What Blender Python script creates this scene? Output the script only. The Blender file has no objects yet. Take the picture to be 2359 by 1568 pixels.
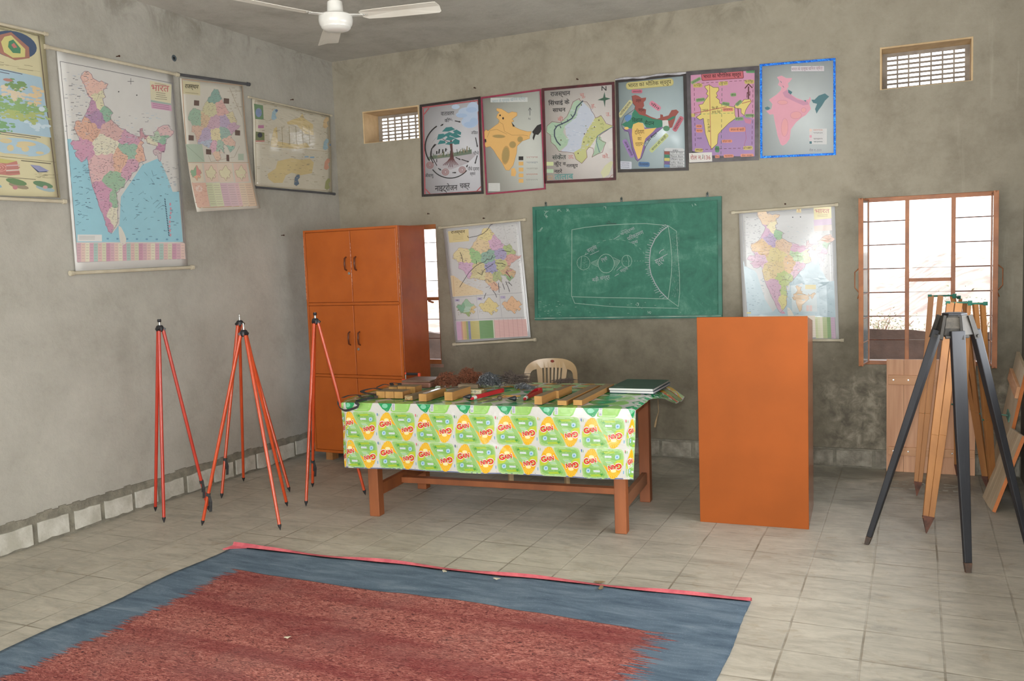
import bpy, bmesh, math, random
import numpy as np
from mathutils import Vector, Matrix
from mathutils.geometry import tessellate_polygon
R = random.Random(7)
scene = bpy.context.scene
COL = scene.collection

# ------------------------------------------------------------------ camera, sky, sun, big lights, exposure
cam_d = bpy.data.cameras.new('camera'); cam = bpy.data.objects.new('camera', cam_d); COL.objects.link(cam)
cam_d.sensor_width = 36.0; cam_d.lens = 31.4815; cam_d.clip_start = 0.05; cam_d.clip_end = 300
CR = Vector((0.9115066351, 0.4097120002, -0.0359406602))
CD = Vector((0.0036458258, -0.0954318648, -0.9954292879))
CF = Vector((-0.4112692088, 0.9072093673, -0.0884805166))
m = Matrix((( CR.x, -CD.x, -CF.x, 4.98), (CR.y, -CD.y, -CF.y, -7.14), (CR.z, -CD.z, -CF.z, 1.65), (0, 0, 0, 1)))
cam.matrix_world = m
scene.camera = cam
vs = scene.view_settings
vs.view_transform = 'Standard'; vs.look = 'None'; vs.gamma = 1.0; vs.use_curve_mapping = False
vs.exposure = 0.0
scene.cycles.use_denoising = True
scene.cycles.max_bounces = 8; scene.cycles.diffuse_bounces = 4
scene.cycles.sample_clamp_indirect = 6.0

world = bpy.data.worlds.new('sky'); scene.world = world; world.use_nodes = True
wn = world.node_tree.nodes; wl = world.node_tree.links
bg = wn['Background']; bg.inputs['Strength'].default_value = 3.6
tc = wn.new('ShaderNodeTexCoord'); sx = wn.new('ShaderNodeSeparateXYZ'); rp = wn.new('ShaderNodeValToRGB')
wl.new(tc.outputs['Generated'], sx.inputs[0]); wl.new(sx.outputs['Z'], rp.inputs[0]); wl.new(rp.outputs[0], bg.inputs['Color'])
rp.color_ramp.elements[0].color = (1.0, 0.97, 0.92, 1); rp.color_ramp.elements[1].color = (0.55, 0.72, 1.0, 1)
rp.color_ramp.elements[0].position = 0.0; rp.color_ramp.elements[1].position = 0.9

def lamp(name, kind, loc, energy, color=(1, 1, 1), rot=(0, 0, 0), size=None, size_y=None, label=None):
    d = bpy.data.lights.new(name, kind); d.energy = energy; d.color = color
    o = bpy.data.objects.new(name, d); COL.objects.link(o); o.location = loc; o.rotation_euler = rot
    if kind == 'AREA':
        d.shape = 'RECTANGLE'; d.size = size; d.size_y = size_y
    elif kind == 'SUN': d.angle = size
    else: d.shadow_soft_size = size
    return o
lamp('sun', 'SUN', (8, 4, 12), 7.0, (1.0, 0.93, 0.82), tuple(Vector((-0.70, -0.22, -0.68)).to_track_quat('-Z', 'Y').to_euler()), math.radians(0.6))
# the camera's own flash, just above the lens
lamp('camera_flash', 'POINT', (4.97, -7.10, 1.80), 340, (1.0, 0.985, 0.955), (0, 0, 0), 0.025)
# area lamps added as daylight fill; the rear and right walls have no openings
lamp('fill_rear', 'AREA', (3.5, -9.9, 1.5), 335, (0.97, 0.99, 1.0), (math.radians(105), 0, 0), 4.4, 2.6)
lamp('fill_right_rear', 'AREA', (5.55, -8.2, 1.3), 40, (0.97, 0.99, 1.0), (math.radians(105), 0, math.radians(60)), 1.8, 2.2)  # added fill lamp beside the right wall, no door there
lamp('fill_right_front', 'AREA', (5.63, -2.6, 1.75), 108, (0.97, 0.99, 1.0), (math.radians(103), 0, math.radians(90)), 2.2, 1.5)  # added to lift the far left wall, no window built here

# ------------------------------------------------------------------ helpers
def lin(c):
    if isinstance(c, str):
        c = [int(c[i:i+2], 16) for i in (0, 2, 4)]
    out = []
    for v in c[:3]:
        v = v / 255.0
        out.append(v / 12.92 if v <= 0.04045 else ((v + 0.055) / 1.055) ** 2.4)
    return (out[0], out[1], out[2], 1.0)

class NT:
    def __init__(self, name):
        self.m = bpy.data.materials.new(name); self.m.use_nodes = True
        self.t = self.m.node_tree; self.b = self.t.nodes['Principled BSDF']
        self.co = self.t.nodes.new('ShaderNodeTexCoord').outputs['Object']
    def n(self, typ, **kw):
        x = self.t.nodes.new(typ)
        for k, v in kw.items(): setattr(x, k, v)
        return x
    def l(self, a, b): self.t.links.new(a, b)
    def val(self, sock, v):
        if hasattr(v, 'type') and hasattr(v, 'links'): self.l(v, sock)
        else: sock.default_value = v
    def mapv(self, scale=(1, 1, 1), loc=(0, 0, 0), rot=(0, 0, 0), src=None):
        mp = self.n('ShaderNodeMapping'); self.l(src or self.co, mp.inputs[0])
        mp.inputs['Scale'].default_value = scale; mp.inputs['Location'].default_value = loc; mp.inputs['Rotation'].default_value = rot
        return mp.outputs[0]
    def noise(self, scale, detail=5, rough=0.55, vec=None, dist=0.0):
        x = self.n('ShaderNodeTexNoise'); self.l(vec or self.co, x.inputs['Vector'])
        x.inputs['Scale'].default_value = scale; x.inputs['Detail'].default_value = detail
        x.inputs['Roughness'].default_value = rough; x.inputs['Distortion'].default_value = dist
        return x.outputs['Fac']
    def ramp(self, fac, stops):
        x = self.n('ShaderNodeValToRGB'); self.l(fac, x.inputs[0]); e = x.color_ramp.elements
        while len(e) < len(stops): e.new(0.5)
        for i, (p, c) in enumerate(stops):
            e[i].position = p; e[i].color = lin(c) if not isinstance(c, (int, float)) else (c, c, c, 1)
        return x.outputs[0]
    def math(self, op, a, b=0.0, clamp=False):
        x = self.n('ShaderNodeMath', operation=op); x.use_clamp = clamp
        self.val(x.inputs[0], a); self.val(x.inputs[1], b); return x.outputs[0]
    def smooth(self, v, lo, hi):
        x = self.n('ShaderNodeMapRange'); x.interpolation_type = 'SMOOTHSTEP'
        self.val(x.inputs[0], v); x.inputs[1].default_value = lo; x.inputs[2].default_value = hi
        return x.outputs[0]
    def mix(self, fac, a, b, blend='MIX'):
        x = self.n('ShaderNodeMix', data_type='RGBA'); x.blend_type = blend
        self.val(x.inputs[0], fac)
        for s, v in ((x.inputs[6], a), (x.inputs[7], b)):
            if hasattr(v, 'links'): self.l(v, s)
            else: s.default_value = lin(v)
        return x.outputs[2]
    def xyz(self, src=None):
        x = self.n('ShaderNodeSeparateXYZ'); self.l(src or self.co, x.inputs[0]); return x.outputs
    def bump(self, h, strength=0.3, dist=0.01):
        x = self.n('ShaderNodeBump'); x.inputs['Strength'].default_value = strength; x.inputs['Distance'].default_value = dist
        self.l(h, x.inputs['Height']); self.l(x.outputs[0], self.b.inputs['Normal'])
    def done(self, col=None, rough=0.6, metal=0.0, spec=0.5, coat=0.0):
        b = self.b
        if col is not None:
            if hasattr(col, 'links'): self.l(col, b.inputs['Base Color'])
            else: b.inputs['Base Color'].default_value = lin(col)
        self.val(b.inputs['Roughness'], rough); b.inputs['Metallic'].default_value = metal
        b.inputs['Specular IOR Level'].default_value = spec; b.inputs['Coat Weight'].default_value = coat
        b.inputs['Coat Roughness'].default_value = 0.08
        return self.m

_mats = {}
def mk(name, c1, c2=None, scale=6.0, rough=0.6, lo=0.35, hi=0.65, bump=0.0, bscale=60.0, bdist=0.004, metal=0.0, spec=0.5,
       stretch=(1, 1, 1), detail=5, coat=0.0, rot=(0, 0, 0)):
    if name in _mats: return _mats[name]
    t = NT(name); v = t.mapv(stretch, rot=rot)
    col = t.ramp(t.noise(scale, detail, vec=v), [(lo, c1), (hi, c2 or c1)]) if c2 else c1
    if bump: t.bump(t.noise(bscale, 4, vec=v), bump, bdist)
    _mats[name] = t.done(col, rough, metal, spec, coat); return _mats[name]

def print_mat(name, rough=0.5, tint=0.06, wave=0.0, wscale=7.0, spec=0.5, coat=0.0, stretch=(1, 1, 1), sat=0.82, gain=0.94):
    if name in _mats: return _mats[name]
    t = NT(name); a = t.n('ShaderNodeAttribute'); a.attribute_name = 'Col'
    n = t.ramp(t.noise(9, 5), [(0.3, 1 - tint), (0.7, 1.0)])
    col = t.mix(1.0, a.outputs['Color'], n, 'MULTIPLY')
    hs = t.n('ShaderNodeHueSaturation'); hs.inputs['Saturation'].default_value = sat; hs.inputs['Value'].default_value = gain; t.l(col, hs.inputs['Color']); col = hs.outputs[0]
    if wave: t.bump(t.noise(wscale, 3, vec=t.mapv(stretch), dist=0.6), wave, 0.02)
    _mats[name] = t.done(col, rough, 0, spec, coat); return _mats[name]

class MB:
    """collects geometry for ONE mesh object"""
    def __init__(s): s.v = []; s.f = []; s.mi = []; s.cur = 0
    def add(s, vs, fs, M=None):
        k = len(s.v)
        s.v += [tuple(M @ Vector(p)) if M else tuple(p) for p in vs]
        s.f += [tuple(i + k for i in f) for f in fs]; s.mi += [s.cur] * len(fs); return s
    def box(s, x0, x1, y0, y1, z0, z1, M=None):
        vs = [(x, y, z) for z in (z0, z1) for y in (y0, y1) for x in (x0, x1)]
        return s.add(vs, [(0, 2, 3, 1), (4, 5, 7, 6), (0, 1, 5, 4), (2, 6, 7, 3), (0, 4, 6, 2), (1, 3, 7, 5)], M)
    def beam(s, a, b, w, t, w2=None, t2=None, up=(0, 0, 1), face=None):
        """rectangular bar a->b; w across, t along 'face' direction"""
        a = Vector(a); b = Vector(b); d = (b - a).normalized()
        f = Vector(face) if face else Vector(up)
        f = (f - d * f.dot(d)).normalized(); r = d.cross(f).normalized()
        w2 = w if w2 is None else w2; t2 = t if t2 is None else t2
        vs = []
        for P, ww, tt in ((a, w, t), (b, w2, t2)):
            for i, j in ((-1, -1), (1, -1), (1, 1), (-1, 1)): vs.append(P + r * (i * ww / 2) + f * (j * tt / 2))
        return s.add(vs, [(3, 2, 1, 0), (4, 5, 6, 7), (0, 1, 5, 4), (1, 2, 6, 5), (2, 3, 7, 6), (3, 0, 4, 7)])
    def tube(s, pts, r, n=8, closed=False, cap=True):
        P = [Vector(p) for p in pts]; N = len(P); rr = r if isinstance(r, (list, tuple)) else [r] * N
        vs = []; prev = None
        for i in range(N):
            if closed: d = P[(i + 1) % N] - P[i - 1]
            else: d = P[min(i + 1, N - 1)] - P[max(i - 1, 0)]
            d = d.normalized() if d.length > 1e-9 else Vector((0, 0, 1))
            if prev is None:
                h = Vector((0, 0, 1)) if abs(d.z) < 0.9 else Vector((1, 0, 0)); u = d.cross(h).normalized()
            else:
                u = (prev - d * prev.dot(d)); u = u.normalized() if u.length > 1e-6 else d.orthogonal().normalized()
            prev = u; w = d.cross(u)
            for k in range(n):
                a = 2 * math.pi * k / n; vs.append(P[i] + (u * math.cos(a) + w * math.sin(a)) * rr[i])
        fs = []
        for i in range(N if closed else N - 1):
            j = (i + 1) % N
            for k in range(n): fs.append((i * n + k, i * n + (k + 1) % n, j * n + (k + 1) % n, j * n + k))
        if cap and not closed: fs += [tuple(range(n - 1, -1, -1)), tuple((N - 1) * n + k for k in range(n))]
        return s.add(vs, fs)
    def lathe(s, prof, n=24, M=None, cap=True):
        vs = []; fs = []
        for (r, z) in prof:
            for k in range(n):
                a = 2 * math.pi * k / n; vs.append((r * math.cos(a), r * math.sin(a), z))
        for i in range(len(prof) - 1):
            for k in range(n): fs.append((i * n + k, i * n + (k + 1) % n, (i + 1) * n + (k + 1) % n, (i + 1) * n + k))
        if cap: fs += [tuple(range(n - 1, -1, -1)), tuple((len(prof) - 1) * n + k for k in range(n))]
        return s.add(vs, fs, M)
    def prism(s, poly, h, M=None, base=0.0):
        """poly (x,y) extruded z base..base+h"""
        n = len(poly); vs = [(x, y, base) for x, y in poly] + [(x, y, base + h) for x, y in poly]
        tr = tessellate_polygon([[Vector((x, y, 0)) for x, y in poly]])
        fs = [tuple(t) for t in tr] + [tuple(i + n for i in reversed(t)) for t in tr]
        fs += [(i, (i + 1) % n, (i + 1) % n + n, i + n) for i in range(n)]
        return s.add(vs, fs, M)
    def ball(s, c, r, n=8, sc=(1, 1, 1)):
        prof = []
        vs = []; fs = []; H = max(4, n // 2)
        for i in range(H + 1):
            th = math.pi * i / H
            for k in range(n):
                a = 2 * math.pi * k / n
                vs.append((c[0] + r * sc[0] * math.sin(th) * math.cos(a), c[1] + r * sc[1] * math.sin(th) * math.sin(a), c[2] + r * sc[2] * math.cos(th)))
        for i in range(H):
            for k in range(n): fs.append((i * n + k, (i + 1) * n + k, (i + 1) * n + (k + 1) % n, i * n + (k + 1) % n))
        return s.add(vs, fs)
    def build(s, name, mats, parent=None, smooth=None, bevel=0.0, loc=None, segs=2):
        me = bpy.data.meshes.new(name); me.from_pydata(s.v, [], s.f)
        for mm in (mats if isinstance(mats, (list, tuple)) else [mats]): me.materials.append(mm)
        me.polygons.foreach_set('material_index', s.mi)
        bm = bmesh.new(); bm.from_mesh(me); bmesh.ops.remove_doubles(bm, verts=bm.verts, dist=1e-6)
        bmesh.ops.recalc_face_normals(bm, faces=bm.faces); bm.to_mesh(me); bm.free()
        o = bpy.data.objects.new(name, me); COL.objects.link(o)
        if parent is not None: o.parent = parent
        if loc is not None: o.location = loc
        if smooth is not None:
            me.polygons.foreach_set('use_smooth', [True] * len(me.polygons)); me.set_sharp_from_angle(angle=math.radians(smooth))
        if bevel:
            md = o.modifiers.new('bevel', 'BEVEL'); md.width = bevel; md.segments = segs; md.limit_method = 'ANGLE'
        return o

def thing(name, label, cat, loc=(0, 0, 0), rz=0.0, group=None):
    o = bpy.data.objects.new(name, None); COL.objects.link(o); o.empty_display_size = 0.05
    o.location = loc; o.rotation_euler = (0, 0, rz); o['label'] = label; o['category'] = cat
    if group: o['group'] = group
    return o
def tag(o, label, cat, group=None):
    o['label'] = label; o['category'] = cat
    if group: o['group'] = group
    return o
def struct(o): o['kind'] = 'structure'; return o
def dup(root, loc=None, rz=None, label=None):
    r = root.copy(); COL.objects.link(r)
    if loc is not None: r.location = loc
    if rz is not None: r.rotation_euler = (0, 0, rz)
    if label: r['label'] = label
    for ch in list(root.children):
        c = ch.copy(); COL.objects.link(c); c.parent = r
        for g in list(ch.children):
            d = g.copy(); COL.objects.link(d); d.parent = c
    return r

# ---- flat artwork: coloured shapes in drawing units, laid on a sheet and joined into one mesh
def homography(src):
    dst = [(0, 0), (1, 0), (1, 1), (0, 1)]; A = []; b = []
    for (x, y), (u, v) in zip(src, dst):
        A.append([x, y, 1, 0, 0, 0, -u * x, -u * y]); b.append(u); A.append([0, 0, 0, x, y, 1, -v * x, -v * y]); b.append(v)
    h = np.linalg.solve(np.array(A, float), np.array(b, float)); return np.append(h, 1).reshape(3, 3)
_txt = {}
def visual(s):
    # the short i sign is written before the consonant it follows
    L = list(s); i = 0
    while i < len(L):
        if L[i] == '\u093f':
            j = i - 1
            while j > 1 and L[j - 1] == '\u094d': j -= 2
            L.insert(max(j, 0), L.pop(i))
        i += 1
    return ''.join(L)
def text_mesh(s, bold=0.0):
    s = visual(s)
    k = (s, bold)
    if k in _txt: return _txt[k]
    cu = bpy.data.curves.new('t', 'FONT'); cu.body = s; cu.align_x = 'CENTER'; cu.align_y = 'CENTER'; cu.size = 1.0
    cu.offset = bold; cu.resolution_u = 2; cu.fill_mode = 'FRONT' if hasattr(cu, 'fill_mode') else cu.fill_mode
    o = bpy.data.objects.new('t', cu); COL.objects.link(o)
    dg = bpy.context.evaluated_depsgraph_get(); me = o.evaluated_get(dg).to_mesh()
    me.calc_loop_triangles()
    vs = [(v.co.x, v.co.y) for v in me.vertices]; fs = [tuple(t.vertices) for t in me.loop_triangles]
    o.evaluated_get(dg).to_mesh_clear(); bpy.data.objects.remove(o); bpy.data.curves.remove(cu)
    _txt[k] = (vs, fs); return _txt[k]

class Art:
    def __init__(s, corners=None):
        s.H = homography(corners) if corners else None; s.t = []; s.c = 0
    def uv(s, p):
        if s.H is None: return p
        q = s.H @ np.array([p[0], p[1], 1.0]); return (q[0] / q[2], q[1] / q[2])
    def tri(s, pts, col, lay): s.t.append(([s.uv(p) for p in pts], col, lay))
    def poly(s, pts, col, lay=1):
        s.c += 1; lay = lay + (s.c % 90) / 100.0      # every shape at a height of its own, so none coincide
        for t in tessellate_polygon([[Vector((x, y, 0)) for x, y in pts]]): s.tri([pts[i] for i in t], col, lay)
    def rect(s, x0, y0, x1, y1, col, lay=1): s.poly([(x0, y0), (x1, y0), (x1, y1), (x0, y1)], col, lay)
    def rrect(s, x0, y0, x1, y1, r, col, lay=1, rot=0.0):
        pts = []
        for cx, cy, a0 in ((x1 - r, y0 + r, -90), (x1 - r, y1 - r, 0), (x0 + r, y1 - r, 90), (x0 + r, y0 + r, 180)):
            for k in range(4): a = math.radians(a0 + k * 30); pts.append((cx + r * math.cos(a), cy + r * math.sin(a)))
        if rot:
            mx, my = (x0 + x1) / 2, (y0 + y1) / 2; c, sn = math.cos(rot), math.sin(rot)
            pts = [(mx + (x - mx) * c - (y - my) * sn, my + (x - mx) * sn + (y - my) * c) for x, y in pts]
        s.poly(pts, col, lay)
    def ell(s, cx, cy, rx, ry, col, lay=1, n=14, rot=0.0):
        c, sn = math.cos(rot), math.sin(rot)
        s.poly([(cx + rx * math.cos(a) * c - ry * math.sin(a) * sn, cy + rx * math.cos(a) * sn + ry * math.sin(a) * c) for a in [2 * math.pi * k / n for k in range(n)]], col, lay)
    def stroke(s, pts, w, col, lay=2, closed=False):
        P = list(pts) + ([pts[0]] if closed else [])
        for (x0, y0), (x1, y1) in zip(P[:-1], P[1:]):
            d = math.hypot(x1 - x0, y1 - y0)
            if d < 1e-9: continue
            ex, ey = (x1 - x0) / d * w * 0.25, (y1 - y0) / d * w * 0.25
            nx, ny = -(y1 - y0) / d * w / 2, (x1 - x0) / d * w / 2
            s.c += 1; ly = lay + (s.c % 90) / 100.0
            q = [(x0 - ex + nx, y0 - ey + ny), (x1 + ex + nx, y1 + ey + ny), (x1 + ex - nx, y1 + ey - ny), (x0 - ex - nx, y0 - ey - ny)]
            s.tri([q[0], q[1], q[2]], col, ly); s.tri([q[0], q[2], q[3]], col, ly)
    def ring(s, cx, cy, rx, ry, w, col, lay=2, n=20, a0=0, a1=360):
        s.stroke([(cx + rx * math.cos(math.radians(a0 + (a1 - a0) * k / n)), cy + ry * math.sin(math.radians(a0 + (a1 - a0) * k / n))) for k in range(n + 1)], w, col, lay)
    def text(s, st, x, y, size, col, lay=3, rot=0.0, bold=0.0, wid=None, shear=0.0):
        """size = drawing height of a capital; wid = wanted width"""
        vs, fs = text_mesh(st, bold)
        if not vs: return
        xs = [v[0] for v in vs]; ys = [v[1] for v in vs]; w0 = max(xs) - min(xs); h0 = 0.72
        mx = (max(xs) + min(xs)) / 2; my = (max(ys) + min(ys)) / 2
        ky = size / h0; kx = (wid / w0) if wid else ky; c, sn = math.cos(rot), math.sin(rot)
        P = []
        for a, b in vs:
            px = (a - mx + shear * (b - my)) * kx; py = -(b - my) * ky
            P.append((x + px * c - py * sn, y + px * sn + py * c))
        for f in fs: s.tri([P[i] for i in f], col, lay)
    def specks(s, box, n, w, h, cols, lay=3, seed=1, inside=None):
        r = random.Random(seed)
        for _ in range(n):
            x = r.uniform(box[0], box[2]); y = r.uniform(box[1], box[3])
            if inside and not pip(x, y, inside): continue
            ww = w * r.uniform(0.4, 1.3); s.rect(x, y, x + ww, y + h * r.uniform(0.6, 1.2), r.choice(cols), lay)
    def squiggle(s, x, y, w, n, amp, col, lw, lay=3, rot=0.0, seed=0, head=True):
        """a handwritten word too small to read: head line with loops hanging from it"""
        r = random.Random(seed * 13 + int(x)); c, sn = math.cos(rot), math.sin(rot)
        T = lambda a, b: (x + a * c - b * sn, y + a * sn + b * c)
        if head: s.stroke([T(0, 0), T(w, 0)], lw, col, lay)
        for k in range(n):
            a = w * (k + 0.5) / n; d = w / n * 0.5
            s.stroke([T(a, 0), T(a + d * r.uniform(-0.6, 0.6), amp * 0.5), T(a - d * r.uniform(-0.8, 0.8), amp * r.uniform(0.6, 1.0)), T(a + d, amp * r.uniform(0.5, 1))], lw, col, lay)
    def build(s, name, mat, S, parent=None, base=None, grid=(2, 2), maxlen=9.0, step=0.0005, thick=True, extra=None):
        """S(u,v,h)->world/local point.  base = colour of the sheet itself (0..1 square, or its own uv box)"""
        V = []; Fc = []; C = []
        def put(pts, col):
            k = len(V); V.extend(pts); Fc.append(tuple(range(k, k + len(pts)))); C.append(lin(col))
        if base:
            bc, (u0, v0, u1, v1) = base; nu, nv = grid; k0 = len(V)
            for side, h in ((0, 0.0), (1, -0.0015)):
                for j in range(nv + 1):
                    for i in range(nu + 1): V.append(S(u0 + (u1 - u0) * i / nu, v0 + (v1 - v0) * j / nv, h))
            st = (nu + 1) * (nv + 1)
            for j in range(nv):
                for i in range(nu):
                    a = k0 + j * (nu + 1) + i; q = (a, a + nu + 1, a + nu + 2, a + 1)
                    Fc.append(q); C.append(lin(bc)); Fc.append(tuple(x + st for x in reversed(q))); C.append(lin(bc))
            rim = [j for j in range(nu + 1)] + [(j + 1) * (nu + 1) - 1 for j in range(1, nv + 1)] + [nv * (nu + 1) + i for i in range(nu - 1, -1, -1)] + [j * (nu + 1) for j in range(nv - 1, 0, -1)]
            for i in range(len(rim)):
                a, b = k0 + rim[i], k0 + rim[(i + 1) % len(rim)]; Fc.append((a, b, b + st, a + st)); C.append(lin(bc))
        if s.H is not None:      # nothing is printed past the edge of the sheet
            kept = []
            for pts, col, lay in s.t:
                if all(0 <= u <= 1 and 0 <= v <= 1 for u, v in pts): kept.append((pts, col, lay)); continue
                p = pts
                for q in ((0.001, 0, -1, 0), (0.999, 0, 1, 0), (0, 0.001, 0, -1), (0, 0.999, 0, 1)):
                    if p: p = clip(p, *q)
                for k in range(1, len(p) - 1): kept.append(([p[0], p[k], p[k + 1]], col, lay))
            s.t = kept
        mem = {}
        def pt(u, v, h):
            k = (round(u, 7), round(v, 7), h)
            if k not in mem: mem[k] = Vector(S(u, v, h))
            return mem[k]
        for pts, col, lay in s.t:
            h = step * lay; stack = [pts]
            while stack:
                a, b, c = stack.pop(); A, B, Cc = pt(*a, h), pt(*b, h), pt(*c, h)
                e = [(A - B).length, (B - Cc).length, (Cc - A).length]; mx = max(e)
                if mx > maxlen and max(abs(a[0] - b[0]) + abs(a[1] - b[1]), abs(c[0] - b[0]) + abs(c[1] - b[1])) > 1e-3:
                    if e[0] == mx: mm = ((a[0] + b[0]) / 2, (a[1] + b[1]) / 2); stack += [(a, mm, c), (mm, b, c)]
                    elif e[1] == mx: mm = ((b[0] + c[0]) / 2, (b[1] + c[1]) / 2); stack += [(a, b, mm), (a, mm, c)]
                    else: mm = ((c[0] + a[0]) / 2, (c[1] + a[1]) / 2); stack += [(a, b, mm), (mm, b, c)]
                else: put([A, B, Cc], col)
        me = bpy.data.meshes.new(name); me.from_pydata([tuple(v) for v in V], [], Fc)
        ca = me.color_attributes.new('Col', 'FLOAT_COLOR', 'CORNER')
        buf = []
        for f, c in zip(Fc, C): buf += list(c) * len(f)
        ca.data.foreach_set('color', buf)
        me.polygons.foreach_set('use_smooth', [True] * len(me.polygons)); me.materials.append(mat)
        o = bpy.data.objects.new(name, me); COL.objects.link(o)
        if parent is not None: o.parent = parent
        return o

def pip(x, y, poly):
    ins = False; j = len(poly) - 1
    for i in range(len(poly)):
        xi, yi = poly[i]; xj, yj = poly[j]
        if (yi > y) != (yj > y) and x < (xj - xi) * (y - yi) / (yj - yi + 1e-12) + xi: ins = not ins
        j = i
    return ins
def clip(poly, px, py, nx, ny):
    out = []; n = len(poly)
    for i in range(n):
        a = poly[i]; b = poly[(i + 1) % n]; da = (a[0] - px) * nx + (a[1] - py) * ny; db = (b[0] - px) * nx + (b[1] - py) * ny
        if da <= 0: out.append(a)
        if (da < 0 < db) or (db < 0 < da):
            t = da / (da - db); out.append((a[0] + (b[0] - a[0]) * t, a[1] + (b[1] - a[1]) * t))
    return out
def densify(poly, d):
    out = []
    for i in range(len(poly)):
        a = poly[i]; b = poly[(i + 1) % len(poly)]; n = max(1, int(math.hypot(b[0] - a[0], b[1] - a[1]) / d))
        out += [(a[0] + (b[0] - a[0]) * k / n, a[1] + (b[1] - a[1]) * k / n) for k in range(n)]
    return out
def regions(art, outline, seeds, lay=2, wob=0.0, d=1e9):
    for i, (x, y, col) in enumerate(seeds):
        p = outline
        for j, (x2, y2, _) in enumerate(seeds):
            if i != j and p: p = clip(p, (x + x2) / 2, (y + y2) / 2, x2 - x, y2 - y)
        if len(p) > 2:
            if wob:
                p = [(a + wob * math.sin(b / wob * 0.9 + a * 0.31 / wob), b + wob * math.sin(a / wob * 0.8 + 1.3)) for a, b in densify(p, d)]
            art.poly(p, col, lay)

INDIA = [(74.0,36.9),(74.9,37.0),(75.9,36.6),(76.2,35.9),(77.8,35.5),(78.4,35.7),(79.6,35.5),(80.2,35.4),(79.6,34.5),(78.9,34.3),(78.8,33.6),(79.3,32.9),(78.4,32.5),(78.7,31.3),(79.6,31.1),(80.4,30.6),(81.0,30.2),(80.4,29.7),(80.1,28.9),(81.2,28.4),(82.5,27.6),(84.0,27.4),(85.2,26.8),(86.8,26.5),(88.0,26.4),(88.1,27.1),(88.1,27.9),(88.8,28.0),(88.9,27.3),(89.2,26.8),(90.4,26.85),(92.0,26.85),(91.7,27.6),(92.4,27.8),(93.3,28.6),(94.6,29.2),(96.0,29.4),(96.5,28.6),(97.3,28.2),(97.0,27.7),(95.9,27.0),(95.1,26.5),(94.7,25.4),(94.4,24.4),(94.1,23.9),(93.4,24.0),(93.3,23.0),(92.9,22.0),(92.5,22.2),(92.3,23.3),(91.8,23.1),(91.3,23.5),(91.3,24.1),(92.0,24.4),(92.4,25.0),(90.5,25.2),(89.8,25.3),(89.7,26.1),(88.7,26.3),(88.2,25.8),(88.9,25.3),(88.1,24.8),(88.7,24.3),(88.6,23.6),(88.9,22.9),(89.1,22.0),(88.2,21.7),(87.2,21.5),(86.9,20.8),(86.4,19.9),(85.2,19.5),(84.1,18.4),(82.9,17.4),(82.2,16.7),(81.3,16.4),(80.8,15.8),(80.1,15.5),(80.1,14.5),(80.3,13.3),(79.9,12.0),(79.8,10.3),(79.0,9.4),(78.2,8.8),(77.6,8.1),(76.9,8.5),(76.3,9.8),(75.8,11.2),(74.9,12.8),(74.3,14.6),(73.5,16.2),(73.0,18.0),(72.8,19.3),(72.7,21.0),(72.3,21.6),(72.1,21.1),(71.0,20.7),(70.0,21.1),(69.1,22.2),(70.2,22.7),(69.0,22.8),(68.3,23.6),(68.8,24.3),(71.0,24.4),(70.2,25.6),(69.6,26.6),(70.3,27.8),(71.9,27.9),(73.0,29.1),(73.9,30.0),(74.6,31.1),(75.2,32.2),(74.2,32.9),(73.9,33.8),(73.6,34.5),(72.7,35.6),(73.2,36.4)]
RAJ = [(73.9,29.95),(74.6,29.9),(75.0,29.3),(75.6,28.6),(76.1,28.1),(76.4,27.9),(76.9,28.1),(77.2,27.6),(77.6,27.2),(77.4,26.8),(78.2,26.8),(77.6,26.4),(76.8,26.0),(76.5,25.6),(77.3,25.2),(77.0,24.6),(76.3,24.2),(75.8,24.8),(75.3,24.9),(75.4,24.0),(74.9,24.5),(74.6,24.2),(74.9,23.6),(74.4,23.2),(74.0,23.4),(73.6,23.9),(73.2,24.4),(72.6,24.5),(72.0,24.7),(71.1,24.7),(70.7,25.6),(70.1,25.8),(70.2,26.5),(69.5,26.9),(69.6,27.3),(70.4,28.0),(71.9,27.8),(72.4,28.5),(73.3,29.3)]
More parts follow.
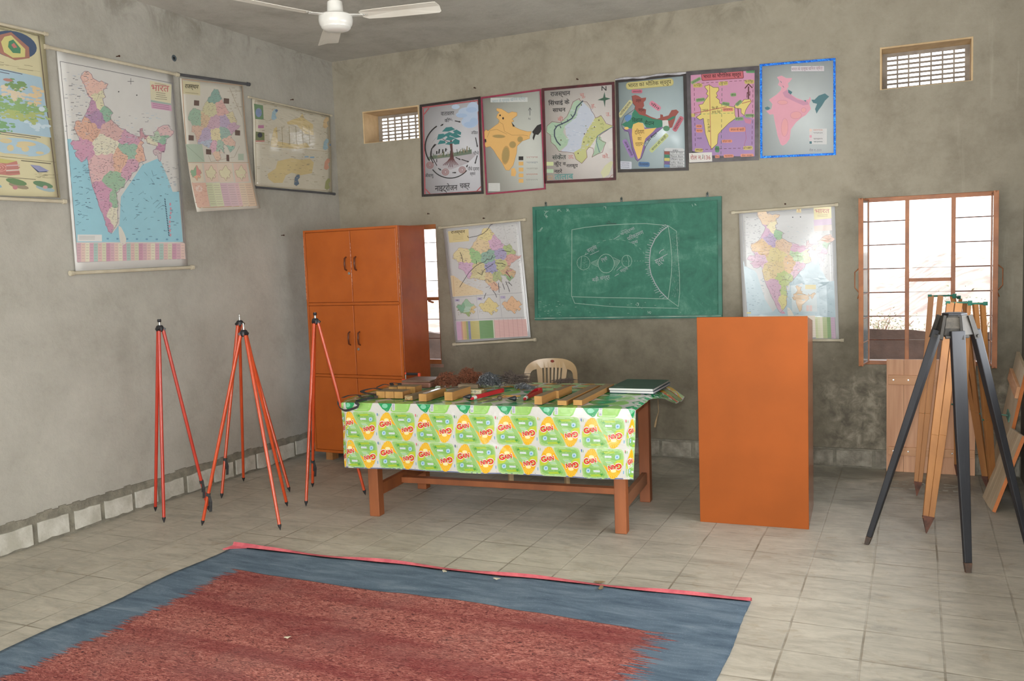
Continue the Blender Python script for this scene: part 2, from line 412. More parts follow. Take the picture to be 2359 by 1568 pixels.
# ------------------------------------------------------------------ room materials
def plaster(name, base, alt, damp=None, kind='plain'):
    t = NT(name); X = t.xyz()
    n1 = t.noise(1.1, 7, 0.62, dist=0.4); n2 = t.noise(5.5, 8, 0.7, vec=t.mapv((1, 1, 1), (3, 1, 7))); n3 = t.noise(26, 6, 0.7)
    f = t.math('ADD', t.math('MULTIPLY', n1, 0.55), t.math('ADD', t.math('MULTIPLY', n2, 0.33), t.math('MULTIPLY', n3, 0.12)))
    col = t.ramp(f, [(0.36, alt), (0.50, base), (0.66, [min(255, c + 13) for c in base])])
    if kind == 'back':
        wob = t.math('MULTIPLY', t.math('SUBTRACT', t.noise(1.8, 7, 0.65, vec=t.mapv((1, 1, 1), (9, 2, 4))), 0.5), 1.1)
        # height the damp has climbed to, higher beside the blackboard
        s1 = t.smooth(X[0], 1.7, 2.1); s2 = t.smooth(X[0], 3.7, 4.3)
        lim = t.math('ADD', 0.98, t.math('MULTIPLY', t.math('SUBTRACT', s1, s2), 0.38))
        d = t.math('SUBTRACT', t.math('ADD', lim, wob), X[2])
        dm = t.smooth(d, -0.28, 0.34)
        dark = t.ramp(n2, [(0.3, '615b4e'), (0.62, '797364')])
        col = t.mix(t.math('MULTIPLY', dm, 0.95), col, dark)
        # crumbling, mottled plaster low down to the right
        mot = t.ramp(t.noise(11, 5, 0.65, dist=0.5), [(0.36, '5f5a50'), (0.5, '7c7668'), (0.66, 'a29b8b')])
        mr = t.math('MULTIPLY', t.smooth(t.math('ADD', X[0], wob), 4.15, 4.6), t.smooth(t.math('ADD', X[2], t.math('MULTIPLY', wob, 0.4)), 0.86, 0.62))
        col = t.mix(t.math('MULTIPLY', mr, 0.85), col, mot)
        # pale runs near the right corner and flaked white specks
        rn = t.ramp(t.noise(5, 5, 0.6, vec=t.mapv((2.4, 1, 0.22))), [(0.58, 0.0), (0.70, 1.0)])
        col = t.mix(t.math('MULTIPLY', t.math('MULTIPLY', rn, t.smooth(X[0], 5.0, 5.5)), 0.35), col, 'c2bba9')
        sp = t.ramp(t.noise(30, 3, 0.5, vec=t.mapv((1, 1, 1), (2, 2, 2))), [(0.72, 0.0), (0.76, 1.0)])
        col = t.mix(t.math('MULTIPLY', sp, 0.3), col, 'b8b19f')
    if kind in ('back', 'left'):
        # soot and old seepage along the ceiling joint
        e = t.math('MULTIPLY', t.smooth(X[2], 3.25, 3.56), t.smooth(t.noise(2.6, 7, 0.7, dist=1.0), 0.46, 0.66))
        col = t.mix(t.math('MULTIPLY', e, 0.55), col, '6d675b')
        scr = t.ramp(t.noise(7, 2, 0.5, vec=t.mapv((1, 1, 1), (5, 5, 5)), dist=2.5), [(0.495, 0.0), (0.50, 1.0), (0.505, 0.0)])
        col = t.mix(t.math('MULTIPLY', scr, 0.14), col, '5f594e')
    t.bump(t.math('ADD', n2, t.math('MULTIPLY', n3, 0.7)), 0.35, 0.012)
    return t.done(col, 0.88, 0, 0.25)
m_back = plaster('plaster_back', (154, 147, 131), (130, 122, 107), kind='back')
m_left = plaster('plaster_left', (167, 164, 155), (150, 147, 137), kind='left')
m_ceil = plaster('plaster_ceiling', (184, 181, 173), (162, 158, 149))
m_tan = mk('tan_plaster_reveal', 'd2b78e', 'bfa37c', 9, 0.85, bump=0.3, bscale=30)

def wall_mesh(x0, x1, z0, z1, thick, holes):
    """wall in the local XZ plane, interior face at y=0, thickness to +y, with rectangular holes"""
    xs = sorted({x0, x1, *[h[0] for h in holes], *[h[1] for h in holes]}); zs = sorted({z0, z1, *[h[2] for h in holes], *[h[3] for h in holes]})
    b = MB()
    solid = lambda i, j: 0 <= i < len(xs) - 1 and 0 <= j < len(zs) - 1 and not any(h[0] <= (xs[i] + xs[i+1]) / 2 <= h[1] and h[2] <= (zs[j] + zs[j+1]) / 2 <= h[3] for h in holes)
    for i in range(len(xs) - 1):
        for j in range(len(zs) - 1):
            if not solid(i, j): continue
            a, c, d, e = xs[i], xs[i+1], zs[j], zs[j+1]
            b.add([(a, 0, d), (c, 0, d), (c, 0, e), (a, 0, e)], [(0, 1, 2, 3)]); b.add([(a, thick, d), (c, thick, d), (c, thick, e), (a, thick, e)], [(3, 2, 1, 0)])
            if not solid(i - 1, j): b.add([(a, 0, d), (a, 0, e), (a, thick, e), (a, thick, d)], [(0, 1, 2, 3)])
            if not solid(i + 1, j): b.add([(c, 0, d), (c, 0, e), (c, thick, e), (c, thick, d)], [(3, 2, 1, 0)])
            if not solid(i, j - 1): b.add([(a, 0, d), (c, 0, d), (c, thick, d), (a, thick, d)], [(3, 2, 1, 0)])
            if not solid(i, j + 1): b.add([(a, 0, e), (c, 0, e), (c, thick, e), (a, thick, e)], [(0, 1, 2, 3)])
    return b
T = 0.34; XR = 5.655; YF = -10.2; ZC = 3.555
W1 = (4.632, 5.487, 0.785, 2.015); W2 = (0.13, 1.03, 0.735, 2.005); V1 = (4.735, 5.335, 2.783, 3.083); V2 = (0.308, 0.908, 2.778, 3.07)
struct(wall_mesh(-0.3, XR + 0.3, 0, ZC, T, [W1, W2, V1, V2]).build('wall_back', m_back))
struct(MB().box(-0.3, 0, YF - 0.2, 0, 0, ZC).build('wall_left', m_left))
struct(MB().box(XR, XR + 0.3, YF - 0.2, 0, 0, ZC).build('wall_right', plaster('plaster_right', (140, 136, 126), (122, 118, 108))))
struct(MB().box(0, XR, YF - 0.2, YF, 0, ZC).build('wall_front', m_left))
struct(MB().box(-0.3, XR + 0.3, YF - 0.2, T, ZC, ZC + 0.2).build('ceiling', m_ceil))

# floor of square stone flags
t = NT('stone_flag_floor'); v = t.mapv((1, 1, 1), (0.11, 0.05, 0))
br = t.n('ShaderNodeTexBrick'); br.offset = 0.0; t.l(v, br.inputs['Vector'])
wv = t.n('ShaderNodeVectorMath', operation='ADD'); nz = t.n('ShaderNodeTexNoise'); t.l(v, nz.inputs['Vector']); nz.inputs['Scale'].default_value = 3.0
sb = t.n('ShaderNodeVectorMath', operation='SCALE'); sb.inputs['Scale'].default_value = 0.009; t.l(nz.outputs['Color'], sb.inputs[0]); t.l(v, wv.inputs[0]); t.l(sb.outputs[0], wv.inputs[1]); t.l(wv.outputs[0], br.inputs['Vector'])
for k, q in (('Scale', 1.0), ('Mortar Size', 0.006), ('Mortar Smooth', 0.6), ('Brick Width', 0.306), ('Row Height', 0.306), ('Bias', 0.0)): br.inputs[k].default_value = q
br.inputs['Color1'].default_value = (0.55, 0.55, 0.55, 1); br.inputs['Color2'].default_value = (0.95, 0.95, 0.95, 1); br.inputs['Mortar'].default_value = (0.5, 0.5, 0.5, 1)
joint = br.outputs['Fac']
a1 = t.noise(4.5, 8, 0.7, vec=t.mapv((0.7, 2.6, 1)), dist=1.2); a2 = t.noise(1.3, 5, 0.6); a3 = t.noise(11, 7, 0.75, vec=t.mapv((0.55, 1.8, 1)), dist=1.8)
base = t.ramp(t.math('ADD', t.math('MULTIPLY', a1, 0.5), t.math('ADD', t.math('MULTIPLY', a2, 0.2), t.math('MULTIPLY', a3, 0.3))), [(0.34, '87847b'), (0.46, 'a9a497'), (0.60, 'c1bbad')])
base = t.mix(0.16, base, br.outputs['Color'], 'MULTIPLY')
base = t.mix(t.math('MULTIPLY', t.ramp(t.noise(6, 6, 0.7, dist=1.5), [(0.56, 0.0), (0.72, 1.0)]), 0.4), base, '8e7a5c')
X = t.xyz()
near = t.math('MULTIPLY', t.smooth(X[1], -2.2, -0.3), t.smooth(t.noise(2.4, 6, 0.65, dist=0.8), 0.32, 0.66))
base = t.mix(t.math('MULTIPLY', near, 0.7), base, '66655c')
base = t.mix(t.math('MULTIPLY', joint, t.smooth(t.noise(2.3, 4, 0.6), 0.40, 0.75)), base, '716857')
t.bump(t.math('SUBTRACT', t.math('MULTIPLY', a3, 0.4), joint), 0.35, 0.006)
m_floor = t.done(base, t.ramp(a1, [(0.3, 0.42), (0.7, 0.62)]), 0, 0.35)
struct(MB().box(-0.3, XR + 0.3, YF - 0.2, T, -0.15, 0).build('floor', m_floor))

# rows of stone blocks along the foot of the walls
m_mortar = mk('mortar', '8b8779', '6f6b60', 14, 0.95, bump=0.8, bscale=40, bdist=0.01)
m_block = mk('whitewashed_block', 'c6c4bb', 'a9a69a', 9, 0.9, bump=0.6, bscale=55, bdist=0.006)
m_blockb = mk('grey_block', '9c978a', '6b665b', 10, 0.92, bump=0.9, bscale=45, bdist=0.01)
def block(b, x0, x1, z0, z1, y0, y1, r):
    """slightly irregular stone face between y0 (wall) and y1 (room side), in XZ"""
    n = 5; top = [(x0 + (x1 - x0) * k / n, z1 - r.uniform(0, 0.007)) for k in range(n + 1)]; bot = [(x1 - (x1 - x0) * k / n, z0 + r.uniform(0, 0.012)) for k in range(n + 1)]
    poly = top + bot; k = len(poly)
    tr = tessellate_polygon([[Vector((x, z, 0)) for x, z in poly]])
    b.add([(x, y0, z) for x, z in poly] + [(x, y1, z) for x, z in poly], [tuple(i + k for i in q) for q in tr] + [(i, (i + 1) % k, (i + 1) % k + k, i + k) for i in range(k)])
r = random.Random(3)
RZ = Matrix.Rotation(math.radians(90), 4, 'Z')
b = MB(); b.box(YF, -0.02, -0.012, 0.0, 0.0, 0.175)
for k in range(140):     # ragged upper edge of the mortar
    x = -7.2 + k * 0.052; b.box(x, x + 0.052, -0.0108 - 0.0008 * (k % 2), 0, 0.1752, 0.184 + r.uniform(0, 0.014) + 0.006 * math.sin(k * 0.6))
b.cur = 1
cuts = [-3.90, -3.68, -3.447, -3.43, -3.188, -3.159, -2.939, -2.918, -2.676, -2.66, -2.448, -2.411, -2.191, -2.161, -1.905, -1.88, -1.663, -1.64, -1.402, -1.386, -0.897, -0.885, -0.66, -0.64, -0.36, -0.34, -0.05]
pairs = [(-3.90, -3.70), (-3.68, -3.447), (-3.425, -3.19), (-3.158, -2.94), (-2.917, -2.68), (-2.657, -2.45), (-2.41, -2.195), (-2.16, -1.91), (-1.88, -1.665), (-1.64, -1.405), (-1.383, -1.16), (-1.135, -0.9), (-0.88, -0.66), (-0.635, -0.36), (-0.335, -0.05)]
pairs += [(-3.90 - 0.25 * (k + 1), -3.92 - 0.25 * k) for k in range(24)]
for a, c in pairs: block(b, a + r.uniform(0, .012), c - r.uniform(0, .012), 0.006 + r.uniform(0, .012), 0.142, -0.012, -0.024, r)
b.v = [(-y, x, z) for x, y, z in b.v]
struct(b.build('baseboard_left', [m_mortar, m_block]))
b = MB(); b.box(0.0, XR, -0.02, 0.0, 0.0, 0.145); b.cur = 1
x = 0.03
while x < XR - 0.1:
    w = r.uniform(0.24, 0.33); block(b, x, min(x + w, XR - 0.01), 0.008, 0.135, -0.02, -0.032, r); x += w + r.uniform(0.018, 0.04)
struct(b.build('baseboard_back', [m_blockb if False else m_mortar, m_blockb]))

# ------------------------------------------------------------------ windows
m_frame = mk('orange_brown_window_paint', 'ac6c3e', '8c5531', 8, 0.5, bump=0.3, bscale=30)
m_rod = mk('rusted_rod', '7a4a35', '4a332b', 20, 0.7)
m_rod_hazed = mk('glare_paled_rod', 'a39a92', None, 1, 0.6)  # centre grille rods: glare through the glass put into a paler colour
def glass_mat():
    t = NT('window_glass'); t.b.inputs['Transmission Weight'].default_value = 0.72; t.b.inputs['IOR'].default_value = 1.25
    return t.done('c4d8dc', 0.08)  # pale milky colour puts the reflected sky into the pane
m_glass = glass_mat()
m_lattice = mk('cement_lattice', 'a0968a', '8a8076', 14, 0.9, bump=0.4)

def window(name, x0, x1, z0, z1, sashes, latch=False, fw=0.03):
    w = struct(bpy.data.objects.new(name, None)); COL.objects.link(w); w.location = ((x0 + x1) / 2, 0.0, z0); xm = (x0 + x1) / 2
    L = Matrix.Translation((-xm, 0, -z0)); H = z1 - z0; y0, y1 = 0.0, 0.055
    b = MB(); fs = fw if sashes else 0.006
    for q in ((x0, x1, z1 - fw, z1), (x0, x1, z0, z0 + fw), (x0, x0 + fw, z0 + fw, z1 - fw), (x1 - fs, x1, z0 + fw, z1 - fw)): b.box(q[0], q[1], y0, y1, q[2], q[3], L)
    b.build('window_frame', m_frame, w, bevel=0.003)
    c1, c2 = x0 + (x1 - x0) * 0.335, x0 + (x1 - x0) * 0.688
    for c in (c1, c2): MB().box(c - 0.014, c + 0.014, 0.0, 0.04, z0 + fw, z1 - fw, L).build('mullion', m_frame, w, bevel=0.002)
    zt = 1.407 if sashes else 1.335
    MB().box(c1 + 0.014, c2 - 0.014, 0.005, 0.035, zt - 0.012, zt + 0.012, L).build('transom', m_frame, w, bevel=0.002)
    if not sashes: MB().box(c2 + 0.014, x1 - 0.006, 0.005, 0.035, zt - 0.012, zt + 0.012, L).build('transom', m_frame, w, bevel=0.002)
    for z in (1.842, 1.669, 1.494, 1.318, 1.142, 0.967):
        if not sashes: MB().tube([(x0 + fw - 0.01 - xm, 0.06, z - z0), (x1 - 0.006 - xm, 0.06, z - z0)], 0.0035, 6).build('grille_rod', m_rod, w); continue
        for p, q, rr_, mm_ in ((x0 + fw - 0.01, c1, 0.0045, m_rod), (c1, c2, 0.0016, m_rod_hazed), (c2, x1 - 0.006, 0.0045, m_rod)): MB().tube([(p - xm, 0.045, z - z0), (q - xm, 0.045, z - z0)], rr_, 6).build('grille_rod', mm_, w)
    # steel sashes swung into the room, glazed, with bent-wire pulls
    for side, ang in sashes:
        hx = x0 + fw * 0.8 if side < 0 else x1 - fw * 0.8; sw = 0.268; zz0, zz1 = z0 + 0.018, z1 - 0.012
        Mx = L @ Matrix.Translation((hx, -0.004, 0)) @ Matrix.Rotation(math.radians(-ang if side < 0 else 180 + ang), 4, 'Z')
        f = MB()
        for q in ((0, sw, zz1 - 0.012, zz1), (0, sw, zz0, zz0 + 0.012), (0, 0.012, zz0, zz1)): f.box(q[0], q[1], -0.006, 0.006, q[2], q[3], Mx)
        f.box(sw - 0.012, sw, -0.016, 0.016, zz0, zz1, Mx)
        for z in (1.842, 1.669, 1.494, 1.318, 1.142, 0.967): f.box(0.012, sw - 0.012, -0.004, 0.004, z - 0.003, z + 0.003, Mx)
        s = f.build('sash', m_frame, w, bevel=0.001)
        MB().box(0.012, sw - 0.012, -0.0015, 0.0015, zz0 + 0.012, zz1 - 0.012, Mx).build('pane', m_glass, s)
        sg = -1 if side < 0 else 1
        a = [Mx @ Vector(p) for p in ((sw - 0.015, side * 0.012 * -1 * -1, 1.51), (sw - 0.02, 0.045 * (-1 if side < 0 else 1), 1.48), (sw - 0.02, 0.045 * (-1 if side < 0 else 1), 1.37), (sw - 0.015, 0.012 * (-1 if side < 0 else 1), 1.33), (sw - 0.015, 0.025 * (-1 if side < 0 else 1), 1.29))]
        MB().tube(a, 0.004, 6).build('handle', m_frame, s, smooth=60)
    if latch: MB().beam(L @ Vector((x1 - 0.10, -0.01, zt - 0.02)), L @ Vector((x1 - 0.045, -0.03, zt - 0.035)), 0.02, 0.012).build('latch', m_frame, w)
    return w
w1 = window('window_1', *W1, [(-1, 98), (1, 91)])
w2 = window('window_2', *W2, [], latch=True, fw=0.042)
MB().box(-0.47, 0.47, -0.004, 0.02, -0.03, -0.001).build('window_sill', mk('pinkish_sill', 'a98a7c', '8c7468', 10), w2)

def vent(name, V, y):
    x0, x1, z0, z1 = V; o = struct(bpy.data.objects.new(name, None)); COL.objects.link(o); o.location = (x0, 0, z0)
    W, H = x1 - x0, z1 - z0; b = MB(); tk = 0.012    # lining of the opening
    for q in ((0.0005, tk, 0, H), (W - tk, W - 0.0005, 0, H), (tk, W - tk, H - tk, H - 0.0005), (tk, W - tk, 0.0005, 0.004)): b.box(q[0], q[1], 0.001, y - 0.001, q[2], q[3])
    b.build('opening_lining', m_tan, o)
    nx, nz = 7, 7; m0, mz0, mz1 = 0.038, 0.034, 0.030; cw = (W - 2 * m0) / nx; ch = (H - mz0 - mz1) / nz
    holes = [(m0 + i * cw + 0.0055, m0 + (i + 1) * cw - 0.0055, mz0 + j * ch + 0.0060, mz0 + (j + 1) * ch - 0.0060) for i in range(nx) for j in range(nz)]
    g = wall_mesh(0.012, W - 0.012, 0.004, H - 0.012, 0.018, holes); g.v = [(a, q + y, c) for a, q, c in g.v]
    g.build('cement_lattice', m_lattice, o)
vent('window_3', V1, 0.20); vent('window_4', V2, 0.25)

# ------------------------------------------------------------------ outside
def terrain():
    b = MB(); nx, ny = 60, 60; r = random.Random(5)
    for j in range(ny + 1):
        for i in range(nx + 1):
            x = -22 + 50 * i / nx; y = 0.40 + 40 * (j / ny) ** 1.5
            hl = min(1, max(0, (x - 3.9) / 2.4)); hl = hl * hl * (3 - 2 * hl); z = -0.25 + (0.25 + 1.15 * hl) * min(1, max(0, y - 4) / 7) + 0.10 * math.sin(x * 1.3 + y) * min(1, y / 4) + 0.22 * math.sin(x * 0.4 - y * 0.5) * min(1, y / 8) + r.uniform(-.04, .04) * min(1, y / 3)
            b.v.append((x, y, z))
    for j in range(ny):
        for i in range(nx): a = j * (nx + 1) + i; b.f.append((a, a + 1, a + nx + 2, a + nx + 1)); b.mi.append(0)
    return b
struct(terrain().build('ground_outside', mk('dry_stony_ground', '8f7767', 'c0a793', 2.4, 0.95, bump=0.4, bscale=5, bdist=0.06, detail=8), smooth=180))
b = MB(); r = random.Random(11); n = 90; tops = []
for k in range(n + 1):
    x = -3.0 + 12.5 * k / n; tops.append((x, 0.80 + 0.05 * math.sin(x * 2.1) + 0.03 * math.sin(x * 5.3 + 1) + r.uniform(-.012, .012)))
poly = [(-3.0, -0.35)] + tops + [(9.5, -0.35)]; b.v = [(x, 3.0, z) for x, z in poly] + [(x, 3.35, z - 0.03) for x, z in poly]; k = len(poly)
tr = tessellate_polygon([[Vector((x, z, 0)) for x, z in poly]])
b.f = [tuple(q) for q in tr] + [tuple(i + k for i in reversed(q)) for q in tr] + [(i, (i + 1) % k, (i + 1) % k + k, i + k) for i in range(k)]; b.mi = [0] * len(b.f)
tag(b.build('mud_wall', mk('shade_darkened_mud', '56443a', '40332a', 4, 0.95, bump=0.7, bscale=12, bdist=0.02)), 'low brown mud boundary wall with an uneven top outside the windows', 'wall')  # mud colour made darker to carry the shade on this wall
m_leaf = mk('dry_leaves', '6f7350', '8a7e62', 4, 0.8); m_twig = mk('twig_bark', '7c6048', None, 1, 0.9)
def shrub(loc, h, label, seed):
    r = random.Random(seed); o = thing('shrub', label, 'shrub', loc, 0, 'shrubs on the slope outside')
    tw = MB(); lf = MB()
    for k in range(16):
        a = r.uniform(0, 6.28); sp = r.uniform(0.2, 0.75) * h; tip = Vector((math.cos(a) * sp, math.sin(a) * sp, h * r.uniform(0.6, 1.0)))
        mid = tip * 0.5 + Vector((r.uniform(-.1, .1), r.uniform(-.1, .1), 0.12 * h)); tw.tube([(0, 0, -0.05), mid, tip], [0.018, 0.011, 0.004], 5)
        for q in range(90):
            s = r.uniform(0.25, 1.05); p = mid * (2 * s) if s < 0.5 else mid + (tip - mid) * (2 * s - 1); p = p + Vector((r.gauss(0, .09), r.gauss(0, .09), r.gauss(0, .08))) * h
            d = Vector((r.gauss(0, 1), r.gauss(0, 1), r.gauss(0, .6))).normalized(); w = d.orthogonal().normalized(); L = r.uniform(.025, .05)
            lf.add([p, p + d * L * .5 + w * L * .25, p + d * L, p + d * L * .5 - w * L * .25], [(0, 1, 2, 3)])
    tw.build('stem', m_twig, o); lf.build('foliage', m_leaf, o)
shrub((5.9, 5.6, -0.12), 1.25, 'pale dry shrub outside the right side of the large window', 1)
shrub((7.2, 7.4, 0.0), 1.3, 'larger dry shrub farther up the slope beyond the right window bay', 2)
shrub((4.55, 6.2, -0.15), 0.95, 'small dry shrub outside the left bay of the large window', 3)
# ------------------------------------------------------------------ posters and maps
m_print = print_mat('poster_print', 0.55, 0.05)
m_shiny = print_mat('laminated_print', 0.26, 0.05, 0.12, 5.0, spec=0.45)
m_wrink = print_mat('wrinkled_laminate', 0.12, 0.06, 0.9, 7.0, coat=1.0, stretch=(1, 0.5, 2.0), sat=0.7)
m_wrink.node_tree.nodes['Bump'].inputs['Distance'].default_value = 0.018
m_map = print_mat('map_print', 0.55, 0.05, sat=0.68); m_map_shiny = print_mat('laminated_map', 0.24, 0.05, 0.12, 5.0, sat=0.7)
m_tape_black = mk('black_tape', '2b2625', '3a3433', 12, 0.3)
m_tape_maroon = mk('maroon_tape', '5e2a30', '3d2226', 10, 0.3)
m_tape_pink = mk('crimson_tape', '9b3a50', '84304a', 10, 0.35)
m_tape_grey = mk('grey_film_edge', '5a5558', '454044', 10, 0.25)
def foil_mat():
    t = NT('blue_foil_tape'); n = t.ramp(t.noise(70, 3, 0.8), [(0.35, '0a4fb8'), (0.52, '1277e6'), (0.68, '49b6ff')])
    t.bump(t.noise(90, 2), 0.8, 0.01); return t.done(n, 0.25, 0.35)
m_foil = foil_mat()
m_rodcream = mk('cream_plastic_rod', 'c9c1ac', 'b7ad97', 8, 0.45)
m_roddark = mk('dark_grey_rod', '55565a', '48484c', 8, 0.5)
m_nail = mk('rusty_nail', '5a3a2c', '3e2b23', 30, 0.7, metal=0.4)
def board_quad(c, n, off=0.0):
    """c = TL,TR,BR,BL world corners; returns S(u,v,h) on that sheet, n = outward normal"""
    c = [Vector(p) for p in c]; n = Vector(n).normalized()
    def S(u, v, h):
        f = off(u, v) if callable(off) else off
        return (c[0] * (1 - u) + c[1] * u) * (1 - v) + (c[3] * (1 - u) + c[2] * u) * v + n * (f + h)
    return S
def localise(o, root):
    """root placed in the world, children authored in world coordinates"""
    o.parent = root; o.matrix_parent_inverse = Matrix.Identity(4)
    M = Matrix.Translation(-Vector(root.location)); o.data.transform(M)
def edge_frame(name, root, corners, n, w, mat, th=0.007, sides='TRBL', inset=0.0):
    """taped border around a sheet"""
    c = [Vector(p) for p in corners]; n = Vector(n); b = MB(); mid = sum(c, Vector()) / 4
    for i, k in enumerate('TRBL'):
        if k not in sides: continue
        a, d = c[i], c[(i + 1) % 4]; e = (d - a).normalized(); inn = n.cross(e)
        if inn.dot(mid - a) < 0: inn = -inn
        ww = w if not isinstance(w, dict) else w[k]
        a2 = a + inn * ww / 2; d2 = d + inn * ww / 2
        if k in 'RL': a2 = a2 + e * ww; d2 = d2 - e * ww
        b.beam(a2 + n * (0.004 + th / 2), d2 + n * (0.004 + th / 2), ww, th, face=n)
    o = b.build(name, mat); localise(o, root); return o

NB = (0, -1, 0); NL = (1, 0, 0)
K = '2a2626'
def poster(label, rect, drawc, fn, frame_w, frame_mat, base, mat=m_print, extra=None, off=0.006):
    """rect: TL,TR,BR,BL as (x,z) on the back wall"""
    W = [(x, 0, z) for x, z in rect]; cx = sum(p[0] for p in W) / 4; zb = min(p[2] for p in W)
    root = thing('poster', label, 'poster', (cx, -0.004, zb), 0, 'hand-made posters in a row high on the back wall')
    a = Art(drawc); fn(a); o = a.build('drawing_sheet', mat, board_quad(W, NB, off), None, (base, (0, 0, 1, 1)), (2, 2)); localise(o, root)
    if frame_w: edge_frame('border', root, W, NB, frame_w, frame_mat)
    if extra: extra(root, W)
    return root

def art_nitrogen(a):
    red = 'a8343c'
    for p, q in (((160, 548), (700, 488)), ((700, 488), (748, 1400)), ((748, 1400), (165, 1430)), ((165, 1430), (168, 560))): a.stroke([p, q], 13, red, 1)
    for p, q in (((175, 610), (222, 552)), ((650, 488), (705, 552)), ((690, 1405), (745, 1345)), ((165, 1360), (215, 1420))): a.stroke([p, q], 11, red, 1)
    for cx, cy, rx, ry in ((600, 590, 95, 40), (560, 620, 80, 30), (650, 560, 60, 60), (620, 690, 85, 60), (640, 640, 60, 60), (480, 545, 40, 22)): a.ell(cx, cy, rx, ry, 'a9bfdc', 1)
    for cx, cy, rx, ry in ((635, 575, 55, 26), (540, 628, 55, 20), (620, 715, 60, 28), (660, 690, 40, 40)): a.ell(cx, cy, rx, ry, '97b4da', 2)
    a.poly([(200, 1060), (330, 1035), (470, 1015), (640, 975), (645, 1000), (690, 1010), (600, 1100), (430, 1165), (330, 1150), (280, 1110)], 'b5aeb4', 1)
    a.poly([(195, 1040), (230, 1020), (380, 1010), (470, 990), (640, 960), (640, 1005), (470, 1030), (330, 1045), (200, 1060)], '6c7c68', 2)
    rr = random.Random(2)
    for k in range(34):
        x = rr.uniform(200, 640); y = 1052 - (x - 200) * 0.16; a.stroke([(x, y), (x + rr.uniform(-8, 8), y - rr.uniform(20, 50))], 6, rr.choice(['4f6a4a', '3b4f3a', '8a8060']), 3)
    a.stroke([(545, 960), (560, 985)], 10, '8d7f5e', 3); a.stroke([(595, 930), (590, 980)], 10, '8d7f5e', 3)
    g = '1f7f80'
    for pts in ([(345, 780), (385, 740), (440, 735), (475, 760), (410, 780)], [(450, 775), (490, 762), (535, 790), (530, 815), (480, 800)], [(365, 810), (420, 785), (455, 800), (400, 835)],
                [(295, 860), (310, 805), (360, 800), (385, 825), (340, 850)], [(425, 820), (470, 790), (535, 835), (485, 845)], [(375, 860), (410, 825), (480, 845), (430, 870)],
                [(300, 905), (325, 865), (375, 870), (380, 895), (340, 900)], [(375, 905), (410, 880), (460, 890), (440, 915)], [(440, 885), (475, 850), (520, 870), (515, 905), (470, 910)]): a.poly(pts, g, 4)
    a.poly([(420, 900), (447, 900), (452, 1000), (462, 1045), (420, 1045), (430, 980)], '5e3330', 4)
    for p in ((440, 860), (405, 790), (475, 870), (350, 850), (430, 830)): a.stroke([(435, 905), p], 5, '4b2c2b', 3)
    for k in range(9):
        x = 352 + k * 19; a.stroke([(440 + (k - 4) * 3, 1040), (440 + (x - 440) * 0.5, 1080), (x, 1118 + (22 if k in (3, 4, 5) else 0))], 6, '6b3434', 4)
    def arc(cx, cy, rx, ry, a0, a1, w): a.ring(cx, cy, rx, ry, w, K, 4, 14, a0, a1)
    arc(440, 935, 262, 250, 148, 236, 12); arc(440, 965, 212, 180, 205, 238, 1); arc(420, 1010, 190, 165, 150, 220, 9)
    a.stroke([(235, 1015), (290, 1120)], 8, K, 4); a.stroke([(285, 905), (240, 950), (235, 1015)], 9, K, 4)
    arc(425, 1040, 215, 215, 40, 145, 10)
    def arrow(p, q, w=9, h=16):
        a.stroke([p, q], w, K, 5); d = Vector((q[0] - p[0], q[1] - p[1])).normalized(); e = Vector(q)
        a.poly([tuple(e + d * h * .8), tuple(e - d * h * .4 + Vector((-d.y, d.x)) * h * .6), tuple(e - d * h * .4 - Vector((-d.y, d.x)) * h * .6)], K, 5)
    arrow((475, 678), (520, 688)); arrow((335, 722), (352, 712)); arrow((680, 845), (698, 930)); arrow((698, 1025), (678, 1100)); arrow((305, 1150), (325, 1165)); arrow((448, 1198), (475, 1198))
    arrow((480, 1040), (520, 1060)); arrow((540, 1062), (605, 1085)); arrow((600, 1120), (592, 1135))
    for p, q in (((318, 955), (312, 995)), ((352, 958), (350, 990)), ((382, 948), (380, 975)), ((292, 975), (292, 1000))): a.stroke([p, q], 12, K, 5)
    a.stroke([(375, 958), (395, 958)], 6, K, 5); a.stroke([(290, 1055), (290, 1085)], 7, K, 5)
    for cx, cy in ((222, 1115), (375, 1190), (545, 1170)):
        for q in (34, 23, 12): a.ring(cx, cy, q, q, 6, '9a5a55', 4, 12)
    a.text('वातावरण', 402, 608, 40, K, 5, -0.04, wid=130); a.text('की', 395, 668, 34, K, 5, wid=44); a.text('N', 428, 662, 26, K, 5, wid=20); a.text('2', 447, 672, 14, K, 5, wid=9)
    a.text('तडित', 668, 792, 28, K, 5, wid=66); a.text('पौधे', 684, 995, 30, K, 5, wid=60); a.text('पौधे द्वारा', 660, 1162, 36, K, 5, wid=118); a.text('क्षय', 652, 1220, 34, K, 5, wid=56)
    a.text('जीवाणु', 212, 1225, 34, K, 5, wid=84); a.text('नाइट्रोजन', 382, 1362, 62, K, 5, -0.03, wid=228, bold=0.008); a.text('चक्र', 572, 1350, 58, K, 5, -0.03, wid=104, bold=0.008)
P1 = [(0.925, 3.068), (1.528, 3.078), (1.525, 2.243), (0.905, 2.255)]
def tape_on_top(root, W): pass
poster('white poster with a green tree, roots and a circle of arrows, leftmost in the row', P1, [(137, 522), (722, 452), (768, 1430), (135, 1452)], art_nitrogen, 0.021, m_tape_black, 'c6c6cc')

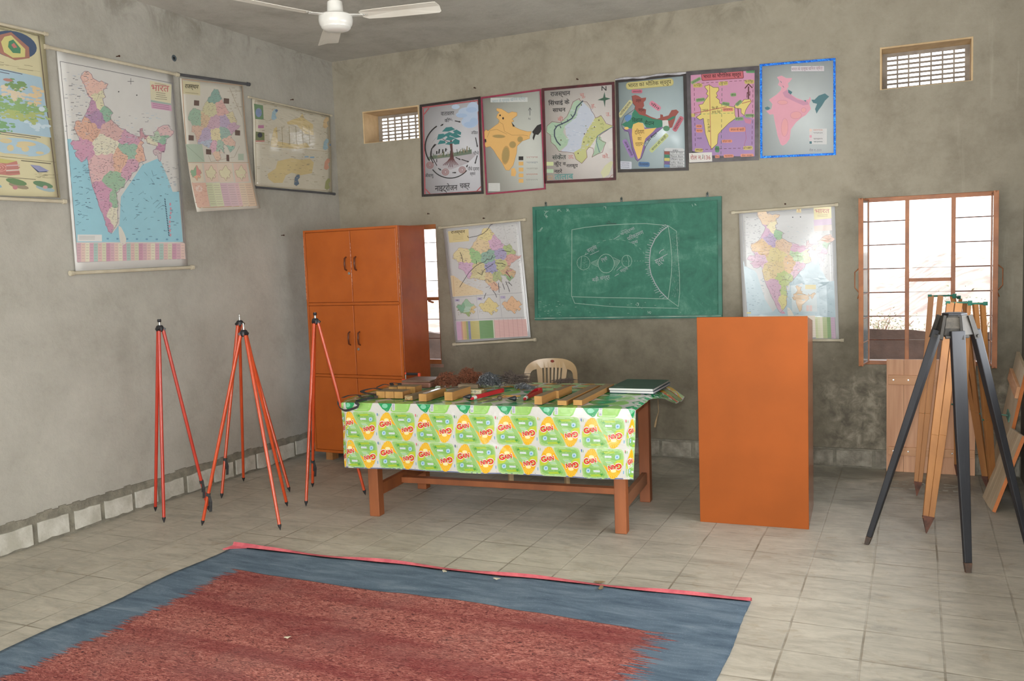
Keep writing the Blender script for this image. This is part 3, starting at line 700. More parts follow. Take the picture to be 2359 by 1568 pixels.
IY = [(900,560),(945,565),(1015,610),(1050,595),(1100,605),(1100,635),(1050,670),(1070,690),(1045,700),(1080,750),(1130,775),(1200,795),(1245,795),(1225,840),(1225,865),(1150,890),(1100,940),(1095,1010),(1060,1130),(1020,1185),(985,1180),(950,1110),(900,1040),(865,980),(830,940),(790,950),(768,920),(795,890),(768,850),(765,800),(790,770),(810,785),(870,740),(915,710),(925,680),(895,650),(905,620),(925,600),(895,580)]
def art_yellow(a):
    a.rect(838, 455, 1205, 500, 'c6cac6', 1); a.text('भारत के प्रमुख खनिज क्षेत्र', 1020, 478, 30, '7f9aa4', 2, -0.09, wid=330)
    a.poly(IY, 'e3a82b', 2); a.stroke(IY, 3, 'b07a1c', 3, True)
    a.poly([(1040, 1165), (1075, 1160), (1092, 1205), (1080, 1245), (1038, 1240)], 'e3a82b', 2)
    a.stroke([(915, 690), (960, 720), (975, 790), (1050, 830), (1160, 830), (1210, 840)], 3, '9c7420', 4); a.stroke([(800, 850), (830, 780), (900, 770), (1000, 820)], 3, '9c7420', 4)
    for cx, cy, rx, ry, ro in ((918, 840, 56, 15, 0.05), (985, 1030, 34, 80, 0.1), (1055, 925, 30, 30, 0), (1130, 872, 24, 26, 0.3)): a.ell(cx, cy, rx * 1.2, ry * 1.2, 'c08f28', 3, 14, ro); a.ell(cx, cy, rx, ry, 'a98c3c', 4, 14, ro)
    a.poly([(1045, 700), (1080, 742), (1060, 745)], K, 4); a.poly([(760, 866), (790, 866), (790, 895), (762, 902)], K, 4); a.ell(932, 630, 9, 9, K, 4); a.ell(962, 660, 9, 12, K, 4)
    a.poly([(1250, 800), (1280, 760), (1300, 735), (1345, 718), (1350, 745), (1335, 800), (1310, 830), (1285, 825), (1265, 885), (1255, 860), (1265, 820)], K, 4)
    a.stroke([(1228, 560), (1228, 635)], 5, '59595c', 4); a.stroke([(1212, 585), (1228, 558), (1243, 583)], 4, '59595c', 4); a.text('N', 1222, 668, 22, '77797c', 4)
    for i, y in enumerate((1062, 1115, 1176, 1235, 1290)): a.rect(1115, y - 18, 1162, y + 20, K if i == 0 else 'dca52c', 3); a.squiggle(1190, y - 14, 115, 6, 12, ['b98b84', '8d93a0', 'a9a59a', 'c07a64', '9fa09a'][i], 3, seed=i)
    a.rect(808, 1312, 925, 1395, 'cdcfca', 1)
    for k in range(4): a.stroke([(815, 1330 + k * 16), (905, 1325 + k * 16)], 2, 'aeb2b0', 2)
P2 = [(1.533, 3.071), (2.100, 3.079), (2.112, 2.243), (1.549, 2.232)]
poster('pale poster of a plain yellow country map with black patches and a crimson border', P2, [(742, 448), (1340, 375), (1388, 1380), (785, 1432)], art_yellow, 0.014, m_tape_pink, 'bfc2b8', off=0.004)

def art_irrigation(a):
    gr = '9fbf9f'; bl = 'b9c2d2'; ye = 'bfc173'
    a.poly([(1700,480),(1760,500),(1700,600),(1710,650),(1640,720),(1580,740),(1560,800),(1590,850),(1620,870),(1600,930),(1560,960),(1520,990),(1480,930),(1440,900),(1435,830),(1395,800),(1400,740),(1450,700),(1530,710),(1600,650),(1640,560),(1670,500)], gr, 1)
    a.poly([(1760,500),(1860,600),(1880,650),(1850,700),(1800,780),(1750,880),(1740,960),(1680,1000),(1600,1000),(1540,990),(1600,930),(1620,870),(1590,830),(1580,740),(1700,650),(1710,590)], bl, 1)
    a.poly([(1880,660),(1940,640),(1990,720),(2060,740),(1960,800),(1890,860),(1830,950),(1790,980),(1800,1050),(1745,1110),(1690,1070),(1670,1000),(1740,960),(1760,860),(1820,760)], ye, 2)
    a.poly([(1900,850),(1930,840),(1950,880),(1990,900),(1960,960),(1930,1010),(1850,1050),(1870,990),(1880,940)], gr, 2)
    a.specks((1590, 560, 1860, 980), 60, 26, 5, ['cfd4dc', 'a2b0c6', '9fb3d0'], 3, 3); a.specks((1420, 700, 1600, 930), 30, 20, 5, ['87ad8c', 'b6cdb4'], 3, 4); a.specks((1780, 690, 1960, 900), 26, 22, 5, ['8f9a4c', '7d8c44'], 3, 5)
    out = [(1640,560),(1660,500),(1700,478),(1725,465),(1735,490),(1800,500),(1830,540),(1845,590),(1872,625),(1885,660),(1915,650),(1940,635),(1965,670),(1990,715),(2062,740),(1990,790),(1930,830),(1922,870),(1960,895),(1990,905),(1975,935),(1955,1000),(1900,1020),(1850,1050),(1868,1000),(1860,960),(1820,950),(1795,985),(1802,1050),(1748,1112),(1690,1070),(1668,1010),(1600,998),(1520,992),(1480,935),(1440,900),(1435,830),(1393,800),(1400,740),(1450,695),(1530,708),(1600,645)]
    a.stroke(out, 4, '7a4a42', 4, True)
    dk = '39465a'
    a.stroke([(1760,490),(1700,550),(1680,620),(1650,665),(1600,695),(1500,740),(1475,780),(1475,840),(1500,895),(1535,932)], 12, dk, 5)
    for p, q in (((1640, 625), (1655, 645)), ((1605, 675), (1612, 695)), ((1545, 705), (1552, 725)), ((1480, 735), (1492, 752)), ((1532, 740), (1540, 760))): a.stroke([p, q], 8, dk, 5)
    a.stroke([(2060,745),(1960,800),(1905,840),(1893,890),(1925,1000)], 7, '4f7287', 5)
    for x, y in ((1920, 682), (1875, 750), (1775, 818), (1770, 900), (1712, 1012), (1540, 880), (1745, 530)): a.ell(x, y, 6, 8, '5c4a2c', 5, 8)
    a.poly([(1975, 400), (1984, 455), (2035, 468), (1985, 485), (1978, 555), (1965, 487), (1905, 482), (1962, 458)], '2f5a44', 4)
    a.text('N', 1970, 366, 46, K, 4, bold=0.01, wid=48)
    a.text('राजस्थान', 1535, 425, 46, K, 4, -0.06, wid=200, bold=0.01); a.text('सिंचाई के', 1520, 503, 42, K, 4, -0.06, wid=212, bold=0.015); a.text('साधन', 1522, 580, 40, K, 4, -0.05, wid=130, bold=0.015)
    red = 'c65a4e'
    for tx, x, y, w in (('चू.', 1758, 440, 52), ('ह.', 1865, 545, 44), ('उ.', 2010, 625, 44), ('बी.', 1540, 665, 68), ('को.', 1985, 1035, 66), ('उद.', 1640, 1050, 60)): a.text(tx, x, y, 40, red, 5, -0.1, wid=w)
    a.text('संकेत', 1520, 1045, 44, '32423a', 4, -0.04, wid=140, bold=0.01)
    for i, (y, c, tx, w) in enumerate(((1118, 'c4cf8e', 'कुँए व', 118), (1190, 'a9c7a0', 'नहरें', 80))):
        a.rect(1392, y - 20, 1462, y + 18, c, 2); a.text(tx, 1470 + w / 2, y, 34, K, 4, -0.02, wid=w, bold=0.012)
    a.text('नलकूप', 1650, 1142, 34, K, 4, -0.02, wid=118, bold=0.012)
    a.stroke([(1400, 1240), (1448, 1238), (1448, 1270), (1400, 1272)], 5, 'c79a55', 2, True); a.text('तालाब', 1568, 1246, 58, '3c9490', 4, -0.05, wid=190, bold=0.012)
    a.poly([(1935, 1200), (1980, 1130), (2040, 1085), (2060, 1100), (2020, 1220), (1960, 1255)], 'c8c79a', 1); a.poly([(2010, 900), (2050, 880), (2060, 960), (2015, 965)], 'd6d1ca', 2); a.stroke([(2025, 1252), (2045, 1228), (2070, 1220)], 4, 'a84c4c', 3)
P3 = [(2.106, 3.083), (2.742, 3.066), (2.734, 2.278), (2.104, 2.292)]
poster('cream poster with green, blue and yellow map areas and a compass star, maroon border', P3, [(1348, 362), (2072, 300), (2088, 1275), (1372, 1315)], art_irrigation, 0.022, m_tape_maroon, 'cfc8c2', off=0.009)

def lab(a, tx, x, y, w, h, bgc, tc=K, rot=0.0, lay=5, tw=None):
    a.rrect(x - w / 2, y - h / 2, x + w / 2, y + h / 2, min(w, h) * 0.35, bgc, lay, rot); a.text(tx, x, y, h * 0.5, tc, lay + 1, rot, wid=tw or w * 0.8)
def art_physical(a):
    a.rrect(176, 318, 640, 390, 30, 'b7aa58', 2, -0.09); a.rrect(182, 324, 634, 384, 26, 'c3b765', 3, -0.09); a.text('भारत का भौतिक स्वरुप', 408, 352, 40, K, 4, -0.09, wid=420)
    red = '963a2a'
    a.poly([(235,470),(270,460),(300,470),(330,490),(375,485),(370,510),(350,530),(355,565),(340,590),(375,600),(370,645),(420,670),(480,690),(510,680),(512,645),(535,650),(540,670),(590,655),(620,605),(665,598),(690,620),(660,660),(650,700),(625,770),(600,775),(590,735),(570,700),(520,705),(450,695),(370,668),(310,650),(262,600),(270,570),(245,540)], red, 3)
    a.poly([(265,598),(310,650),(370,665),(440,690),(510,697),(535,705),(530,765),(470,790),(390,795),(345,730),(300,725),(250,745),(235,790),(190,780),(135,750),(190,715),(235,680),(240,640)], '1f8060', 3)
    a.poly([(530,705),(585,700),(590,740),(575,790),(545,790),(535,755)], 'cfcfca', 3); a.poly([(570, 700), (630, 665), (660, 660), (650, 680), (600, 705)], '1f8060', 4)
    a.poly([(150,780),(210,790),(235,790),(255,770),(470,780),(540,765),(500,800),(430,860),(350,930),(370,960),(330,1070),(295,1100),(275,1080),(240,980),(215,860),(205,820),(165,815)], '7d5b9c', 3)
    a.poly([(240,790),(250,745),(300,725),(345,735),(360,790),(475,775),(440,815),(370,880),(345,960),(318,1070),(298,1080),(255,960),(238,850)], 'e2b52f', 4); a.ell(185, 785, 22, 14, 'e2b52f', 4)
    a.poly([(165,670),(200,650),(235,660),(225,700),(190,725),(170,700)], '3f7cb8', 4)
    a.ell(570, 780, 32, 26, '4c8a62', 4); a.stroke([(235,470),(245,540),(270,570),(262,600),(165,670),(135,750),(150,790),(205,820),(215,860),(240,980),(275,1080),(295,1100),(330,1070),(370,960),(430,860),(540,770)], 3, K, 5)
    a.text('विशाल', 290, 700, 38, '18332a', 6, -0.05, wid=100); a.text('मैदान', 408, 728, 38, '18332a', 6, 0.0, wid=90); a.text('दक्षिण', 312, 822, 44, '6a4c10', 6, -0.1, wid=92); a.text('का', 312, 885, 36, '6a4c10', 6, wid=38); a.text('पठार', 308, 938, 40, '6a4c10', 6, -0.1, wid=70)
    a.text('उत्तर', 300, 520, 26, K, 6, wid=52); a.text('पर्वत', 330, 610, 26, K, 6, wid=60); a.text('तट का मैदान', 412, 880, 24, '1f1633', 6, -0.72, wid=170)
    lab(a, 'अफगानि', 285, 425, 104, 36, 'c0506e'); lab(a, 'चीन', 462, 565, 122, 50, 'cf6f8c', K, 0.62); lab(a, 'पाकिस्तान', 172, 595, 200, 44, 'c0bc84', K, -0.92); lab(a, 'म्यांमार', 682, 735, 160, 44, 'bb4a62', K, -1.05)
    lab(a, 'बंगाल की खाड़ी', 498, 920, 238, 42, 'b7c47c', K, -0.8); lab(a, 'अरब सागर', 205, 980, 190, 46, '8f6cb0', K, 1.1); lab(a, 'हिन्दमहासागर', 356, 1128, 108, 46, '2b6aa4')
    a.rrect(548, 965, 742, 1150, 22, 'c9ccce', 2); a.text('संकेत', 655, 985, 16, K, 4, wid=52)
    for i, c in enumerate((red, '1f8060', 'c9bc4a', '6e4f8c', '3f7cb8')):
        y = 1012 + i * 31; a.rect(550, y - 13, 600, y + 14, c, 4); a.stroke([(550, y - 15), (738, y - 18)], 2.5, K, 5); a.text(['उत्तर का पर्वत', 'विशाल मैदान', 'दक्षिण पठार', 'तटीय मैदान', 'पश्चिम मरुस्थल'][i], 668, y - 1, 17, K, 5, wid=118)
    a.stroke([(603, 1000), (603, 1148)], 2.5, K, 5); a.stroke([(548, 985), (548, 1148), (742, 1140), (742, 985)], 2.5, K, 5)
    a.rrect(122, 1105, 238, 1178, 10, 'bfc4d2', 2)
    for k in range(3): a.squiggle(134, 1118 + k * 20, 80, 6, 9, '6d7080', 2.2, seed=k)
P4 = [(2.750, 3.080), (3.329, 3.070), (3.335, 2.312), (2.751, 2.338)]
def film(root, W):   # loose clear film bunched along the top and right edge
    b = MB(); pts = [Vector(W[0]) + (Vector(W[1]) - Vector(W[0])) * k / 12 + Vector((0, -0.012 - 0.004 * (k % 2), 0.004 * math.sin(k))) for k in range(13)]
    b.tube(pts, [0.006 + 0.003 * (k % 3) for k in range(13)], 6); o = b.build('film_edge', mk('clear_film', '9a989c', 'b9b7bc', 20, 0.12, bump=0.6), smooth=80); localise(o, root)
poster('light blue poster of a map in red, green, yellow and purple, black border', P4, [(72, 312), (762, 245), (780, 1170), (105, 1215)], art_physical, 0.024, m_tape_black, 'a9bcc0', m_shiny, film, off=0.006)

def art_pink(a):
    a.poly([(805, 262), (1440, 215), (1425, 1050), (800, 1010)], 'c780a6', 2)
    a.poly([(808, 690), (930, 700), (1000, 980), (1110, 810), (1240, 690), (1330, 665), (1425, 700), (1425, 1050), (1000, 1050), (800, 1010)], '9d74ac', 3)
    I5 = [(945,385),(990,370),(1030,395),(1080,395),(1085,420),(1060,450),(1070,480),(1055,490),(1090,520),(1090,550),(1140,570),(1235,585),(1240,660),(1250,690),(1180,740),(1110,810),(1075,850),(1065,940),(1010,990),(985,950),(950,850),(930,700),(895,715),(860,690),(905,660),(905,610),(885,570),(925,560),(950,520),(980,480),(960,460),(975,430),(950,400)]
    a.poly(I5, 'd9c14a', 4); a.stroke(I5, 3.5, '2c3a2c', 5, True); NE = [(1235,570),(1300,545),(1330,510),(1390,505),(1400,530),(1370,570),(1345,610),(1330,665),(1300,640),(1300,600),(1245,595)]; a.poly(NE, 'd9c14a', 4); a.stroke(NE, 3.5, '2c3a2c', 5, True)
    a.rrect(912, 238, 1328, 318, 14, '7d2230', 4, -0.07); a.rrect(918, 243, 1322, 312, 12, 'bf3a4c', 5, -0.07); a.text('भारत का भौगोलिक स्वरूप', 1118, 277, 36, '2a1018', 6, -0.07, wid=370, bold=0.01)
    r2 = 'ab3a2c'; a.stroke([(993, 368), (1003, 990)], 5, r2, 6); a.stroke([(845, 652), (1160, 582)], 6, r2, 6); a.stroke([(1310, 548), (1400, 522)], 6, r2, 6)
    def dash(p, q, n, c, w=4):
        for k in range(n):
            s0, s1 = k / n, (k + 0.55) / n; a.stroke([(p[0] + (q[0] - p[0]) * s0, p[1] + (q[1] - p[1]) * s0), (p[0] + (q[0] - p[0]) * s1, p[1] + (q[1] - p[1]) * s1)], w, c, 6)
    dk = '5b1f33'; dash((870, 358), (1420, 318), 12, dk); dash((840, 405), (850, 990), 12, dk); dash((1418, 360), (1400, 960), 12, dk); dash((860, 1000), (1400, 968), 12, dk); dash((1118, 350), (1100, 1060), 14, '2c5a4c'); dash((850, 662), (1245, 642), 10, '4d8a4c')
    a.stroke([(1372, 500), (1374, 385)], 12, '5c2328', 6); a.stroke([(1340, 400), (1374, 358), (1410, 395)], 10, '5c2328', 6); a.stroke([(1358, 490), (1360, 440), (1385, 470), (1386, 430)], 6, '5c2328', 6)
    a.stroke([(1335, 765), (1345, 880), (1325, 950), (1345, 965)], 4, 'a84a78', 6); a.poly([(1320, 690), (1400, 700), (1390, 745), (1340, 735)], 'c0638a', 4); a.stroke([(1270, 600), (1275, 680)], 9, '6b2c3c', 6)
    yl, gn, og = 'c2ab42', '7ba060', 'd9713f'
    for tx, x, y, w, h, c, ro in (('भारत', 1395, 230, 90, 38, '4f9a5c', 0), ('६८°७ पूर्व', 876, 378, 92, 40, yl, -.05), ('८२°३०', 1128, 355, 92, 40, yl, -.1), ('९७°२५ पूर्व', 1382, 336, 92, 40, yl, -.05), ('पाकिस्तान', 902, 520, 92, 34, gn, -.15), ('अफगानि', 858, 330, 110, 32, gn, -.5), ('चीन', 1226, 465, 56, 34, gn, -.1),
            ('नेपाल', 1152, 555, 74, 34, gn, .1), ('भूटान', 1278, 545, 74, 34, gn, -.7), ('बांग्लादेश', 1280, 697, 84, 32, gn, -.05), ('म्यानमार', 1382, 665, 90, 32, gn, -.05), ('अरब', 886, 778, 60, 32, og, 0), ('सागर', 890, 820, 66, 32, og, 0), ('बंगाल की खाड़ी', 1262, 800, 160, 42, og, -.05),
            ('लक्षद्वीप', 890, 893, 60, 26, '9d74ac', 0), ('इन्दिरा पाइंट', 1160, 912, 100, 28, og, -.05), ('श्री लंका', 1064, 990, 42, 60, '3f8a50', 0), ('३७°६ उत्तर', 884, 1005, 80, 34, yl, 0), ('८°४ उत्तर', 1362, 970, 90, 36, yl, -.05), ('हिन्द', 1064, 1060, 44, 32, og, 0), ('महासागर', 1175, 1052, 96, 32, og, -.05), ('रोल नम्बर', 1352, 1042, 124, 34, og, -.05), ('', 826, 672, 46, 34, yl, 0), ('इलाहाबाद', 1172, 610, 106, 34, og, -.05)): lab(a, tx, x, y, w, h, c, K, ro)
    a.text('2933', 948, 622, 26, K, 6, -0.08, wid=58); a.text('कि.मी.', 1048, 595, 26, K, 6, -0.12, wid=66); a.text('कर्क रेखा', 1058, 636, 24, K, 6, -0.05, wid=86); a.text('3214 कि.मी.', 984, 770, 22, K, 6, 1.55, wid=130)
    pass
P5 = [(3.330, 3.078), (3.884, 3.055), (3.877, 2.350), (3.337, 2.368)]
def film5(root, W):
    S0 = board_quad(W, NB, 0.0122); a = Art([(762, 240), (1475, 178), (1464, 1080), (785, 1130)]); a.poly([(788, 1036), (1014, 1020), (1016, 1106), (790, 1124)], 'd6d2cc', 0); a.text('रोल न.-136', 900, 1068, 40, 'a33a36', 2, -0.05, wid=198, bold=0.01); a.stroke([(925, 1046), (925, 1082)], 5, '2c5a3c', 3)
    localise(a.build('roll_number_label', m_print, S0, None), root)
poster('pink and purple poster of a yellow map with a red title band and dashed lines', P5, [(762, 240), (1475, 178), (1464, 1080), (785, 1130)], art_pink, 0.030, m_tape_grey, '77717a', m_shiny, film5, off=0.004)

def art_pinkmap(a):
    pk = 'd98a9f'; P = [(1645,280),(1690,265),(1735,290),(1795,290),(1770,325),(1750,340),(1760,370),(1740,395),(1760,430),(1830,480),(1910,510),(1955,495),(1965,470),(1975,495),(1960,540),(1975,590),(1925,650),(1890,670),(1830,720),(1780,790),(1770,880),(1735,930),(1700,950),(1680,935),(1650,850),(1620,700),(1610,640),(1575,645),(1540,610),(1590,590),(1600,540),(1565,500),(1600,475),(1640,450),(1680,410),(1690,380),(1655,355),(1670,320)]
    a.poly(P, pk, 2); a.poly([(1700, 430), (1745, 400), (1790, 460), (1850, 500), (1940, 515), (1955, 545), (1900, 555), (1800, 510), (1720, 470)], 'c17d9c', 3)
    for cx, cy, rx, ry, ro in ((1700, 525, 50, 22, .1), (1720, 770, 34, 90, .12), (1830, 650, 55, 36, -.3), (1905, 600, 24, 24, 0)): a.ell(cx, cy, rx, ry, 'dc8a8c', 3, 14, ro); a.ring(cx, cy, rx, ry, 2.5, 'b76a88', 4, 14)
    tl = '33707a'
    for q in ([(1980,500),(2010,500),(2050,460),(2110,440),(2150,470),(2110,510),(2080,560),(2050,600),(2030,635),(2015,590),(2035,540),(1995,530)], [(1755,400),(1795,425),(1780,450),(1755,430)], [(1525,575),(1555,565),(1580,580),(1560,598),(1535,595)], [(1905, 505), (1930, 505), (1925, 520)]): a.poly(q, tl, 4)
    a.stroke([(1680, 318), (1690, 335)], 5, tl, 5); a.stroke([(1702, 365), (1712, 380)], 5, tl, 5)
    a.rect(1785, 175, 2100, 225, 'c9c3c8', 1); a.text('भारत के प्रमुख खनिज क्षेत्र', 1938, 200, 28, '8a5a6c', 3, -0.03, wid=300)
    a.rect(1958, 780, 2130, 935, 'c9c9c8', 1)
    for i, c in enumerate(('dfbfae', 'cfc9c6', 'd98a9f', 'd3bcc4', tl)): a.rect(1962, 786 + i * 30, 1984, 810 + i * 30, c, 3); a.squiggle(2000, 790 + i * 29, 88, 6, 11, ['c07a60', '7f7a80', 'c9c3c4', '6f5a66', '55666a'][i], 2.6, seed=i)
    a.text('रोल न.-310', 2018, 990, 24, '8d7f92', 3, wid=118)
P6 = [(3.892, 3.066), (4.434, 3.046), (4.434, 2.344), (3.888, 2.363)]
poster('white poster of a pink map with a shiny blue foil border, rightmost in the row', P6, [(1478, 155), (2210, 100), (2218, 1040), (1480, 1075)], art_pinkmap, 0.016, m_foil, 'bdc6c6', off=0.007)

# ------------------------------------------------------------------ roller maps
def rod(name, root, a, b, r, mat, caps=True):
    m_ = MB().tube([a, b], r, 8); d = (Vector(b) - Vector(a)).normalized()
    if caps: m_.tube([Vector(a) - d * 0.012, Vector(a) + d * 0.012], r * 1.45, 8); m_.tube([Vector(b) - d * 0.012, Vector(b) + d * 0.012], r * 1.45, 8)
    o = m_.build(name, mat, smooth=40); localise(o, root); return o
ST = [(76,34.6,'dea58f'),(77.3,31.9,'d7cf9c'),(75.2,30.9,'bf7ea8'),(79.3,30.2,'7fb795'),(76.3,29.0,'b07fae'),(73.6,26.8,'d8946d'),(80.5,27.3,'d39a93'),(85.8,26.0,'c987a6'),(85.4,23.7,'8dbda0'),(88.0,23.6,'dd9a74'),(88.3,27.2,'c77f8c'),(92.2,26.4,'aac7a4'),(94.8,28.2,'d9a7a6'),(94.4,26.2,'7fb795'),(93.8,24.8,'c06f9c'),(91.3,25.6,'d8d0a8'),(92.8,23.2,'cbb0b4'),(71.2,22.7,'cc7fa6'),(78.0,23.9,'dcd5b4'),(82.0,21.4,'dd9f77'),(84.6,20.4,'cf8aa8'),(75.4,19.7,'dba3a3'),(78.0,21.0,'dba3a3'),(79.2,17.6,'8cbd94'),(80.2,14.8,'8cbd94'),(76.4,15.6,'cb80a8'),(75.7,13.2,'cb80a8'),(76.3,10.2,'c97ca4'),(78.6,11.0,'dcd5b4')]
ST2 = [(x, y, c) for (x, y, _), c in zip(ST, ['dcb37a','e0d092','c991b8','8fc08c','b59ac6','d9a95a','dcb48c','cc98b4','a9c98c','d9ac60','c9a0a0','a8c4a0','e0b49c','98bc98','c88fb0','dcd098','c8b0b8','cf9fba','dcc878','d9a85a','d2a0b6','dbc079','dbc079','b7c86a','b7c86a','cfa0bc','cfa0bc','cda0b8','d6cc6a'])]
def india(a, P, states, sea, sea_poly, lay=2, text=True, n=500, rim='8c7c8c', seed=1, lw=0.12):
    """P maps lon/lat -> drawing units"""
    if sea_poly: a.poly([P(*q) for q in sea_poly], sea, 1)
    T = [P(*q) for q in INDIA]; sc = abs(P(90, 20)[0] - P(89, 20)[0])
    regions(a, T, [(*P(x, y), c) for x, y, c in states], lay, sc * 0.28, sc * 0.7); a.stroke(T, sc * lw, rim, lay + 1, True)
    a.poly([P(*q) for q in ((79.9, 9.6), (80.6, 9.3), (81.3, 8.3), (81.8, 7.2), (81.5, 6.3), (80.4, 5.9), (79.9, 6.8), (79.8, 8.2))], 'd8d3c4', lay)
    rr = random.Random(seed)
    if text:
        r2 = random.Random(seed + 5)
        for _ in range(n):
            x, y = r2.uniform(68, 97), r2.uniform(8, 37)
            if pip(x, y, INDIA): px, py = P(x, y); w = sc * r2.uniform(0.25, 0.75); a.rect(px, py, px + w * .8, py + sc * 0.075, r2.choice(['6f6570', '8b7f84', '9a6a72', '7c8a9c', '5c565c', 'b8a8a8', 'c8bcb4']), lay + 2)
        for _ in range(110):   # routes running out to sea and over the land
            x, y = r2.uniform(70, 92), r2.uniform(9, 33); d = r2.uniform(0, 6.28); L = r2.uniform(0.8, 2.6)
            if pip(x, y, INDIA): a.stroke([P(x, y), P(x + L * math.cos(d) * .6, y + L * math.sin(d) * .5), P(x + L * math.cos(d), y + L * math.sin(d))], sc * 0.05, r2.choice(['7a6a72', '9c7a7c', '6c7484']), lay + 2)
SEA = [(66.8, 24.9), (68.3, 23.7), (69, 22.8), (72, 21), (73, 18), (74.5, 14), (76.5, 9), (77.6, 8), (79, 9.3), (80, 12), (80.2, 15), (82.5, 17), (86, 19.6), (87, 21.5), (89.2, 21.9), (91.0, 22.6), (91.8, 21.6), (93.6, 19.2), (94.4, 17.0), (95.6, 15.9), (96.6, 16.8), (97.6, 15.5), (98.6, 14), (98.6, 6.0), (66.8, 6.0)]
def wave(amp, ku, kv, ph=0.0, base=0.012, tail=0.0):
    return lambda u, v: base + amp * (1 + math.sin(ku * u + ph + 0.7 * math.sin(kv * v))) * min(1, v * 3) + tail * v * v * (0.5 + 0.5 * v)

def roller(label, corners, n, drawc, fn, mat, base, off, rods=None, group='wall maps hung on rollers', loc=None, grid=(14, 18), name='wall_map'):
    c = [Vector(p) for p in corners]; root = thing(name, label, 'map', loc or tuple(sum(c, Vector()) / 4 - Vector((0, 0, (c[0].z - c[3].z) / 2))), 0, group)
    a = Art(drawc); fn(a); o = a.build('map_sheet', mat, board_quad(c, n, off), None, (base, (0, 0, 1, 1)), grid, maxlen=0.10, step=0.0006); localise(o, root)
    for nm, p, q, r_, m_ in (rods or []): rod(nm, root, p, q, r_, m_)
    return root

def art_bharat(a):
    a.stroke([(318, 342), (935, 462), (1000, 1415), (408, 1440)], 3, '77757a', 1, True)
    P = lambda lo, la: (lambda u, v: (300 + (1 - v) * 0 + u * (640 + v * -23) + v * 98, 285 + v * (1205 - 168 * u) + u * 133))(0.04 + (lo - 68.1) * 0.0316, 0.067 + (37 - la) * 0.0264)
    sea = [(358, 790), (420, 812), (462, 830), (480, 1000), (540, 1160), (600, 1280), (640, 1230), (650, 1080), (720, 980), (770, 905), (850, 872), (868, 885), (905, 975), (930, 1050), (978, 1060), (988, 1325), (405, 1325)]
    a.poly([(350, 765), (372, 765), (385, 812), (430, 870), (462, 830), (480, 1000), (540, 1160), (600, 1280), (640, 1230), (650, 1080), (720, 980), (770, 905), (850, 872), (868, 885), (905, 975), (932, 1052), (966, 1052), (988, 1325), (402, 1330)], '6cc0d6', 1)
    india(a, P, ST, None, None, 2, True, 3000, '9a7f92', 3)
    rr = random.Random(8)
    a.specks((335, 400, 470, 740), 90, 16, 3, ['9aa0a8', '6d6d72', 'a8b8cc'], 2, 5); a.specks((620, 600, 860, 790), 40, 14, 3, ['8a8a90', 'a0bcd0'], 2, 6); a.specks((860, 880, 960, 1040), 30, 14, 3, ['8f8f94'], 3, 7)
    a.specks((390, 880, 470, 1280), 26, 18, 3, ['3e7f9c', '4c6f8c'], 3, 9); a.specks((690, 950, 960, 1300), 46, 16, 3, ['3e7f9c', '35607c'], 3, 10)
    for k in range(26):
        x, y = rr.uniform(380, 520), rr.uniform(880, 1240); a.stroke([(x, y), (x + rr.uniform(10, 30), y - rr.uniform(-8, 12))], 1.8, '3f6f8c', 5)
    for k in range(24):
        x, y = rr.uniform(640, 860), rr.uniform(900, 1220); a.stroke([(x, y), (x + rr.uniform(-30, 30), y - rr.uniform(8, 28))], 1.6, '4c7a92', 5)
    for k in range(16): a.stroke([(888 + k * 1.5, 1090 + k * 13), (891 + k * 1.5, 1097 + k * 13)], 5, '2c5d7c', 5)
    for k in range(8): a.ell(918 + 3 * math.sin(k), 1120 + k * 24, 5, 9, 'c77a94', 5, 8)
    for k in range(8): a.ell(572 + k * 55, 1310 + k * 0.3, 7, 5, '2e8fb8', 3, 8)
    a.rect(406, 1288, 540, 1325, 'dcdcd8', 2); [a.stroke([(415, 1297 + k * 8), (500, 1297 + k * 8)], 2, '9a9a98', 3) for k in range(3)]
    a.poly([(400, 1333), (995, 1330), (1003, 1418), (406, 1440)], 'd4b7b4', 1); cs = ['cf9aa8', 'd7a8a0', 'ddd6b4', 'c77fa0', '9cc4b8', 'dcb4a4', 'cfd0a8', 'd092a8']
    for k in range(26):
        x = 403 + k * 22.9; a.poly([(x, 1335), (x + 22.9, 1334), (x + 23.3, 1417 + (26 - k) * .8), (x + .4, 1418 + (26 - k) * .8)], cs[(k * 5) % 8], 2)
        for q in range(6): a.stroke([(x + 4, 1344 + q * 15), (x + 18, 1344 + q * 15)], 1.6, 'a0888c', 3)
    a.poly([(812, 448), (930, 470), (925, 572), (816, 552)], 'd6cd9f', 3); a.poly([(816, 553), (925, 573), (930, 614), (820, 598)], 'cf8bb0', 3); a.poly([(816, 553), (925, 573), (925, 582), (816, 564)], '9ab4a8', 4)
    a.text('भारत', 867, 490, 36, 'c4282c', 5, 0.08, wid=98, bold=0.012); a.stroke([(838, 462), (900, 474)], 2, '7a3030', 5)
    for k in range(4): a.stroke([(845 - 6 * (k == 3), 512 + k * 11), (895 + 8 * (k > 1), 519 + k * 11)], 2.2, '6a5a4a', 5)
    for k in range(3): a.stroke([(826, 572 + k * 10), (915, 586 + k * 10)], 1.8, '8c3c74', 5)
    a.stroke([(707, 435), (707, 468)], 2.5, '55555a', 3); a.stroke([(690, 452), (724, 452)], 2.5, '55555a', 3); a.ell(640, 508, 4, 4, '444448', 3, 6); a.ell(740, 527, 4, 4, '444448', 3, 6)
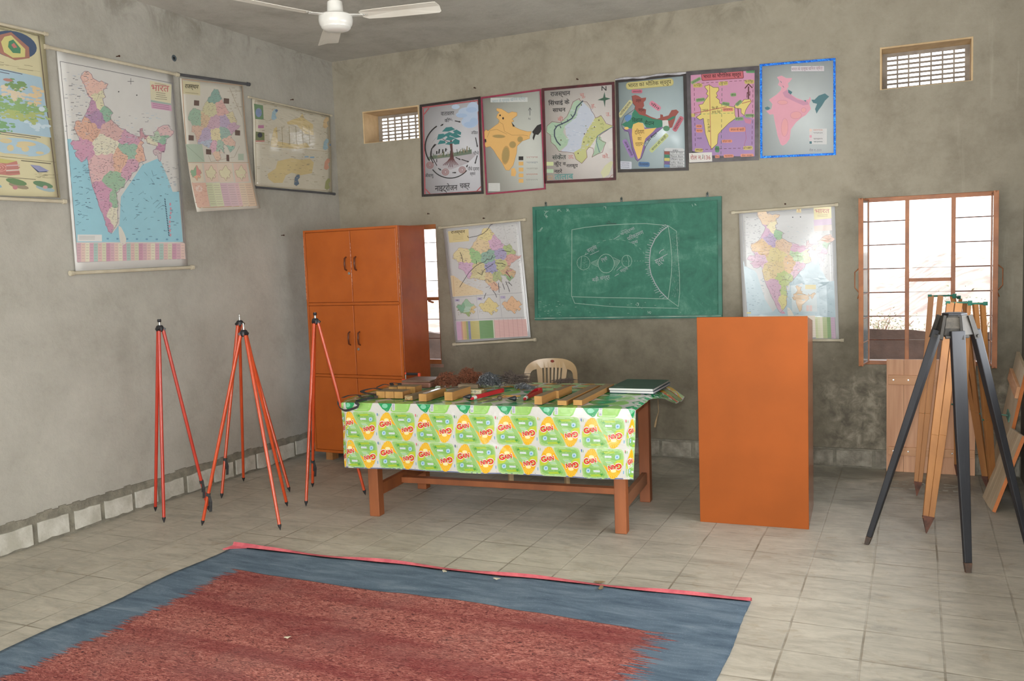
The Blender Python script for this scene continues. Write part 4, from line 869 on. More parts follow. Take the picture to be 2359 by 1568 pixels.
roller('large wall map with pink and orange states and bright blue sea, left wall', [(0, -3.003, 3.076), (0, -2.024, 3.093), (0, -2.011, 1.701), (0, -2.993, 1.684)], NL, [(300, 285), (940, 418), (1015, 1455), (398, 1490)], art_bharat, m_map, 'cfcdc8', wave(0.004, 7, 4, 0.3, 0.014),
       [('top_rod', (0.018, -3.082, 3.085), (0.018, -1.985, 3.102), 0.011, m_rodcream), ('bottom_rod', (0.022, -3.03, 1.673), (0.022, -1.97, 1.688), 0.012, m_rodcream)])

def art_earth(a):
    a.rect(-135, 250, 40, 1460, 'cfc58e', 1)
    a.stroke([(-240, 92), (325, 160), (450, 1468), (-200, 1490)], 5, '6b5a48', 1, True)
    a.ell(210, 265, 108, 106, '2f4f78', 2, 26, 0.2); a.poly([(195, 170), (280, 265), (285, 350), (215, 385), (150, 350), (120, 280), (130, 215)], 'a85f42', 3); a.poly([(195, 195), (262, 285), (262, 348), (205, 368), (165, 335), (150, 260), (165, 215)], 'cfc651', 4); a.poly([(205, 225), (240, 285), (240, 325), (205, 330), (182, 290), (185, 245)], '2f8a5c', 5); a.poly([(208, 250), (224, 282), (208, 292), (196, 270)], 'c4463c', 6)
    a.specks((20, 105, 300, 165), 14, 50, 4, ['8f8560'], 3, 2); a.specks((0, 185, 105, 330), 26, 40, 3.5, ['a89c70', '8f8560'], 3, 3); a.specks((15, 400, 320, 450), 18, 60, 3.5, ['a89c70', '8f8560'], 3, 4)
    a.poly([(45, 455), (345, 488), (405, 970), (92, 952)], '92bad0', 2); rr = random.Random(6)
    for x0, x1, y0, y1, n, c in ((100, 330, 690, 830, 40, '7fae54'), (150, 380, 780, 850, 22, 'a8b94e'), (140, 280, 600, 690, 16, 'd8c29a'), (90, 220, 880, 950, 16, '6aa860'), (75, 130, 800, 860, 8, '56a066'), (170, 270, 540, 620, 12, '6f9c4c'), (280, 350, 580, 700, 12, 'd9b878'), (60, 110, 600, 650, 6, '6aa880'), (290, 380, 720, 780, 8, '7fb060'), (280, 400, 860, 910, 10, 'b4d0de')):
        for _ in range(n * 3): a.ell(rr.gauss((x0 + x1) / 2, (x1 - x0) * .26), rr.gauss((y0 + y1) / 2, (y1 - y0) * .3), rr.uniform(5, 18), rr.uniform(5, 13), c, 3 if c != 'a8b94e' else 4, 7)
    a.ell(185, 548, 22, 12, 'b86a54', 5); a.ell(352, 745, 16, 20, 'c4d8e2', 5); a.stroke([(60, 462), (250, 486)], 5, '5a5464', 4); a.stroke([(60, 482), (190, 498)], 5, '5a5464', 4)
    a.stroke([(150, 962), (350, 978)], 5, '5a5464', 4); a.stroke([(165, 980), (330, 992)], 4, '5a5464', 4)
    a.ell(260, 1072, 142, 72, '96bdd2', 2, 24, 0.04)
    for cx, cy, rx, ry in ((190, 1030, 28, 20), (212, 1085, 16, 26), (262, 1060, 26, 16), (285, 1040, 45, 18), (280, 1082, 18, 24), (350, 1105, 20, 12), (240, 1135, 60, 6)): a.ell(cx, cy, rx, ry, 'd0bb7c', 3)
    a.poly([(62, 1195), (130, 1180), (245, 1188), (262, 1295), (215, 1308), (72, 1300)], 'bb5a48', 2); a.poly([(62, 1195), (130, 1172), (245, 1185), (200, 1212), (75, 1210)], 'c2b848', 3)
    for k in range(4): a.ring(140, 1250, 16 + k * 14, 12 + k * 9, 4, 'd98a78', 3, 12)
    for k in range(4): a.poly([(195, 1225 + k * 20), (258, 1212 + k * 20), (260, 1222 + k * 20), (197, 1236 + k * 20)], ['c9a0a0', 'b7665a', 'cfc0b0', 'a85a4c'][k], 3)
    a.poly([(305, 1208), (350, 1212), (400, 1250), (350, 1262)], '7f86b8', 3); a.poly([(310, 1215), (345, 1225), (395, 1260), (345, 1268)], '33406a', 2); a.specks((320, 1275, 420, 1310), 14, 30, 3, ['8f8560'], 3, 8)
    for q, c1, c2 in (((120, 1372), '5e9a5a', '6fa8c0'), ((245, 1372), '5f8a50', '9a8a6a'), ((372, 1382), '5a8a5c', '8fb0b8')): a.ell(q[0], q[1] - 15, 52, 24, c1, 3, 12, 0.35); a.ell(q[0] + 12, q[1] + 18, 50, 20, c2, 2, 12, 0.35)
    a.ell(240, 1405, 12, 16, 'b9606a', 4); a.ell(382, 1388, 12, 14, 'c98a84', 4)
    a.poly([(-60, 560), (15, 575), (52, 650), (50, 685), (-60, 660)], '6c567a', 2); a.poly([(-60, 700), (10, 720), (65, 800), (70, 825), (-60, 810)], '5a6a7a', 2); a.poly([(-60, 790), (30, 790), (70, 825), (-60, 820)], 'b0453a', 3); a.poly([(-60, 925), (40, 935), (88, 970), (70, 998), (-60, 985)], 'c06a50', 2); a.poly([(-60, 965), (40, 975), (70, 998), (-60, 992)], '6a7ab0', 3)
    a.poly([(38, 1065), (60, 1055), (84, 1072), (78, 1100), (52, 1105), (38, 1090)], '7d7474', 2); a.rect(-60, 380, 6, 432, 'c04a44', 2)
    for y in (1200, 1300, 1390): a.poly([(-60, y), (5, y + 5), (32, y + 42), (-60, y + 40)], ['b07068', '6a7a94', 'a8505a'][y % 3], 2)
    for p, q in (((42, 450), (98, 960)), ((98, 960), (108, 1155)), ((0, 1150), (430, 1172)), ((15, 1155), (45, 1460)), ((0, 838), (76, 845)), ((0, 1030), (100, 1035)), ((76, 845), (98, 960))): a.stroke([p, q], 3, '75684c', 3)
    a.stroke([(265, 1180), (405, 1188)], 6, '5a5044', 3); a.stroke([(150, 1322), (335, 1328)], 4, '5a5044', 3)
roller('yellow chart of the layers of the earth, leftmost on the left wall', [(0, -3.95, 3.15), (0, -3.082, 3.163), (0, -3.085, 2.15), (0, -3.95, 2.14)], NL, [(-270, 92), (352, 140), (462, 1470), (-175, 1480)], art_earth, m_map_shiny, 'cfc58e', wave(0.006, 8, 5, 1.0, 0.012, 0.02),
       [('top_rod', (0.016, -3.97, 3.15), (0.016, -3.075, 3.165), 0.009, m_rodcream), ('bottom_rod', (0.036, -3.99, 2.125), (0.036, -3.055, 2.128), 0.011, m_rodcream)])

PR = [(74,29.4,'7fb0a0'),(75.4,28.3,'d79a8e'),(73.2,27.9,'cfc98e'),(71.2,26.9,'93bd9c'),(73.9,26.8,'c99ab0'),(75.8,27.0,'b49cc0'),(76.8,27.4,'d4c58c'),(71.0,25.9,'d7a98a'),(72.6,25.6,'b8a0c4'),(74.2,25.8,'dccb8c'),(75.5,26.0,'93b8a8'),(76.8,26.6,'c79ab4'),(73.6,24.6,'d59ab0'),(74.9,24.6,'a0c0a8'),(76.2,25.2,'d8a98e'),(75.9,24.5,'8fc0a8'),(74.3,23.7,'dbb08c'),(72.9,24.7,'a8b8d0'),(72.3,27.0,'d4b07c')]
PR2 = [(x, y, c) for (x, y, _), c in zip(PR, ['d9c46a','cf9ac0','d8b878','dcc880','7fb09a','9c90c0','a8bc6a','cf9fc4','c9b870','8f8cc0','bfc06a','cf8a7c','d3b06a','a8b86c','c9a060','7fb06c','d69a6a','cfc47c','8cc06c'])]
def raj(a, P, seeds, rim, n=260, seed=1, lay=2, wob=0.35):
    T = [P(*q) for q in RAJ]; sc = abs(P(76, 26)[0] - P(75, 26)[0])
    regions(a, T, [(*P(x, y), c) for x, y, c in seeds], lay, sc * 0.09, sc * 0.2); a.stroke(T, sc * 0.03, rim, lay + 1, True); r2 = random.Random(seed)
    for _ in range(n):
        x, y = r2.uniform(69.5, 78.3), r2.uniform(23.2, 30)
        if pip(x, y, RAJ): px, py = P(x, y); a.rect(px, py, px + sc * r2.uniform(.08, .25), py + sc * 0.03, r2.choice(['75656c', '8f7f84', 'a06a6a', '5c5a62']), lay + 2)
def art_raj1(a):
    a.stroke([(978, 432), (1325, 470), (1405, 1130), (1085, 1142), (1030, 880)], 4, 'c08a4c', 1, True)
    a.poly([(982, 440), (1080, 452), (1088, 522), (988, 512)], 'cfc38c', 3); a.text('राजस्थान', 1034, 478, 24, '2a2622', 5, 0.07, wid=78, bold=0.01); a.stroke([(1000, 505), (1075, 512)], 2, '8a7a4a', 4)
    P = lambda lo, la: (1012 + (lo - 69.5) * 34.5 + (30 - la) * 3.5, 468 + (30 - la) * 59 + (lo - 69.5) * 3.5)
    raj(a, P, PR, 'a08088', 1200, 2)
    for x, y in ((1068, 562), (1236, 552), (1045, 753), (1306, 726), (1150, 830), (1253, 866)): a.poly([(x - 15, y - 15), (x + 15, y - 12), (x + 16, y + 16), (x - 14, y + 14)] if x < 1240 or x > 1260 else [(x - 6, y - 20), (x + 8, y - 18), (x + 10, y + 18), (x - 5, y + 16)], '6c4f44', 4)
    a.poly([(1012, 788), (1112, 788), (1128, 886), (1030, 888)], 'a9c0a4', 2); a.stroke([(1020, 795), (1120, 880)], 2, '8aa080', 3); a.stroke([(1028, 890), (1375, 890)], 3, 'c08a4c', 3)
    for i, (x, c) in enumerate(((1035, 'e0b39c'), (1122, 'dcb8a0'), (1200, 'd9c0a4'), (1285, 'dcb49c'))):
        a.poly([(x, 895), (x + 76, 895), (x + 86, 996), (x + 10, 1000)], c if i else 'd9c8a8', 2)
        q = (lambda x: lambda lo, la: (x + 8 + (lo - 69.5) * 7.6, 905 + (30 - la) * 12.6))(x); T = [q(*k) for k in RAJ]
        if i == 0: regions(a, T, [(*q(72, 27), '7fb080'), (*q(76, 27), 'd06a5c'), (*q(75, 24), 'dd8f58')], 3)
        else: a.poly(T, 'd9cf9c', 3)
        a.stroke(T, 2, 'b09070', 4, True)
    a.poly([(1050, 1002), (1130, 1002), (1145, 1136), (1075, 1140)], 'd9a080', 2); a.ell(1090, 1035, 20, 18, 'e0c0b0', 3)
    a.specks((1062, 1010, 1130, 1120), 60, 8, 3, ['c07a60', 'cf9078'], 3, 4)
    for i, (x, c) in enumerate(((1132, 'c9cf9c'), (1170, 'd3d6a4'), (1212, 'd0a4b4'), (1250, 'd4acb4'), (1290, 'd8a8ac'), (1310, 'dcc09c'), (1345, 'dcb890'))):
        w = (1170, 1212, 1250, 1290, 1310, 1345, 1385)[i] - x; a.poly([(x, 1004), (x + w, 1003), (x + w + 18, 1130), (x + 18, 1136)], c, 2)
        for q in range(9): a.stroke([(x + 5 + q * 1.8, 1016 + q * 13), (x + w - 4 + q * 1.8, 1016 + q * 13)], 1.6, 'a48c84', 3)
    a.stroke([(1250, 480), (1290, 560), (1330, 640)], 1.8, 'a08c6c', 2); a.stroke([(1240, 500), (1320, 500)], 1.8, 'a08c6c', 2); a.stroke([(1150, 850), (1165, 885), (1290, 860), (1320, 800)], 1.8, 'a08c6c', 2); a.specks((1245, 480, 1325, 600), 30, 12, 2.5, ['a89c7c'], 2, 8)
    a.rect(1312, 842, 1345, 878, 'a8bca0', 3)
roller('narrow pastel patchwork wall map on a dark rod, its foot curling off the left wall', [(0, -1.955, 3.085), (0, -1.271, 3.140), (0, -1.268, 2.150), (0, -1.985, 2.095)], NL, [(965, 425), (1325, 468), (1425, 1145), (1072, 1165)], art_raj1, m_map, 'cfc8b6', wave(0.005, 9, 3, 0.5, 0.012, 0.10),
       [('top_rod', (0.016, -1.98, 3.105), (0.016, -1.205, 3.158), 0.011, m_roddark)])

def art_village(a):
    a.stroke([(1398, 545), (1790, 640), (1800, 1050), (1405, 1012)], 2.5, 'b09c70', 1, True)
    a.poly([(1392, 560), (1440, 570), (1443, 650), (1397, 645)], '5e8f5c', 2); a.ell(1416, 610, 17, 26, '5a7fb8', 3); a.rect(1412, 680, 1443, 697, 'b85a94', 2); a.poly([(1400, 715), (1445, 722), (1446, 768), (1400, 762)], '6d7a3c', 2); a.ell(1422, 735, 12, 14, '2a3240', 3); a.rect(1402, 764, 1446, 772, 'c05a4c', 3)
    yl = 'cfb35c'
    a.poly([(1565, 665), (1600, 650), (1635, 640), (1650, 618), (1660, 645), (1705, 680), (1708, 740), (1660, 730), (1620, 680), (1570, 678)], yl, 2); a.poly([(1480, 775), (1500, 700), (1515, 690), (1520, 770), (1560, 780), (1620, 790), (1670, 780), (1690, 805), (1620, 815), (1480, 800)], yl, 2)
    a.poly([(1465, 950), (1510, 920), (1520, 880), (1590, 865), (1640, 875), (1690, 870), (1710, 890), (1700, 950), (1640, 960), (1590, 945), (1560, 960), (1545, 1000), (1500, 1000), (1470, 975)], yl, 2)
    for k in range(5): a.stroke([(1540 + k * 36, 690), (1545 + k * 36, 790)], 2, '9a8850', 3)
    for x, y, c in ((1500, 620, '86b4c8'), (1772, 670, 'd2a95a'), (1770, 790, '86b4c8'), (1775, 900, 'cf7a48'), (1780, 1010, '9aa04c'), (1618, 985, '3c6488')):
        a.poly([(x - 15, y + 25), (x - 10, y - 12), (x + 3, y - 30), (x + 16, y - 28), (x + 17, y - 12), (x + 6, y), (x + 14, y + 22), (x - 2, y + 34)], c, 3)
    a.ell(1512, 600, 7, 7, '35679c', 4); a.ell(1795, 795, 4, 6, '2c6ca8', 4)
    a.specks((1400, 560, 1790, 1010), 150, 14, 2.2, ['a89a74', '8f8568', '9a8c60'], 3, 12); a.stroke([(1398, 780), (1795, 835)], 2, 'b8a478', 2)
    a.rect(1660, 855, 1682, 862, '6fa4c8', 4); a.rect(1690, 858, 1712, 866, '6fa4c8', 4)
roller('wide shiny wrinkled sheet with yellow outline maps in the far left corner of the room', [(0, -1.165, 3.052), (0, -0.090, 3.052), (0, -0.120, 2.338), (0, -1.200, 2.334)], NL, [(1383, 530), (1797, 632), (1808, 1062), (1400, 1018)], art_village, m_wrink, 'cbc2a8', wave(0.004, 16, 9, 0.2, 0.012),
       [('top_rod', (0.014, -1.20, 3.056), (0.014, -0.075, 3.056), 0.007, m_rodcream), ('bottom_rod', (0.018, -1.205, 2.330), (0.018, -0.10, 2.332), 0.009, m_roddark)])

def art_raj2(a):
    a.stroke([(300, 185), (985, 100), (1070, 1215), (395, 1260)], 3, '8c8c94', 1, True); a.stroke([(310, 195), (975, 112), (1058, 1205), (402, 1250)], 2, '8c8c94', 1, True)
    a.poly([(322, 192), (520, 168), (524, 290), (336, 305)], 'd8c06c', 2); a.text('राजस्थान', 420, 205, 32, '4a3a2a', 4, -0.06, wid=135, bold=0.01)
    for k in range(4): a.stroke([(370, 232 + k * 15), (470, 224 + k * 15)], 2, '8a743c', 3)
    P = lambda lo, la: (342 + (lo - 69.5) * 74 + (30 - la) * 9, 150 + (30 - la) * 92 + (29 - la) * 1 - (lo - 69.5) * 4 + 24)
    raj(a, P, PR2, '9c7c88', 1100, 5)
    rr = random.Random(4); bk = '3a3438'
    for pts in ([(510, 238), (520, 256), (600, 240), (660, 215), (700, 180), (730, 130), (750, 122)], [(432, 742), (470, 680), (520, 600), (580, 540), (625, 510), (670, 495), (690, 470), (730, 470), (745, 435)], [(440, 400), (455, 440), (465, 498)], [(590, 485), (592, 520)], [(830, 385), (870, 390), (915, 398)], [(870, 590), (890, 620), (912, 655)], [(795, 700), (800, 795)], [(835, 710), (852, 765)], [(865, 690), (885, 740), (900, 790)], [(890, 690), (922, 730)], [(740, 775), (765, 810), (775, 842)], [(675, 800), (655, 855)], [(765, 505), (830, 510), (868, 528)], [(655, 580), (640, 625), (600, 600)], [(745, 520), (720, 535), (660, 575)]): a.stroke(pts, 4.5, bk, 6)
    for k in range(30):
        x, y = rr.uniform(640, 880), rr.uniform(380, 760); a.stroke([(x, y), (x + rr.uniform(-30, 40), y + rr.uniform(-25, 25))], 3, rr.choice(['4a4448', '6a4a4a', '3c4c44']), 6)
    a.stroke([(870, 590), (925, 580)], 8, 'c4526a', 5); a.stroke([(870, 600), (912, 652)], 8, 'c4526a', 5)
    a.specks((740, 130, 970, 330), 70, 14, 3, ['9a9a9c', 'b0aca8'], 2, 3); a.specks((870, 450, 1000, 780), 50, 14, 3, ['9a9a9c', 'b0aca8'], 2, 5); a.stroke([(850, 140), (880, 270), (905, 330), (920, 400)], 2, 'a8a49c', 2)
    a.poly([(345, 630), (375, 630), (480, 710), (640, 780), (650, 812), (362, 835)], 'd9bc84', 1); a.stroke([(372, 640), (378, 830)], 5, 'cf9a54', 2); a.specks((385, 650, 640, 820), 80, 16, 3, ['b4945c', 'c8a468'], 3, 9)
    a.stroke([(360, 845), (1015, 795)], 3, '8c8c94', 2)
    for i, (x, c) in enumerate(((388, '8fbf98'), (598, 'd8c05a'), (815, 'dba05e'))):
        y = 858 - i * 14; q = (lambda x, y: lambda lo, la: (x + (lo - 69.5) * 22 + (30 - la) * 3, y + (30 - la) * 25 + (lo - 73) * -1.0))(x, y); T = [q(*k) for k in RAJ]
        if i == 0: regions(a, T, [(*q(71.5, 27), '6fb088'), (*q(75, 28), '8fbf98'), (*q(74.5, 26), 'a4c8b0'), (*q(76, 25.5), 'd0b060'), (*q(74.5, 24), '8fb05c')], 3)
        else: a.poly(T, c, 3)
        a.stroke(T, 2.5, 'a08a60', 4, True); a.rect(x - 5, y - 2, x + 42, y + 24, 'a89cc4', 3); a.rect(x + 8, y + 8, x + 30, y + 14, '4c4468', 4)
        a.stroke([(x - 15 if i else 375, y - 15), (x + (5 if i else 0), y + 205)], 2, '8c8c94', 2); a.specks((x + 10, y + 40, x + 150, y + 150), 30, 12, 3, ['8a7a4c', 'a08c5c'], 4, i)
    a.stroke([(375, 1060), (1040, 1030)], 3, '8c8c94', 2)
    y0, y1 = 1062, 1250
    for x, w, c in ((392, 44, 'cf9cc4'), (436, 14, 'd08a84'), (450, 16, 'd8b05c'), (466, 20, 'cfa85c'), (486, 18, 'a0b060'), (504, 22, '7f88b4'), (526, 82, 'c4b84c'), (608, 126, '5f9c48'), (734, 14, 'c8ccb0'), (748, 300, 'dba39c')):
        s = (748 - x) * 0.04 if x < 748 else 0; a.poly([(x, y0 + (600 - x) * .04 + 4), (x + w, y0 + (600 - x - w) * .04 + 4), (x + w + 10, y1 - (x + w - 392) * .06), (x + 10, y1 - (x - 392) * .06)], c, 2)
        for k in range(1, 12): yy = y0 + 14 + k * 14 - (x - 392) * .05; a.stroke([(x + 4 + k, yy), (x + w - 2 + k, yy - w * .05)], 1.8, [max(0, int(c[i:i+2], 16) - 34) for i in (0, 2, 4)], 3)
    for k in range(7): a.stroke([(748 + k * 43, 1052 - k * 2.4), (758 + k * 43, 1228 - k * 2.6)], 3, 'c08480', 4)
roller('long patchwork wall map with three inset maps, between the narrow window and the blackboard', [(1.112, 0, 1.965), (1.868, 0, 1.992), (1.938, 0, 0.985), (1.198, 0, 0.935)], NB, [(275, 158), (1005, 90), (1085, 1222), (380, 1275)], art_raj2, m_map_shiny, 'c9c8c8', wave(0.006, 7, 4, 0.6, 0.014, 0.012),
       [('top_rod', (1.083, -0.018, 1.967), (1.913, -0.018, 1.998), 0.010, m_rodcream), ('bottom_rod', (1.184, -0.03, 0.918), (1.975, -0.03, 0.964), 0.011, m_rodcream)])

def art_bharat2(a):
    a.stroke([(1610, 200), (2232, 158), (2252, 1045), (1640, 1060)], 3, '90909a', 1, True)
    P = lambda lo, la: (1612 + (lo - 68.1) * 21.3 + (37 - la) * 2.0, 172 + (37 - la) * 24.6 - (lo - 74) * 1.0)
    a.poly([(1612, 520), (1625, 560), (1690, 590), (1705, 610), (1760, 790), (1815, 875), (1860, 830), (1880, 700), (1960, 620), (2040, 545), (2080, 530), (2140, 505), (2150, 560), (2190, 640), (2215, 660), (2245, 655), (2252, 905), (1638, 905)], 'a3c0cc', 1)
    india(a, P, ST2, None, None, 2, True, 1500, '9c8088', 4)
    a.specks((1620, 220, 1730, 480), 80, 12, 2.6, ['9a9aa0', '8a8a90'], 2, 3); a.specks((1920, 280, 2200, 420), 50, 12, 2.6, ['a4a4a8', 'a8bcc8'], 2, 4); a.specks((1630, 620, 1750, 880), 40, 14, 2.6, ['6d90a0', '7f9cac'], 3, 5); a.specks((1890, 640, 2230, 890), 60, 14, 2.6, ['6d90a0', '7f9cac'], 3, 6); a.specks((2130, 420, 2240, 640), 40, 12, 2.6, ['9a9aa0'], 3, 7)
    a.poly([(2108, 155), (2230, 150), (2232, 228), (2112, 238)], 'd8c878', 3); a.text('भारत', 2168, 180, 30, 'b8432e', 5, -0.03, wid=102, bold=0.012); a.poly([(2108, 240), (2230, 230), (2232, 270), (2110, 280)], 'c9a8c8', 3); a.poly([(2110, 282), (2232, 272), (2234, 310), (2112, 318)], 'd2b8ac', 3)
    for k in range(2): a.stroke([(2135, 208 + k * 10), (2205, 204 + k * 10)], 2, '8a6a3c', 4)
    a.rect(1990, 162, 2022, 190, 'dcc478', 3); a.stroke([(2006, 166), (2000, 186)], 3, 'b0643c', 4); a.stroke([(2006, 166), (2014, 186)], 3, 'b0643c', 4); a.ell(1963, 222, 5, 4, '4c4c54', 3, 6); a.ell(2017, 220, 5, 4, '4c4c54', 3, 6)
    a.poly([(1945, 690), (2120, 680), (2126, 868), (1952, 872)], 'bcccd0', 4); Q = lambda lo, la: (1950 + (lo - 67.6) * 5.6, 690 + (37 - la) * 6.2); T = [Q(*k) for k in INDIA]; a.poly(T, 'd0a870', 5); a.stroke(T, 1.5, 'a07c50', 6, True); a.rect(2045, 684, 2118, 714, 'd0bc5c', 5); a.rect(2050, 825, 2068, 865, 'd8b0a8', 5); a.rect(2072, 825, 2090, 865, 'd8b0a8', 5)
    a.poly([(1870, 885), (1890, 868), (1905, 885)], 'cf7fa0', 5); a.rect(1632, 880, 1660, 890, 'cfc04c', 4)
    y0, y1 = 905, 1052
    for x, w, c in ((1640, 470, 'd8c8b0'), (2108, 18, 'b8c070'), (2126, 18, 'c8c890'), (2144, 16, 'd0c8a0'), (2160, 30, 'a8b868'), (2190, 26, '7fae5c'), (2216, 30, 'c8a4c0')):
        a.poly([(x, y0), (x + w, y0 - w * .02), (x + w + 6, y1 - w * .02), (x + 6, y1)], c, 2)
        for k in range(12): a.stroke([(x + 3, y0 + 8 + k * 12), (x + w - 2, y0 + 8 + k * 12)], 1.6, [max(0, int(c[i:i+2], 16) - 28) for i in (0, 2, 4)], 3)
roller('faded glossy wall map with orange states and pale blue sea, right of the blackboard', [(3.722, 0, 1.962), (4.425, 0, 1.975), (4.452, 0, 0.975), (3.752, 0, 0.972)], NB, [(1587, 188), (2255, 140), (2275, 1055), (1610, 1070)], art_bharat2, m_map_shiny, 'c8c8c8', wave(0.010, 9, 2, 2.2, 0.014),
       [('top_rod', (3.679, -0.018, 1.961), (4.439, -0.018, 1.978), 0.010, m_rodcream), ('bottom_rod', (3.74, -0.022, 0.962), (4.475, -0.022, 0.967), 0.010, m_rodcream)])

# ------------------------------------------------------------------ blackboard
def board_mat():
    t = NT('green_chalkboard_paint'); n = t.noise(3.2, 8, 0.72, vec=t.mapv((1, 1, 1.6)), dist=0.7); n2 = t.noise(22, 5, 0.7, vec=t.mapv((1, 1, 0.5)))
    col = t.ramp(t.math('ADD', t.math('MULTIPLY', n, .7), t.math('MULTIPLY', n2, .3)), [(0.36, '295f4f'), (0.52, '34705d'), (0.68, '5b8d7a')])
    return t.done(col, 0.62, 0, 0.35)
m_board = board_mat()
BQ = [(1.990, 0, 2.101), (3.591, 0, 2.094), (3.583, 0, 1.142), (1.978, 0, 1.132)]
root = thing('blackboard', 'green painted blackboard with a chalk drawing, hung in the middle of the back wall', 'blackboard', (2.785, -0.004, 1.132))
b = MB(); S = board_quad(BQ, NB, 0.012); vs_ = [S(u, v, 0) for u, v in ((0, 0), (1, 0), (1, 1), (0, 1))]; ws = [S(u, v, -0.010) for u, v in ((0, 0), (1, 0), (1, 1), (0, 1))]
b.add(vs_ + ws, [(0, 1, 2, 3), (7, 6, 5, 4), (0, 4, 5, 1), (1, 5, 6, 2), (2, 6, 7, 3), (3, 7, 4, 0)]); o = b.build('writing_surface', m_board); localise(o, root)
edge_frame('board_frame', root, BQ, NB, 0.028, mk('green_frame_paint', '2f7361', '245a4b', 7, 0.5), 0.02)
m_chalkdust = mk('chalk_dusty_ledge', '9fb3a6', '5f8a7a', 12, 0.9)
b = MB(); b.beam((1.985, -0.035, 1.150), (3.58, -0.035, 1.160), 0.006, 0.03, face=(0, -1, 0)); o = b.build('chalk_ledge', m_chalkdust); localise(o, root)
a = Art([(-445, -19), (2277, -176), (2289, 1543), (-410, 1612)]); ck = '86aa98'; cp = '9aa2a6'
a.stroke([(135, 305), (330, 270), (600, 240), (900, 222), (1200, 212), (1525, 240)], 8, ck, 1); a.stroke([(135, 305), (130, 1265)], 8, ck, 1); a.stroke([(130, 1265), (600, 1275), (1100, 1275), (1525, 1285)], 8, ck, 1)
a.stroke([(1525, 240), (1555, 430), (1580, 700), (1575, 900), (1550, 1120), (1525, 1285)], 8, ck, 1); a.stroke([(1525, 240), (1645, 320), (1660, 620), (1688, 940), (1690, 1200), (1670, 1390), (1525, 1285)], 7, ck, 1)
a.stroke([(135, 1265), (175, 1360), (400, 1378), (720, 1402), (1050, 1410), (1670, 1415)], 7, ck, 1)
sun = [(1525, 250), (1430, 320), (1340, 430), (1280, 560), (1262, 700), (1262, 830), (1285, 940), (1340, 1060), (1410, 1170), (1520, 1280)]; a.stroke(sun, 12, cp, 1)
rr = random.Random(9)
for i in range(len(sun) - 1):
    for k in range(4):
        s = k / 4; x = sun[i][0] + (sun[i+1][0] - sun[i][0]) * s; y = sun[i][1] + (sun[i+1][1] - sun[i][1]) * s; up = -1 if y < 760 else 1
        L = rr.choice([28, 45, 65]); a.stroke([(x, y), (x - L, y + up * L * 0.55 * (abs(y - 760) / 500))], 6, cp, 1)
a.ring(635, 785, 118, 135, 7, ck); a.ring(305, 780, 95, 100, 5, ck); a.ring(935, 748, 72, 84, 6, ck)
a.stroke([(275, 690), (265, 870)], 5, ck, 1); a.stroke([(940, 670), (965, 740), (960, 830)], 5, ck, 1); a.stroke([(415, 775), (515, 730)], 5, ck, 1); a.stroke([(415, 785), (515, 830)], 5, ck, 1); a.stroke([(740, 700), (840, 745), (750, 880)], 5, ck, 1)
for k in range(60):
    x = 290 + rr.gauss(0, 42) + 30; y = 780 + rr.gauss(0, 45); a.rect(x, y, x + 6, y + 5, '6f9c88', 1)
for k in range(7): a.stroke([(430 + k * 13, 785 + k * 5), (440 + k * 13, 765 - k * 4)], 4, '7fa594', 1); a.stroke([(755 + k * 11, 730 + k * 2), (765 + k * 10, 830 - k * 10)], 4, '7fa594', 1)
for k in range(8): a.stroke([(880 + k * 40, 752 - k), (898 + k * 40, 751 - k)], 4, '7fa594', 1)
for k in range(12):
    t0 = math.radians(200 + k * 12); a.stroke([(760 + 460 * math.cos(t0), 770 + 330 * math.sin(t0)), (760 + 460 * math.cos(t0 + .1), 770 + 330 * math.sin(t0 + .1))], 4, '7fa594', 1)
a.text('पृथ्वी', 605, 725, 46, cp, 2, -0.25, wid=95); a.text('चन्द्रमा', 435, 590, 60, cp, 2, -0.45, wid=150); a.stroke([(325, 665), (375, 640)], 6, cp, 1); a.stroke([(400, 665), (530, 605)], 6, cp, 1)
a.text('चन्द्रमा', 900, 880, 44, cp, 2, -0.45, wid=120); a.stroke([(760, 965), (820, 930)], 6, cp, 1); a.stroke([(790, 885), (855, 825)], 6, cp, 1)
a.text('बड़ी चन्द्र', 560, 1000, 52, cp, 2, -0.2, wid=260); a.text('परिक्रमण', 1060, 385, 56, cp, 2, -0.45, wid=250); a.text('पथ', 1050, 480, 46, cp, 2, -0.3, wid=90); a.text('चन्द्रमा', 950, 330, 40, cp, 2, -0.45, wid=220); a.stroke([(745, 440), (830, 385)], 6, cp, 1); a.stroke([(855, 325), (930, 295)], 6, cp, 1)
a.text('सूर्य', 1410, 755, 80, cp, 2, -0.4, wid=130); a.stroke([(1345, 740), (1515, 645)], 8, cp, 1); a.ring(1480, 650, 80, 70, 8, cp, 1, 6, 190, 260)
for k in range(240):
    x, y = rr.uniform(1570, 1680), rr.uniform(330, 1250); a.rect(x, y, x + 4, y + 18, '4f8270', 1)
for k in range(60):
    x, y = rr.choice([rr.uniform(-400, 2200), rr.uniform(-380, 0)]), rr.uniform(1330, 1560); a.rect(x, y, x + rr.uniform(4, 30), y + 5, '7fa392', 1)
for x, y in ((-240, 60), (-60, 20), (80, 20), (620, -10), (1900, -60), (-330, 300), (-250, 120), (1090, 1370), (1260, 1470)):
    for k in range(4): a.stroke([(x + rr.uniform(-30, 30), y + rr.uniform(-30, 30)), (x + rr.uniform(-40, 40), y + rr.uniform(-30, 30))], 6, '8fae9f', 1)
a.stroke([(645, 210), (780, 215)], 12, '20493c', 1); a.stroke([(665, 180), (690, 192)], 10, '20493c', 1)
o = a.build('chalk_drawing', m_print, board_quad(BQ, NB, 0.0125), None); localise(o, root)
